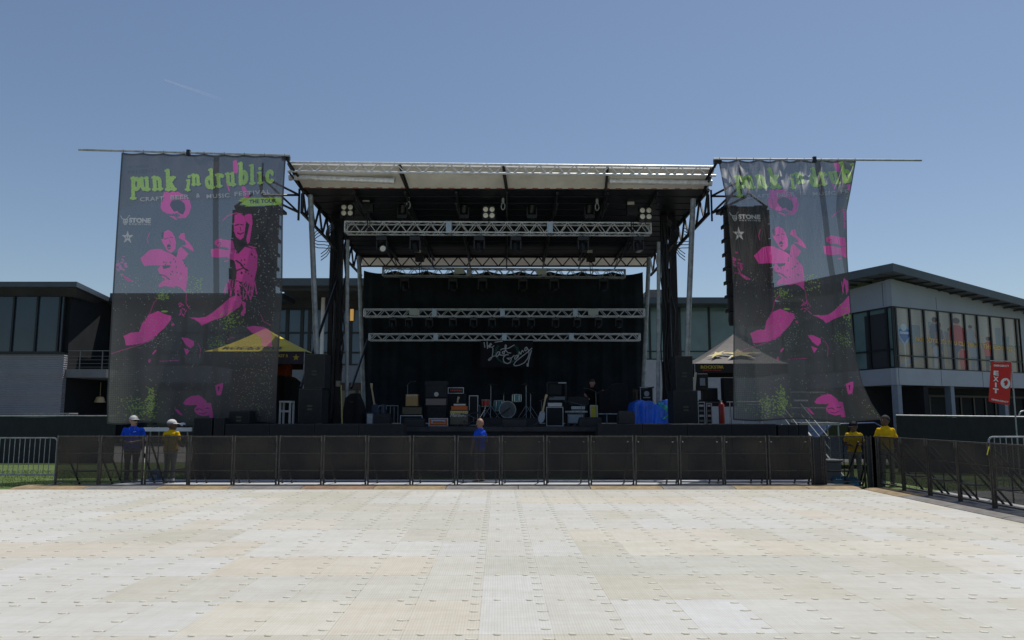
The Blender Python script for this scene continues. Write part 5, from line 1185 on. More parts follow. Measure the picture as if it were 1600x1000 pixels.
m=M(); m.lathe(((r1[0]+r1[1])/2,26.185,r1[2]-.22),[(.09,0),(.09,.005)],18,'y'); m.box(((r1[0]+r1[1])/2-.12,26.18,r1[2]-.37),((r1[0]+r1[1])/2+.12,26.187,r1[2]-.33)); m.build('oval_sticker',mat('pale_sticker',(.42,.42,.42),.6),_)
_,r1=amp(990,1000,608,26.6,DK,.3,'brown wooden case beside the backdrop edge','case','wooden_case',body=mat('brown_wood',(.07,.045,.02),.7,noise=.3),grille=None)
m=M(); c=U(985.5,636,24.5); m.lathe((c.x,24.5,c.z),[(.055,0),(.07,U(985,622,24.5).z-c.z)],16); tag(m.build('red_cylinder',RED,smooth=True),'red round container standing beside the black covered piano','container') if 0 else None
# drums ------------------------------------------------
DY=26.6; RZ_=DK+.24
t=thing('drum_riser','low black drum riser under the drum kit','riser',(U(795,655,DY).x,DY,DK)); m=M(); m.box((U(750,655,DY).x,DY-.6,DK),(U(842,655,DY).x,DY+1.4,RZ_)); m.build('platform',MATS['deck_ply'],t)
kit=thing('drum_kit','teal drum kit with a dark kick drum head and chrome stands on the riser','drum kit',(U(795,650,DY).x,DY,RZ_))
def drum(px,py,r,h,ax,mt_,nm,Y=DY,head=None):
    c=U(px,py,Y); m=M()
    if ax=='y': m.lathe((c.x,c.y,c.z),[(r*.98,-h/2),(r*.98,h/2)],28,'y')
    else: m.lathe((c.x,c.y,c.z),[(r*.98,-h/2),(r*.98,h/2)],24)
    d=m.build(nm,mt_,kit,smooth=True); m=M()
    for s_ in (-1,1):
        o_=s_*h/2
        if ax=='y': m.lathe((c.x,c.y,c.z),[(r*1.03,o_-.015),(r*1.03,o_+.015)],28,'y')
        else: m.lathe((c.x,c.y,c.z),[(r*1.03,o_-.015),(r*1.03,o_+.015)],24)
    m.build('hoop',mat('dull_hoop',(.30,.31,.32),.4,.3),d); m=M(); o_=h/2
    if ax=='y': m.lathe((c.x,c.y,c.z),[(r*.95,o_+.004),(r*.95,o_+.018)],28,'y')
    else: m.lathe((c.x,c.y,c.z),[(r*.95,o_+.004),(r*.95,o_+.016)],24)
    m.build('drum_head',head or WHT,d)
    m=M(); 
    for k in range(6):
        a=2*PI*k/6
        if ax=='y': m.bar((c.x+math.cos(a)*r*1.03,c.y-h*.45,c.z+math.sin(a)*r*1.03),(c.x+math.cos(a)*r*1.03,c.y+h*.45,c.z+math.sin(a)*r*1.03),.009,5)
        else: m.bar((c.x+math.cos(a)*r*1.03,c.y+math.sin(a)*r*1.03,c.z-h*.45),(c.x+math.cos(a)*r*1.03,c.y+math.sin(a)*r*1.03,c.z+h*.45),.009,5)
    m.build('lugs',CHR,d); return c
drum(793,640,.285,.42,'y',TEAL,'kick_drum',DY,mat('kick_head',(.10,.11,.12),.5,noise=.3,nscale=12))
drum(780,634,.18,.36,'z',TEAL,'floor_tom',DY+.5); drum(807.5,622,.15,.24,'z',TEAL,'rack_tom',DY+.1)
drum(758.5,630,.14,.22,'z',RED,'snare_drum',DY+.1)
CYM=mat('dark_cymbal',(.10,.085,.05),.35,.9)
def cym(px,py,r,Y,base_z,nm='cymbal_stand',leg=True,tilt=0):
    c=U(px,py,Y); m=M(); m.bar((c.x,Y,base_z+.25),(c.x,Y,c.z),.014,8)
    for a in (0,2.1,4.2): m.bar((c.x,Y,base_z+.42),(c.x+.32*math.cos(a+.5),Y+.32*math.sin(a+.5),base_z),.012,6)
    s=m.build(nm,mat('dull_hoop',(.30,.31,.32),.4,.3),kit); m=M(); m.lathe((c.x,Y,c.z),[(r,0),(r*.6,.02),(.06,.035),(.03,.055),(.01,.06)],26); m.build('cymbal',CYM,s,smooth=True)
cym(767,602,.26,DY-.3,RZ_); cym(822,601.5,.22,DY-.3,RZ_); cym(787,615.5,.25,DY+.2,RZ_); cym(829,614,.2,DY+.4,RZ_)
m=M(); c=U(758,640,DY); 
for a in (.3,2.4,4.5): m.bar((c.x,DY+.1,RZ_+.3),(c.x+.25*math.cos(a),DY+.1+.25*math.sin(a),RZ_),.012,6)
m.bar((c.x,DY+.1,RZ_+.25),(c.x,DY+.1,c.z+.12),.014,6); m.build('snare_stand',CHR,kit)
m=M(); c=U(802,633,DY); m.bar(U(803,642,DY-.1),U(797,646,DY-.15),.02,6); m.bar(U(797,637,DY-.3),U(782,648,DY-.35),.018,6); m.build('pedal_microphone',BLKM,kit)
# mic stands
def mic(px,py,Y,boom,label,z0=DK,tall=True):
    c=U(px,py,Y); t=thing('microphone_stand',label,'microphone stand',(c.x,Y,z0),'microphone stands'); m=M(); m.bar((c.x,Y,z0+.12),(c.x,Y,c.z-.02),.012,6)
    for a in (.6,2.7,4.8): m.bar((c.x,Y,z0+.18),(c.x+.28*math.cos(a),Y+.28*math.sin(a),z0+.01),.01,5)
    e=Vector((c.x+boom,Y-.1,c.z+.08)); m.bar((c.x-boom*.4,Y,c.z-.04),e,.009,5); m.build('stand',mat('dark_chrome',(.12,.12,.13),.3,.8),t); m=M(); d=Vector((math.copysign(1,boom or 1),-.1,.1)).normalized(); m.bar(e,e+d*.12,.014,8); m.bar(e+d*.12,e+d*.17,.026,8); m.build('microphone',BLKM,t)
mic(637,601,24.6,.1,'microphone stand behind the small tan amp'); mic(931,612,23.2,-.2,'microphone stand beside the yellow panel'); mic(995,610,24.2,.35,'boom microphone stand right of the black covered piano'); mic(725,650,22.6,.25,'short microphone stand in front of the brown combo'); mic(740,652,22.5,-.2,'short microphone stand behind the man in the pit'); mic(846,625,23.6,.2,'microphone stand left of the large black cabinet'); mic(908,632,23.0,-.35,'boom stand reaching over the pale grey combo')
# guitars
def guitar(base_px,top_px,Y,label,body,z0=None):
    b_=U(*base_px,Y); t_=U(*top_px,Y+.12); d=(t_-b_).normalized(); s_=d.cross(Vector((0,1,0))).normalized(); t=thing('guitar',label,'guitar',(b_.x,Y,b_.z),'guitars on stage'); m=M(); pts=[]
    L=(t_-b_).length; k=L/1.0
    for i in range(24):
        a=2*PI*i/24; r=.17*(1+.22*math.cos(2*a))*(1-.12*math.cos(a)); pts.append(b_+d*(.20+r*1.15*math.cos(a))*k+s_*(r*.85*math.sin(a))*k)
    m.prism3(pts,(0,.045,0)); m.build('body',body,t); m=M(); m.prism3([b_+d*.36*k+s_*.028,b_+d*.36*k-s_*.028,b_+d*.90*k-s_*.022,b_+d*.90*k+s_*.022],(0,-.025,0)); m.build('neck',mat('maple_neck',(.45,.33,.19),.45),t)
    m=M(); m.prism3([b_+d*.90*k+s_*.03,b_+d*.90*k-s_*.03,b_+d*1.03*k-s_*.055,b_+d*1.05*k+s_*.02],(0,-.02,0)); m.build('headstock',mat('maple_neck',(.45,.33,.19),.45),t)
guitar((712,652),(716,621),24.5,'guitar with a maple neck standing behind the orange amp head',mat('dark_sunburst',(.06,.025,.01),.3)); guitar((588,650),(580,601),24.5,'guitar standing in front of the left edge of the backdrop',mat('dark_blue_body',(.02,.03,.06),.3)); guitar((845,658),(853,618),23.3,'pale guitar leaning against the large black cabinet',mat('pale_body',(.30,.32,.34),.3))
# covered piano: black cloth over an upright shape
def cloth_blob(name,label,cat,prof,Y0,Y1,matx,z0,seed=0,amp=.04,grp=None):
    """sheet draped over something: prof = list of (px,py) top outline, folds run to the floor"""
    W_=70; N=26; xs_=[p[0] for p in prof]; r=np.random.RandomState(seed); ph=r.rand(8)*6.3; mm=M()
    pxs=np.linspace(xs_[0],xs_[-1],W_); tops=np.interp(pxs,xs_,[p[1] for p in prof])
    ring=[]
    for j in range(N):
        t=j/(N-1); row=[]
        for i,px in enumerate(pxs):
            ztop=U(px,tops[i],(Y0+Y1)/2).z; 
            if t<.6: f=t/.6; y=Y0-.08*(1-f); z=z0+(ztop-z0)*f
            elif t<.75: f=(t-.6)/.15; y=Y0+(Y1-Y0)*f; z=ztop+.02*math.sin(f*PI)
            else: f=(t-.75)/.25; y=Y1; z=ztop+(z0-ztop)*f
            x=U(px,tops[i],Y0).x; fo=sum(math.sin(x*(7+4*k)+ph[k]+z*(k%3-1))*amp/(k+1) for k in range(5))
            row.append((x+.3*fo,y+fo*(1 if t<.7 else -1)*(.4+.6*(1-abs(t-.3))),z+.25*fo*(t>.5)))
        ring.append(row)
    for row in ring: mm.v+=row
    for j in range(N-1):
        for i in range(W_-1): mm.f.append((j*W_+i,j*W_+i+1,(j+1)*W_+i+1,(j+1)*W_+i)); mm.m.append(0)
    mm.f.append(tuple(j*W_ for j in range(N))); mm.f.append(tuple(j*W_+W_-1 for j in range(N-1,-1,-1))); mm.m+=[0,0]
    o=mm.build(name,matx,smooth=True); return tag(o,label,cat,grp)
cloth_blob('covered_piano','large black cloth covered shape on a silver table at the right of the stage','covered piano',[(936,612),(950,611),(957,603),(962,600),(977,600),(980,604),(981,607)],25.0,25.9,mat('black_cover',(.006,.006,.007),.9),DK+.40,seed=2)
t=thing('folding_table','low silver edged table under the black covered shape','table',(U(950,650,24.9).x,25.2,DK)); x0_,x1=U(930,648,24.9).x,U(966,648,24.9).x; z=DK+.36; m=M(); m.box((x0_,24.85,z),(x1+.35,26,z+.035)); m.build('table_top',ALUD,t)
for x in (x0_+.05,(x0_+x1)/2,x1+.3):
    m=M(); m.bar((x,24.9,DK),(x,24.9,z),.02,6); m.build('leg',ALUD,t)
cloth_blob('blue_tarp','crumpled bright blue tarp over gear at the right of the stage','tarp',[(989,652),(991,634),(994,628),(1001,626.5),(1009,628.5),(1017,628),(1024,633),(1029,632.5),(1033,636),(1037,630),(1041,626),(1048,626)],23.2,24.4,mat('blue_tarp',(.025,.17,.88),.25,noise=.3,nscale=4,bump=1.0,bscale=7),DK+.02,seed=7,amp=.11)
m=M(); t0=U(1043,643,22.6)
for k in range(3): m.path([(t0.x-.12+.04*k+.15*math.sin(a),22.6-.02*k,t0.z+.1-.10*a+.02*k) for a in np.linspace(-1.6,3.2,12)],.014,6)
tag(m.build('green_cable',mat('green_cable',(.03,.5,.08),.5)),'bright green coiled cable right of the blue tarp','cable')
# pieces at stage rear left: metal rail, tables, stairs
for (a,b_,py,Y,lab) in ((592,622,634,28,'low steel rail at the rear left of the stage'),(737,750,634,28,'low steel rail behind the silver edged case')):
    t=thing('steel_rail',lab,'rail',U((a+b_)/2,650,Y)); A=U(a,py,Y); B=U(b_,py,Y); m=M(); m.bar(A,B,.02,6); m.build('top_bar',ALUD,t)
    m=M()
    for k in range(6): p=A.lerp(B,k/5); m.bar(p,(p.x,p.y,DK),.011,5)
    m.build('uprights',ALUD,t)
m=M(); q=U(535,655,22.4); q2=U(533,602,22.9); m.bar((q.x,22.4,DK),(q2.x,22.9,q2.z),.018,6); tag(m.build('yellow_pole',mat('yellow_tape_pole',(.45,.40,.10),.6)),'thin yellow pole leaning by the left mast','pole')
_,r1=amp(524.5,531,604,22.9,DK+1.35,.1,'small pale box fixed on the left mast','box','junction_box',body=mat('tan_box',(.22,.20,.15),.7),grille=None,feet=False)
cloth_blob('black_bag','black cloth covered gear heap beside the left silver pole','covered gear',[(536,640),(540,622),(547,616),(556,616),(560,625),(566,642)],23.4,24.2,mat('black_cover',(.006,.006,.007),.9),DK,seed=9,amp=.04)
_,r1=amp(546,552,628,23.3,DK+.72,.02,'small grey green label on the black gear heap','label','gear_label',body=mat('green_label',(.10,.12,.06),.7),grille=None,feet=False)
for i,(a,b_,py,c) in enumerate(((572,584,645,'blue grey'),(596,600,632,'dark'))):
    amp(a,b_,py,23.5,DK,.4,f'{c} small equipment box left of the amps on the stage floor','case','equipment_box',body=mat('bluegrey_box',(.05,.07,.11),.6),grille=SILV if i==0 else GRL)
# white framed box (left wing), steps and racks
t=thing('white_step','white framed step seat standing beside the left banner edge','step stool',(U(446,660,22.6).x,22.6,DK)); m=M(); x0_,x1=U(436,640,22.6).x,U(454,640,22.6).x; z1=U(440,629,22.6).z
for x in (x0_,x1-.05):
    for yy in (22.6,22.95): m.box((x,yy,DK),(x+.05,yy+.05,z1))
m.build('frame',WHT,t); m=M(); m.box((x0_,22.58,z1+.001),(x1,23.02,z1+.05)); m.build('seat',WHT,t); m=M(); m.box((x0_+.05,22.61,DK+.42),(x1-.05,22.64,DK+.48)); m.build('rung',WHT,t)
# monitor-side rack tower at the right wing
for (px0,px1,py0,py1,Y,lab) in ((1090,1101,628,660,23.2,'silver edged gear rack with small screens beside the right speaker stack'),(1103,1112,630,660,23.4,'second silver gear rack between the first one and the red cylinder')):
    t,r1=amp(px0,px1,py0,Y,DK,.5,lab,'rack','gear_rack',edge=SILV,grille=GRL)
    for k in range(4):
        m=M(); m.box((r1[0]+.04,Y-.014,DK+.14+k*.15),(r1[1]-.04,Y-.009,DK+.20+k*.15)); m.build('rack_unit',SILV if k%2 else mat('dim_screen',(.10,.13,.14),.3),t)
t=thing('gas_cylinder','tall red cylinder standing on the right wing beside the gear racks','cylinder',(U(1128,660,23).x,23.0,DK)); c=U(1128,660,23); zt_=U(1128,630,23).z; m=M(); m.lathe((c.x,23,0),[(.07,DK),(.085,DK+.02),(.085,zt_-.05),(.05,zt_),(.02,zt_+.02)],18); m.build('tank',mat('deep_red',(.30,.02,.015),.4),t,smooth=True); m=M(); m.bar((c.x,23,zt_),(c.x,23,zt_+.08),.015,8); m.cbox((c.x,23,zt_+.07),(.08,.03,.02)); m.build('valve',CHR,t)
t=thing('mixing_desk','dark mixing desk with upright screen under the right tent','mixing desk',(U(1112,640,24.2).x,24.2,DK)); m=M(); x0_,x1=U(1098,620,24.2).x,U(1130,620,24.2).x; zz_=DK+.72
m.cbox(((x0_+x1)/2,24.4,zz_),(x1-x0_,.7,.10),rx=.18); m.build('console',TOLEX,t); m=M(); m.box((x0_+.1,24.75,zz_+.1),(x0_+.62,24.79,zz_+.48)); m.build('screen',BLKM,t); m=M()
for x in (x0_+.1,x1-.1): m.bar((x,24.3,DK),(x,24.3,zz_-.08),.025,6)
m.build('desk_legs',BLKM,t); m=M()
for k in range(14): m.cbox((x0_+.06+k*.044,24.2,zz_+.015),(.012,.1,.02),rx=.18)
m.build('faders',SILV,t)
t=thing('control_box','black box with a pale square screen on a post, right of the speaker stack','control box',(U(1097,610,23.6).x,23.6,DK)); c=U(1097,597,23.6); m=M(); m.box((c.x-.16,23.55,c.z-.26),(c.x+.18,23.8,c.z+.26)); m.build('body',TOLEX,t,bevel=.03); m=M(); m.box((c.x-.08,23.535,c.z-.11),(c.x+.08,23.549,c.z+.12)); m.build('screen',mat('grey_screen',(.20,.23,.27),.3),t); m=M(); m.bar((c.x,23.7,DK),(c.x,23.7,c.z-.26),.03,6); m.build('post',BLKM,t)
m=M(); q=U(1086,604,22.6); m.path([(q.x-.02,22.6,q.z-.1),(q.x+.03,22.6,q.z+.42)],.035,6); m.path([(q.x,22.6,q.z+.1),(q.x-.05,22.6,q.z+.25),(q.x-.12,22.6,q.z+.32)],.022,6); tag(m.build('forked_stick',mat('cream_plastic',(.5,.46,.38),.5)),'cream forked stick standing behind the right speaker stack','stick')
t=thing('tubular_rail','thin bent silver rail behind the lower left part of the right banner','rail',U(1180,640,24)); m=M(); m.path([U(1135,628,24),U(1158,628,24),U(1190,628,24)],.02,6); m.path([U(1158,628,24),U(1168,633,24),U(1192,633,24)],.02,6); m.path([U(1240,626,23.5),U(1262,626,23.5)],.02,6)
for px in (1140,1160,1190): p=U(px,628,24); m.bar(p,(p.x,p.y,DK),.018,6)
m.build('tube',ALU,t)
# ================================================================== CANOPY TENTS
def tent(pk,el,er,pyv,Y0,Y1,tops,val,lab,textc,txt2,right):
    """ridged pyramid roof on four legs with a printed valance"""
    xl_,xr_=U(el[0],el[1],Y0).x,U(er[0],er[1],Y0).x; ze=U(el[0],el[1],Y0).z; ym=(Y0+Y1)/2; A=U(pk[0],pk[1],ym); zv=U(el[0],pyv,Y0).z
    t=thing('canopy_tent',lab,'tent',((xl_+xr_)/2,ym,DK),'canopy tents beside the stage'); cs=[(xl_,Y0),(xr_,Y0),(xr_,Y1),(xl_,Y1)]
    m=M(); N=8
    for s_ in range(4):
        a=cs[s_]; b_=cs[(s_+1)%4]
        for j in range(N):
            for i in range(N):
                q=[]
                for (u,v) in ((i,j),(i+1,j),(i+1,j+1),(i,j+1)):
                    f=v/N; g=u/N; x=a[0]+(b_[0]-a[0])*g; y=a[1]+(b_[1]-a[1])*g; x+= (A.x-x)*f; y+=(ym-y)*f; z=ze+(A.z-ze)*(f**1.25)-.05*math.sin(g*PI)*math.sin(f*PI); q.append((x,y,z))
                m.quad(*q)
    m.build('canopy',tops,t,smooth=True)
    m=M()
    for s_ in range(4):
        a=Vector((*cs[s_],0)); b_=Vector((*cs[(s_+1)%4],0)); nn=Vector(((b_-a).y,-(b_-a).x,0)).normalized(); m.prism3([a+nn*.01+Vector((0,0,zv)),b_+nn*.01+Vector((0,0,zv)),b_+nn*.01+Vector((0,0,ze-.003)),a+nn*.01+Vector((0,0,ze-.003))],nn*.006)
    v_=m.build('valance',val,t)
    for c in cs:
        m=M(); m.bar((c[0]*.985+((xl_+xr_)/2)*.015,c[1],DK),(c[0]*.985+((xl_+xr_)/2)*.015,c[1],ze),.022,6); m.build('leg',ALUD,t)
    return t,v_,A,ze,zv,xl_,xr_,Y0,ym
PUR=mat('purple_black_valance',(.045,.032,.06),.7,noise=.5,nscale=2.2,col2=(.02,.016,.025)); YCAN=mat('yellow_canopy',(.80,.64,.05),.65,noise=.15,nscale=1.5); GCAN=mat('faded_black_canopy',(.115,.105,.10),.7,noise=.25,nscale=1.5)
GOLD=mat('gold_print',(.50,.38,.04),.6); REDP=mat('red_print',(.40,.035,.03),.6); BLP=mat('black_print',(.03,.03,.03),.6)
def starpoly(c,r,ux,uz,k=.42): return [c+ux*(r*(1 if i%2==0 else k)*math.sin(i*PI/5))+uz*(r*(1 if i%2==0 else k)*math.cos(i*PI/5)) for i in range(10)]
t,v_,A,ze,zv,xl_,xr_,Y0,ym=tent((415,513),(318,549),(477,549),569,24.0,27.0,YCAN,PUR,'yellow canopy tent with purple valance reading ROCKSTAR, left of the stage',None,None,0)
sl_=Vector((0,ym-Y0,A.z-ze)).normalized()
X_=Vector((1,0,0)); Z_=Vector((0,0,1))
m=M(); text(m,'ROCKSTAR',((xl_+xr_)/2+.0,Y0-.02,(ze+zv)/2+.07),.15,wid=1.25,bold=.006); m.build('valance_lettering',GOLD,v_)
m=M(); text(m,'ENERGY DRINK',((xl_+xr_)/2,Y0-.02,(ze+zv)/2-.08),.06,wid=.8,bold=.003); m.build('valance_small_lettering',REDP,v_)
m=M(); px=462.5; c=U(px,558.5,Y0-.02); m.prism3(starpoly(c,.11,X_,Z_),(0,.002,0)); text(m,'ROCKST R',(U(437,556,Y0).x,Y0-.02,U(437,556,Y0).z),.12,wid=.55,bold=.004); m.build('valance_star',GOLD,v_)
def onroof(u,f): # point on the front roof face
    x=xl_+(xr_-xl_)*u; x+=(A.x-x)*f; return Vector((x,Y0+(ym-Y0)*f-.03,ze+(A.z-ze)*(f**1.25)-.05*math.sin(u*PI)*math.sin(f*PI)+.035))
m=M(); c=onroof(.45,.22); text(m,'ROCKSTAR',c,.22,ux=(1,0,0),uz=sl_,wid=1.9,bold=.008,shear=.2); m.build('roof_lettering',BLP,t)
oc=cloth_blob('orange_cloth','orange red cloth hanging under the yellow tent','cloth',[(365,574),(432,572),(440,571),(452,570),(456,572)],26.2,26.3,mat('orange_cloth',(.28,.045,.015),.8,noise=.5,nscale=2),U(440,588,26.2).z,seed=3,amp=.06)
o=cloth_blob('dark_tarp','black draped cover under the yellow tent, behind the left banner edge','cover',[(345,606),(380,598),(430,588),(450,590),(466,600)],25.0,26.0,mat('black_cover',(.006,.006,.007),.9),DK,seed=4,amp=.05)
o=cloth_blob('red_cloth','dull red cloth draped under the yellow tent behind the left banner','cloth',[(364,580),(372,573),(384,572),(396,574),(404,590)],24.4,24.8,mat('dull_red_cloth',(.12,.028,.02),.8,noise=.4,nscale=2),DK+.5,seed=6,amp=.05)
t,v_,A,ze,zv,xl_,xr_,Y0,ym=tent((1146,522),(1084,568),(1232,568),582.5,24.4,27.4,GCAN,mat('black_valance',(.012,.012,.014),.7),'faded black canopy tent with yellow stars and a ROCKSTAR valance, right of the stage',None,None,1)
sl_=Vector((0,ym-Y0,A.z-ze)).normalized()
m=M(); c=U(1113,573.5,Y0-.02); text(m,'ROCKST R',(c.x,Y0-.02,c.z),.13,wid=.74,bold=.006); m.prism3(starpoly(U(1124.7,573.5,Y0-.02),.07,X_,Z_),(0,.001,0)); m.build('valance_lettering',GOLD,v_)
m=M(); c=U(1113,578.6,Y0-.02); text(m,'ENERGY DRINK',(c.x,Y0-.02,c.z),.05,wid=.6,bold=.003); m.build('valance_small_lettering',REDP,v_)
c=onroof(.52,.38); m=M(); m.prism3([p for p in starpoly(c+Vector((0,-.03,.02)),.78,X_,sl_*.42,.36)],(0,.002,.002)); m.build('roof_star_outline',mat('white_print',(.45,.45,.42),.6),t)
m=M(); m.prism3([p for p in starpoly(c+Vector((0,-.045,.035)),.62,X_,sl_*.42,.36)],(0,.002,.002)); m.build('roof_star',GOLD,t)
c=onroof(.13,.34); m=M(); m.prism3([p for p in starpoly(c+Vector((0,-.04,.03)),.42,(X_+sl_*.55).normalized(),sl_*.35,.36)],(0,.002,.002)); m.build('roof_side_star',GOLD,t)
# ================================================================== LEFT: work table with clutter, RIGHT: steps, cooler, water, car, flag
t=thing('folding_table','white edged table with cables behind the two men at the left','table',(U(262,672,20.6).x,20.6,-.05)); x0_,x1=U(224,670,20.4).x,U(300,670,20.4).x; z0_,z1=U(262,674,20.4).z,U(262,668,20.4).z
m=M(); m.box((x0_,20.4,z0_),(x1,21.1,z1)); m.build('table_top',WHT,t); m=M()
for x in (x0_+.15,x1-.15):
    for yy in (20.5,21.0): m.bar((x,yy,-.05),(x,yy,z0_),.018,6)
m.build('legs',ALUD,t)
m=M(); rr=random.Random(5)
for k in range(16):
    x=x0_+.1+rr.random()*(x1-x0_-.2); z=z1+.012; m.path([(x+.12*math.sin(a+k),20.6+.12*math.cos(a),z+.02+.03*math.sin(a*2+k)) for a in np.linspace(0,5,10)],.013,5)
tag(m.build('cable_heap',BLKM),'tangled black cables heaped on the white edged table','cables')
m=M(); c=U(284,667,20.7); m.lathe((c.x,20.75,z1+.04),[(.17,0),(.15,.01),(.075,.02),(.065,.07),(.02,.085)],20); tag(m.build('white_hat',mat('white_cloth',(.8,.8,.8),.8),smooth=True),'white hat lying on the cable covered table','hat')
m=M(); m.lathe((x1-.35,21.35,-.05),[(.16,0),(.17,.02),(.17,1.08),(.15,1.1)],20)
# blue barrel and small things behind the mesh
m=M(); c=U(240,740,19.8); m.lathe((c.x,19.9,-.05),[(.14,0),(.15,.1),(.12,.28),(.05,.32)],18); tag(m.build('water_jug',mat('blue_jug',(.06,.16,.32),.3),smooth=True),'blue and white water jug on the ground between the two left men','jug')
m=M(); c=U(240,740,19.7); m.box((c.x-.05,19.72,.06),(c.x+.06,19.755,.14)); tag(m.build('jug_label',WHT),'white label on the blue water jug','label')
t=thing('stage_steps','aluminium steps with handrails going up at the right end of the stage','steps',(U(1292,740,21.6).x,21.6,-.05))
XS=U(1284,700,22).x-.33
for s_ in (-.3,.3):
    m=M(); m.bar((XS+s_+.42,21.55,-.04),(XS+s_-.10,23.1,1.35),.032,6); m.build('stringer',ALU,t)
for k in range(6):
    f=k/6+.1; m=M(); m.cbox((XS+.42-.52*f,21.55+1.55*f,-.04+1.39*f),(.62,.26,.04)); m.build('tread',ALUD,t)
for s_ in (-.3,.3):
    m=M(); a=Vector((XS+s_+.27,22.0,.35)); b_=Vector((XS+s_-.10,23.1,1.35)); m.path([a,a+Vector((0,0,.62)),b_+Vector((0,0,.62)),b_],.016,6); m.path([a+Vector((0,0,.32)),b_+Vector((0,0,.32))],.014,6); m.build('handrail',ALUD,t)
m=M(); c=U(1268,663,23.2); m.cbox((c.x+.2,23.5,1.38),(1.2,.9,.08)); m.build('landing',ALUD,t); m=M()
for (dx,dy) in ((-.35,-.4),(.75,-.4),(-.35,.4),(.75,.4)): m.bar((c.x+dx,23.5+dy,-.05),(c.x+dx,23.5+dy,1.36),.025,6)
for dx in (-.35,.2,.75): m.bar((c.x+dx,23.9,1.4),(c.x+dx,23.9,2.35),.022,6)
for z in (1.85,2.33): m.bar((c.x-.35,23.9,z),(c.x+.75,23.9,z),.022,6)
m.build('landing_frame',ALUD,t)
c=U(1294,740,19.2); t=thing('cooler_bin','light grey plastic bin beside the steps behind the gate','bin',(c.x,19.2,-.05)); m=M(); m.add([(c.x+sx_*(.24 if z==0 else .28),19.25+sy*(.2 if z==0 else .24),-.05+z) for z in (0,.55) for sx_,sy in((-1,-1),(1,-1),(1,1),(-1,1))],[(3,2,1,0),(4,5,6,7),(0,1,5,4),(1,2,6,5),(2,3,7,6),(3,0,4,7)]); m.build('tub',mat('grey_plastic',(.42,.43,.44),.5),t,bevel=.03); m=M(); m.cbox((c.x,19.25,.53),(.60,.52,.06)); m.build('lid',mat('grey_plastic',(.42,.43,.44),.5),t,bevel=.02)
for i,px in enumerate((1313,1328)):
    c=U(px,745,18.9); t=thing('water_pack',('blue wrapped pack of water bottles beside the grey bin' if i==0 else 'blue wrapped pack of water bottles nearer the yellow shirted man'),'water bottles',(c.x,18.9,-.05)); m=M()
    for a in range(4):
        for b_ in range(3): m.lathe((c.x-.13+a*.087,18.85+b_*.087,-.05),[(.036,0),(.036,.15),(.012,.2),(.012,.215)],8)
    m.build('bottles',mat('clear_blue_bottle',(.10,.33,.50),.2),t); m=M(); m.box((c.x-.175,18.80,-.048),(c.x+.175,19.07,.10)); m.build('wrap',mat('blue_wrap',(.03,.25,.48),.3),t,bevel=.01)
# dark blue car behind
def car(x,y,label):
    t=thing('parked_car',label,'car',(x,y,-.05)); prof=[(-2.2,.28),(-2.25,.6),(-2.1,.82),(-1.25,.95),(-.65,1.42),(.75,1.46),(1.55,1.02),(2.1,.92),(2.22,.6),(2.15,.28)]
    m=M(); n=len(prof); vs=[]
    for (yy,ins) in ((-.86,.0),(-.80,.0),(.80,.0),(.86,.0)):
        for (a,b_) in prof: vs.append((x+a,y+yy*(1 if b_<1.0 else .86),-.05+b_))
    fs=[tuple(range(n-1,-1,-1)),tuple(range(3*n,4*n))]
    for k in range(3):
        for i in range(n): fs.append((k*n+i,k*n+(i+1)%n,(k+1)*n+(i+1)%n,(k+1)*n+i))
    m.add(vs,fs); m.build('body',mat('dark_blue_car_paint',(.015,.03,.09),.2,coat=1),t,smooth=True,bevel=.03)
    m=M(); m.prism([(x-1.12,.93),(x-.62,1.33),(x+.70,1.37),(x+1.35,.96)],y-.83,y-.70); m.build('side_window',mat('car_glass',(.01,.015,.02),.05),t)
    for dx in (-1.35,1.4):
        m=M(); m.lathe((x+dx,y-.80,.27),[(.32,-.06),(.32,.14)],22,'y'); w_=m.build('wheel',RUB,t); m=M(); m.lathe((x+dx,y-.95,.27),[(.20,-.01),(.2,.02),(.05,.03)],16,'y'); m.build('rim',SILV,w_)
    for dx in (-2.17,2.12): m=M(); m.cbox((x+dx,y-.6,.66),(.12,.3,.12)); m.build('light',WHT if dx>0 else REDP,t)
cc_=U(1317,680,26); car(cc_.x,26.0,'dark blue parked car showing behind the aluminium steps')
# emergency exit feather flag
fy=21.4; t=thing('exit_flag','red banner flag reading EMERGENCY EXIT 9 on a pole above the right fence','flag',(U(1578,660,fy).x,fy,-.06))
c1,c2,c3,c4=U(1548,565.5,fy),U(1578.5,566.5,fy),U(1577.5,633,fy),U(1545,627,fy)
def fl_(u,v):
    a=c1.lerp(c2,u); b_=c4.lerp(c3,u); p=a.lerp(b_,v); return p+Vector((0,.03*math.sin(u*5+v*2)-.02+.06*u*0,-.02*math.sin(u*PI)*v))
m=M(); NU,NV=14,24
for j in range(NV):
    for i in range(NU): m.quad(fl_(i/NU,j/NV),fl_((i+1)/NU,j/NV),fl_((i+1)/NU,(j+1)/NV),fl_(i/NU,(j+1)/NV))
fr_=m.build('cloth',mat('red_flag',(.62,.022,.018),.7,noise=.12,nscale=3),t,smooth=True)
def ftext(mb,body,u,v,hh,ww,bold=.03):
    vs,fs=textmesh(body,1,bold); xs=[q[0] for q in vs]; ys=[q[1] for q in vs]; mx,my=(min(xs)+max(xs))/2,(min(ys)+max(ys))/2
    mb.add([fl_(u+(q[0]-mx)/(max(xs)-min(xs))*ww,v-(q[1]-my)/(max(ys)-min(ys))*hh)+Vector((0,-.008,0)) for q in vs],fs)
m=M(); ftext(m,'EMERGENCY',.52,.085,.048,.72); 
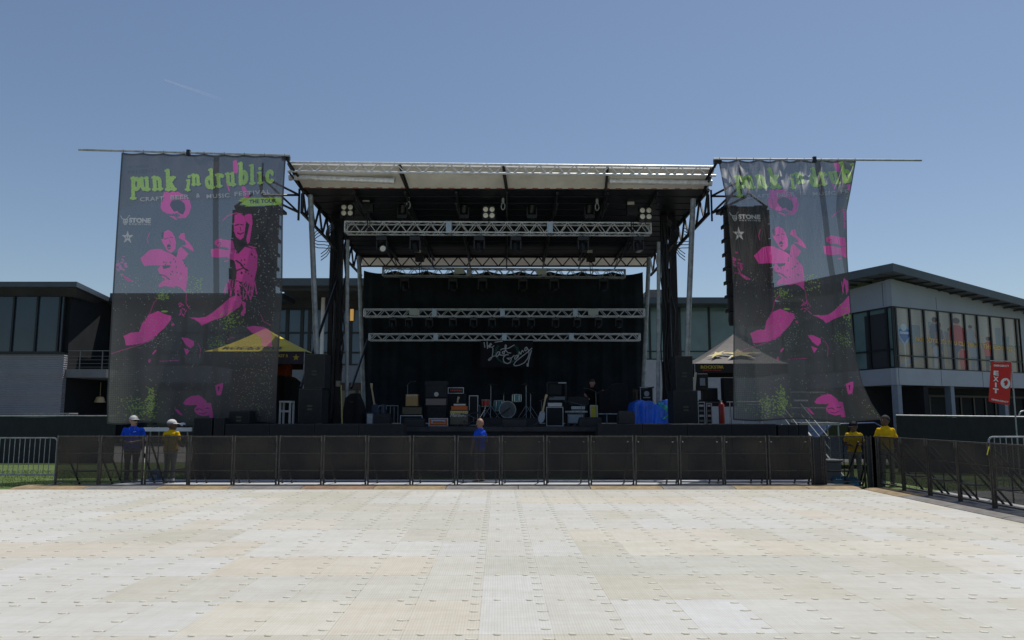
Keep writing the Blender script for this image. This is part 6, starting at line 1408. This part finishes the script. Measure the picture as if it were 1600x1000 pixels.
for k,ch in enumerate('EXIT'): ftext(m,ch,.29,.27+k*.145,.115,.24 if ch!='I' else .07,bold=.05)
ftext(m,'EMERGENCY',.52,.93,.04,.80); pts=[fl_(.73+.235*math.cos(a),.50+.125*math.sin(a)) +Vector((0,-.008,0)) for a in np.linspace(0,2*PI,25)[:-1]]; m.prism3(pts,(0,.002,0)); m.build('white_lettering',mat('flag_white',(.75,.75,.75),.7),fr_)
m=M(); ftext(m,'9',.73,.50,.13,.20,bold=.04); m.v=[(a,b_-.006,c) for a,b_,c in m.v]; m.build('red_number',MATS['red_flag'],fr_)
m=M(); top=c2+Vector((.03,.0,.03)); m.bar((top.x-.01,fy,-.06),(top.x,fy,top.z),.02,8); m.bar((top.x+.0,fy,top.z),(c1.x-.02,fy,c1.z+.03),.012,6); m.build('pole',ALUD,t)
# round-backed chair tops over the right fence
m=M(); q=U(1592,648,22.3); m.path([(q.x-.0,22.3,q.z-.02),(q.x+.05,22.3,q.z+.08),(q.x+.12,22.3,q.z+.11),(q.x+.5,22.3,q.z+.11)],.018,6); tag(m.build('chair_rail',ALU),'pale bent tube showing over the right fence beside the flag pole','rail')
# contrail
A=Vector(U(258,125,4000)); B=Vector(U(345,155,4600)); m=M(); m.bar(A,B,2.6,8,r2=9); m.build if 0 else None
cm=bpy.data.materials.new('thin_vapour'); cm.use_nodes=True; n=cm.node_tree; n.nodes.clear(); o_=n.nodes.new('ShaderNodeOutputMaterial'); mx=n.nodes.new('ShaderNodeMixShader'); tr=n.nodes.new('ShaderNodeBsdfTransparent'); df=n.nodes.new('ShaderNodeBsdfTranslucent'); df.inputs[0].default_value=(.9,.9,.9,1)
g_=n.nodes.new('ShaderNodeTexCoord'); s_=n.nodes.new('ShaderNodeSeparateXYZ'); mr=n.nodes.new('ShaderNodeMapRange'); mr.inputs['To Min'].default_value=.16; mr.inputs['To Max'].default_value=.0
n.links.new(g_.outputs['Generated'],s_.inputs[0]); n.links.new(s_.outputs[0],mr.inputs[0]); n.links.new(mr.outputs[0],mx.inputs[0]); n.links.new(tr.outputs[0],mx.inputs[1]); n.links.new(df.outputs[0],mx.inputs[2]); n.links.new(mx.outputs[0],o_.inputs[0])
tag(m.build('contrail',cm),'faint white contrail high in the sky at the upper left','contrail')
# ================================================================== PEOPLE
def capsule(mb,p,q,r1,r2,n=14,k=5):
    p=Vector(p); q=Vector(q); d=(q-p); L=max(d.length,1e-5); d=d/L if L>1e-4 else Vector((0,0,1)); u=d.orthogonal().normalized(); w_=d.cross(u); rings=[]
    for i in range(k+1): a=-PI/2+PI/2*i/k; rings.append((p+d*(r1*math.sin(a)),r1*math.cos(a)))
    for i in range(k+1): a=PI/2*i/k; rings.append((q+d*(r2*math.sin(a)),r2*math.cos(a)))
    vs=[]; 
    for c,r in rings:
        r=max(r,1e-4)
        for i in range(n): a=2*PI*i/n; vs.append(c+u*math.cos(a)*r+w_*math.sin(a)*r)
    fs=[(j*n+i,j*n+(i+1)%n,(j+1)*n+(i+1)%n,(j+1)*n+i) for j in range(len(rings)-1) for i in range(n)]+[tuple(range(n-1,-1,-1)),tuple(range((len(rings)-1)*n,len(rings)*n))]
    mb.add(vs,fs)
def ellipsoid(mb,c,r,n=18,k=12,R=None):
    vs=[]; c=Vector(c)
    for j in range(k+1):
        b_=-PI/2+PI*j/k
        for i in range(n):
            a=2*PI*i/n; v=Vector((r[0]*max(math.cos(b_),1e-3)*math.cos(a),r[1]*max(math.cos(b_),1e-3)*math.sin(a),r[2]*math.sin(b_))); vs.append(c+(R@v if R else v))
    fs=[(j*n+i,j*n+(i+1)%n,(j+1)*n+(i+1)%n,(j+1)*n+i) for j in range(k) for i in range(n)]+[tuple(range(n-1,-1,-1)),tuple(range(k*n,(k+1)*n))]
    mb.add(vs,fs)
def loft(mb,rings,n=24):
    vs=[]
    for (cx,cy,z,rx,ry) in rings:
        for i in range(n):
            a=2*PI*i/n; vs.append((cx+rx*math.copysign(abs(math.cos(a))**.85,math.cos(a)),cy+ry*math.copysign(abs(math.sin(a))**.85,math.sin(a)),z))
    fs=[(j*n+i,j*n+(i+1)%n,(j+1)*n+(i+1)%n,(j+1)*n+i) for j in range(len(rings)-1) for i in range(n)]+[tuple(range(n-1,-1,-1)),tuple(range((len(rings)-1)*n,len(rings)*n))]
    mb.add(vs,fs)
def cloth_mat(name,col,b=.35): return mat(name,col,.9,spec=.15,noise=.25,nscale=7,bump=b,bscale=11)
EYEW=mat('eye_white',(.55,.53,.5),.3); EYED=mat('eye_dark',(.02,.015,.01),.3); LIP=mat('lips',(.22,.08,.07),.6)
def person(label,x,y,z,rot,shirt,pants,skin,shoes,arms,H=1.78,girth=1.0,head_yaw=0,head_pitch=0,cap=None,glasses=False,hair=None,shorts=False,lean=0,back_text=None,chest_mark=False,badge=False,stance=.11,visor=False):
    """arms: ((elbow),(wrist),(fingertip direction)) right then left, in metres for a 1.78 m body that faces -Y"""
    s=H/1.78; g=girth; t=thing('person',label,'person',(0,0,0)); mb=M(); prim=[]     # region ids: 0 skin 1 shirt 2 trousers 3 shoes
    def cap_(p,q,r1,r2,reg): capsule(mb,p,q,r1,r2); prim.append((Vector(p),Vector(q),r1,r2,reg))
    lx=lambda zz_: -lean*max(0,zz_-.95)     # forward lean
    hs=1.13/s; g0=g; T=[(0,0,.84,.155*g,.115*g),(0,.0,.93,.175*g,.13*g),(0,lx(1.02),1.02,.168*g,.128*g),(0,lx(1.15)-.01*(g-1)*8,1.15,.165*g,.125*g*(1+(g-1)*.6)),(0,lx(1.30),1.30,.185*g,.125*g),(0,lx(1.40),1.40,.180*g,.112*g),(0,lx(1.45),1.45,.145*g,.088*g),(0,lx(1.49)+.01,1.49,.090,.072),(0,lx(1.53)+.01,1.53,.062,.062)]
    loft(mb,T); prim.append(('torso',None,0,0,1))
    nb=Vector((0,lx(1.5)+.015,1.48)); hc=Vector((0,lx(1.65)-.01-lean*.05,1.665-.11*(hs-1)))
    cap_(nb,hc+Vector((0,.02,-.06)),.058,.056,0)
    Rh=Matrix.Rotation(head_yaw,3,'Z')@Matrix.Rotation(head_pitch,3,'X')
    hp=lambda v: hc+Rh@(Vector(v)*hs)
    for c,r in (((0,.012,.022),(.078,.096,.100)),((0,-.012,-.035),(.062,.078,.078)),((0,-.05,-.075),(.036,.035,.028)),((0,-.094,-.018),(.012,.018,.017)),((0,-.086,.005),(.009,.014,.03)),((.078,.01,-.005),(.010,.022,.032)),((-.078,.01,-.005),(.010,.022,.032)),((0,-.078,.035),(.05,.018,.012)),((0,-.085,-.052),(.022,.010,.010))):
        r=tuple(q*hs for q in r); ellipsoid(mb,hp(c),r,R=Rh); prim.append((hp(c),hp(c),max(r),max(r),0))
    for k in (-1,1):
        hip=(k*.085*g,0,.90); kn=(k*(stance*.95),-.015,.50); an_=(k*stance,.02,.09)
        cap_(hip,kn,.090*g,.064 if not shorts else .075,2); 
        if shorts:
            cap_(kn,an_,.048,.036,0); cap_((kn[0],kn[1],.53),(kn[0]*1.0,kn[1],.47),.076,.078,2)
        else: cap_(kn,an_,.066,.060,2); cap_((an_[0],an_[1],.16),(an_[0],an_[1],.07),.062,.064,2)
        capsule(mb,(k*stance,.03,.045),(k*(stance+.02),-.14,.035),.045,.036); prim.append((Vector((k*stance,.03,.045)),Vector((k*(stance+.02),-.14,.035)),.045,.036,3))
    for k,(el,wr,fd,curl) in zip((-1,1),arms):
        sh=Vector((k*.165*g,lx(1.41),1.405)); el=Vector(el); wr=Vector(wr); m_=sh.lerp(el,.62)
        cap_(sh,m_,.062*g,.058,1); cap_(m_,el,.046,.040,0); cap_(el,wr,.040,.027,0)
        d=Vector(fd).normalized(); side=d.cross(Vector((0,0,1))); side=(side if side.length>.1 else Vector((1,0,0))).normalized(); up=side.cross(d).normalized()
        cap_(wr,wr+d*.055,.027,.030,0); pc=wr+d*.03
        ellipsoid(mb,pc+d*.03,(.036,.036,.036)); prim.append((pc+d*.03,pc+d*.03,.036,.036,0))
        for i,(o_,L_) in enumerate(((-.027,.068),(-.009,.078),(.009,.073),(.027,.058))):
            b0=pc+d*.045+side*o_; d1=(d-up*curl*.6).normalized(); b1=b0+d1*L_*.5; d2=(d-up*curl*1.8).normalized(); b2=b1+d2*L_*.5
            cap_(b0,b1,.0098,.0092,0); cap_(b1,b2,.0092,.0080,0)
        th=side*(-k if False else -1)*.034; b0=pc+d*.0+th*.8; b1=b0+(d*.6+th.normalized()*.7-up*.3).normalized()*.04; b2=b1+(d-up*.4*curl).normalized()*.03
        cap_(b0,b1,.013,.011,0); cap_(b1,b2,.011,.009,0)
    me=mb.mesh('tmp',[]); o=bpy.data.objects.new('tmp',me); COL.objects.link(o)
    rm=o.modifiers.new('r','REMESH'); rm.mode='VOXEL'; rm.voxel_size=.0075; rm.use_smooth_shade=True
    sm=o.modifiers.new('s','SMOOTH'); sm.iterations=3; sm.factor=.5
    dg=bpy.context.evaluated_depsgraph_get(); bm_=bpy.data.meshes.new_from_object(o.evaluated_get(dg)); bpy.data.objects.remove(o)
    nv=len(bm_.vertices); co=np.empty(nv*3,np.float32); bm_.vertices.foreach_get('co',co); co=co.reshape(-1,3)
    # regions by nearest limb
    best=np.full(nv,1e9); reg=np.zeros(nv,int)
    for (p,q,r1,r2,rg_) in prim:
        if p=='torso':
            zz_=co[:,2]; rr=np.interp(zz_,[a[2] for a in T],[a[3] for a in T]); ry=np.interp(zz_,[a[2] for a in T],[a[4] for a in T]); cy=np.interp(zz_,[a[2] for a in T],[a[1] for a in T])
            d_=(np.hypot(co[:,0]/rr,(co[:,1]-cy)/ry)-1)*np.minimum(rr,ry); d_=np.where((zz_<.84)|(zz_>1.525),9,d_); r_=np.where(zz_<.93,2,1); sel=d_<best; reg[sel]=r_[sel]; best[sel]=d_[sel]; continue
        p=np.array(p); q=np.array(q); d=q-p; l=(d*d).sum()+1e-9; tt=np.clip(((co-p)@d)/l,0,1); d_=np.linalg.norm(co-p-tt[:,None]*d,axis=1)-(r1+(r2-r1)*tt); sel=d_<best; reg[sel]=rg_; best[sel]=d_[sel]
    zz_=co[:,2]; reg[(reg==2)&(zz_>.93)]=1; reg[(reg==1)&(zz_>1.515)&(np.hypot(co[:,0],co[:,1]-nb.y)<.09)]=0
    # cloth drape: untucked hem and soft folds
    nr=np.sin(co[:,2]*47+co[:,0]*21)*.5+np.sin(co[:,2]*29-co[:,0]*33+co[:,1]*17)*.5
    fac=np.where(reg==1,.006,np.where(reg==2,.005,0)); axy=co[:,:2]-np.stack([np.zeros(nv),np.zeros(nv)],1); nl=np.linalg.norm(axy,axis=1,keepdims=True)+1e-5
    co[:,:2]+=axy/nl*(fac*nr)[:,None]; hem=(reg==1)&(zz_<1.05)&(np.abs(co[:,0])<.24*g)&(zz_>.925); co[hem,:2]*=(1+.10*(1.05-zz_[hem])/.12)[:,None]
    co*=s; bm_.vertices.foreach_set('co',co.ravel())
    np_=len(bm_.polygons); lt=np.empty(np_,np.int32); ls=np.empty(np_,np.int32); bm_.polygons.foreach_get('loop_start',ls); lv=np.empty(len(bm_.loops),np.int32); bm_.loops.foreach_get('vertex_index',lv)
    for mm_ in (skin,shirt,pants,shoes): bm_.materials.append(mm_)
    bm_.polygons.foreach_set('material_index',reg[lv[ls]].astype(np.int32)); bm_.polygons.foreach_set('use_smooth',np.ones(np_,bool)); bm_.update()
    body=bpy.data.objects.new('body',bm_); COL.objects.link(body); body.parent=t; S_=lambda v: Vector(v)*s
    def part(mm,nm,mt_,sm_=True):
        mm.v=[tuple(Vector(v)*s) for v in mm.v]; return mm.build(nm,mt_,t,smooth=sm_)
    for k in (-1,1):
        m=M(); ellipsoid(m,hp((k*.03,-.083,.018)),(.013*hs,.008*hs,.008*hs),10,6,Rh); part(m,'eye',EYEW) if not glasses else None
        m=M(); ellipsoid(m,hp((k*.03,-.0905,.018)),(.006*hs,.004*hs,.006*hs),8,6,Rh); part(m,'pupil',EYED) if not glasses else None
    m=M(); ellipsoid(m,hp((0,-.0915,-.052)),(.024*hs,.006*hs,.007*hs),12,6,Rh); part(m,'mouth',LIP)
    if glasses:
        m=M()
        for k in (-1,1): ellipsoid(m,hp((k*.034,-.094,.016)),(.030*hs,.010*hs,.019*hs),12,8,Rh); m.bar(hp((k*.06,-.09,.02)),hp((k*.084,.0,.016)),.004,5)
        part(m,'sunglasses',mat('sunglass_black',(.01,.01,.012),.15))
    if hair:
        m=M(); vs_=[]; n=22; rows=8
        for j in range(rows+1):
            b_=PI/2-(PI/2+.25)*j/rows
            for i in range(n):
                a=2*PI*i/n; fr_=math.sin(a); low=b_ if fr_>-.2 else max(b_,.35); r=1.07
                vs_.append(hp((.078*r*math.cos(low)*math.cos(a),.012+.096*r*math.cos(low)*math.sin(a),.022+.1*r*math.sin(low))))
        m.add(vs_,[(j*n+i,j*n+(i+1)%n,(j+1)*n+(i+1)%n,(j+1)*n+i) for j in range(rows) for i in range(n)]+[tuple(range(n))]); part(m,'hair',hair)
    if cap or visor:
        cm_=cap or visor; m=M(); n=24; vs_=[]; rows=7; z0_=.045
        for j in range(rows+1):
            b_=PI/2*j/rows
            for i in range(n):
                a=2*PI*i/n; vs_.append(hp((.088*math.cos(b_)*math.cos(a)+0,.012+.105*math.cos(b_)*math.sin(a),z0_+.088*math.sin(b_))))
        if visor: vs_=vs_[:3*n]; rows=2
        m.add(vs_,[(j*n+i,j*n+(i+1)%n,(j+1)*n+(i+1)%n,(j+1)*n+i) for j in range(rows) for i in range(n)])
        c_=part(m,'cap' if cap else 'visor',cm_); m=M(); up_=[];dn_=[]
        for (rr) in (0,1):
            for i in range(11):
                a=PI+PI*.12+ (PI*.76)*i/10; X_=.088*math.cos(a); Y_=.012+.105*math.sin(a)
                q=(X_*(1+.05*rr),Y_-(.075*rr*math.sin((i/10)*PI)**.6),z0_+.004-.012*rr)
                up_.append(hp(q)); dn_.append(hp((q[0],q[1],q[2]-.006)))
        N=11; m.add(up_+dn_,[(i,i+1,N+i+1,N+i) for i in range(N-1)]+[(2*N+i,3*N+i,3*N+i+1,2*N+i+1) for i in range(N-1)]+[(N+i,N+i+1,3*N+i+1,3*N+i) for i in range(N-1)]); part(m,'brim',cm_)
    if back_text:
        m=M(); text(m,back_text,(0.01,.128*g+.012,1.33),.085,ux=(-1,0,0),wid=.21,bold=.008); m.v=[(a,.128*g+.013+lx(c)-max(0,c-1.36)*.12-(a*a)*1.0,c) for a,b_,c in m.v]; part(m,'shirt_lettering',mat('dark_print',(.03,.02,.02),.8),False)
    if chest_mark:
        m=M(); text(m,'Staff',(.085,-.130*g,1.36),.03,wid=.075); m.v=[(a,b_-.006,c) for a,b_,c in m.v]; part(m,'chest_emblem',mat('pale_embroidery',(.6,.62,.7),.7),False) if 0 else None
        m=M(); 
        for k in range(3): m.cbox((.065+.022*k,-.131*g+.004*k-.002,1.365+.004*k),(.017,.006,.020),ry=.2)
        part(m,'chest_emblem',mat('pale_embroidery',(.5,.52,.6),.7),False)
    if badge:
        m=M(); m.cbox((-.01,-.145*g-lean*.1,1.13),(.075,.006,.10)); part(m,'badge',mat('badge_white',(.6,.66,.6),.4),False); m=M(); m.bar((-.01,-.145*g,1.18),(.07,-.10,1.48),.004,4); m.bar((-.01,-.145*g,1.18),(-.07,-.10,1.48),.004,4); part(m,'lanyard',mat('lanyard',(.3,.35,.45),.7),False)
    t.location=(x,y,z); t.rotation_euler=(0,0,rot); return t
SKL=mat('light_skin',(.46,.26,.19),.55,noise=.12,nscale=14); SKD=mat('brown_skin',(.10,.048,.03),.5,noise=.12,nscale=14); SKM=mat('tan_skin',(.36,.19,.13),.55,noise=.12,nscale=14)
BLU=cloth_mat('royal_blue_polo',(.015,.085,.60)); YLW=cloth_mat('golden_yellow_shirt',(.80,.47,.012)); KH=cloth_mat('khaki_trousers',(.17,.145,.12)); LG=cloth_mat('light_grey_trousers',(.36,.37,.38)); GS=cloth_mat('grey_shorts',(.15,.15,.16)); BEI=cloth_mat('beige_trousers',(.36,.33,.27)); BLS=cloth_mat('black_clothes',(.008,.008,.009)); SHO=mat('dark_shoes',(.02,.018,.016),.6); SHW=mat('white_shoes',(.5,.5,.5),.6)
CAPW=cloth_mat('white_cap_cloth',(.62,.61,.58),.1); CAPB=cloth_mat('black_cap_cloth',(.015,.015,.018),.1)
def pp(px,Y): return U(px,700,Y).x
relaxed=(((-.27,.02,1.13),(-.26,-.08,.90),(0,-.15,-1),.5),((.27,.02,1.13),(.26,-.08,.90),(0,-.15,-1),.5))
person('man in royal blue polo, white cap and sunglasses, hands together, behind the left barriers',pp(207,19.3),19.3,-.05,.12,BLU,KH,SKL,SHO,(((-.30,.00,1.15),(-.06,-.24,1.09),(1,-.15,.05),.7),((.31,.00,1.15),(.09,-.25,1.10),(-1,-.15,.05),.6)),H=1.67,girth=1.22,head_yaw=.95,cap=CAPW,glasses=True,chest_mark=True,badge=True)
person('man in golden yellow shirt and pale cap seen from behind, letters on his back',pp(267,19.1),19.1,-.05,PI-.25,YLW,LG,SKD,SHW,(((-.27,.0,1.15),(-.20,-.22,1.05),(.5,-1,0),.5),((.27,.0,1.15),(.22,-.22,1.05),(-.5,-1,0),.5)),H=1.57,girth=1.12,head_yaw=-1.05,cap=CAPW,back_text='T.M.C.')
person('bald man in blue shirt seen from behind in the pit before the stage centre',pp(750,19.6),19.6,-.05,PI+.75,BLU,GS,SKM,SHO,(((-.26,-.02,1.15),(-.12,-.24,1.25),(.4,-.6,.5),.7),((.27,.02,1.13),(.27,-.06,.90),(0,-.15,-1),.5)),H=1.60,girth=.86,head_yaw=-.3,head_pitch=.15,shorts=True,hair=None)
person('person in yellow shirt and black visor looking down, behind the gate',pp(1335,19.1),19.1,-.05,-.35,YLW,BEI,SKD,SHW,(((-.27,-.02,1.14),(-.15,-.25,1.12),(.6,-.8,0),.6),((.27,-.02,1.14),(.12,-.27,1.14),(-.6,-.8,0),.6)),H=1.53,girth=1.02,head_yaw=-.55,head_pitch=.25,visor=CAPB,hair=mat('black_hair',(.012,.010,.009),.8))
person('tall man in a bright yellow shirt looking left, at the corner of the barriers',pp(1385,18.9),18.9,-.05,-.25,YLW,BEI,SKD,SHO,relaxed,H=1.68,girth=1.0,head_yaw=-1.15,hair=mat('black_hair',(.012,.010,.009),.8))
cz=U(926,640,25.4)
person('stage hand in black clothes reaching out beside the black covered piano',pp(925,25.4),25.4,DK,.1,BLS,BLS,SKM,SHO,(((-.27,-.08,1.18),(-.20,-.28,1.05),(.2,-1,-.2),.6),((.29,-.12,1.20),(.36,-.32,1.32),(.3,-1,.3),.8)),H=1.5,girth=.95,head_yaw=-.4,head_pitch=.25,lean=.25,hair=mat('dark_hair',(.02,.015,.012),.8))
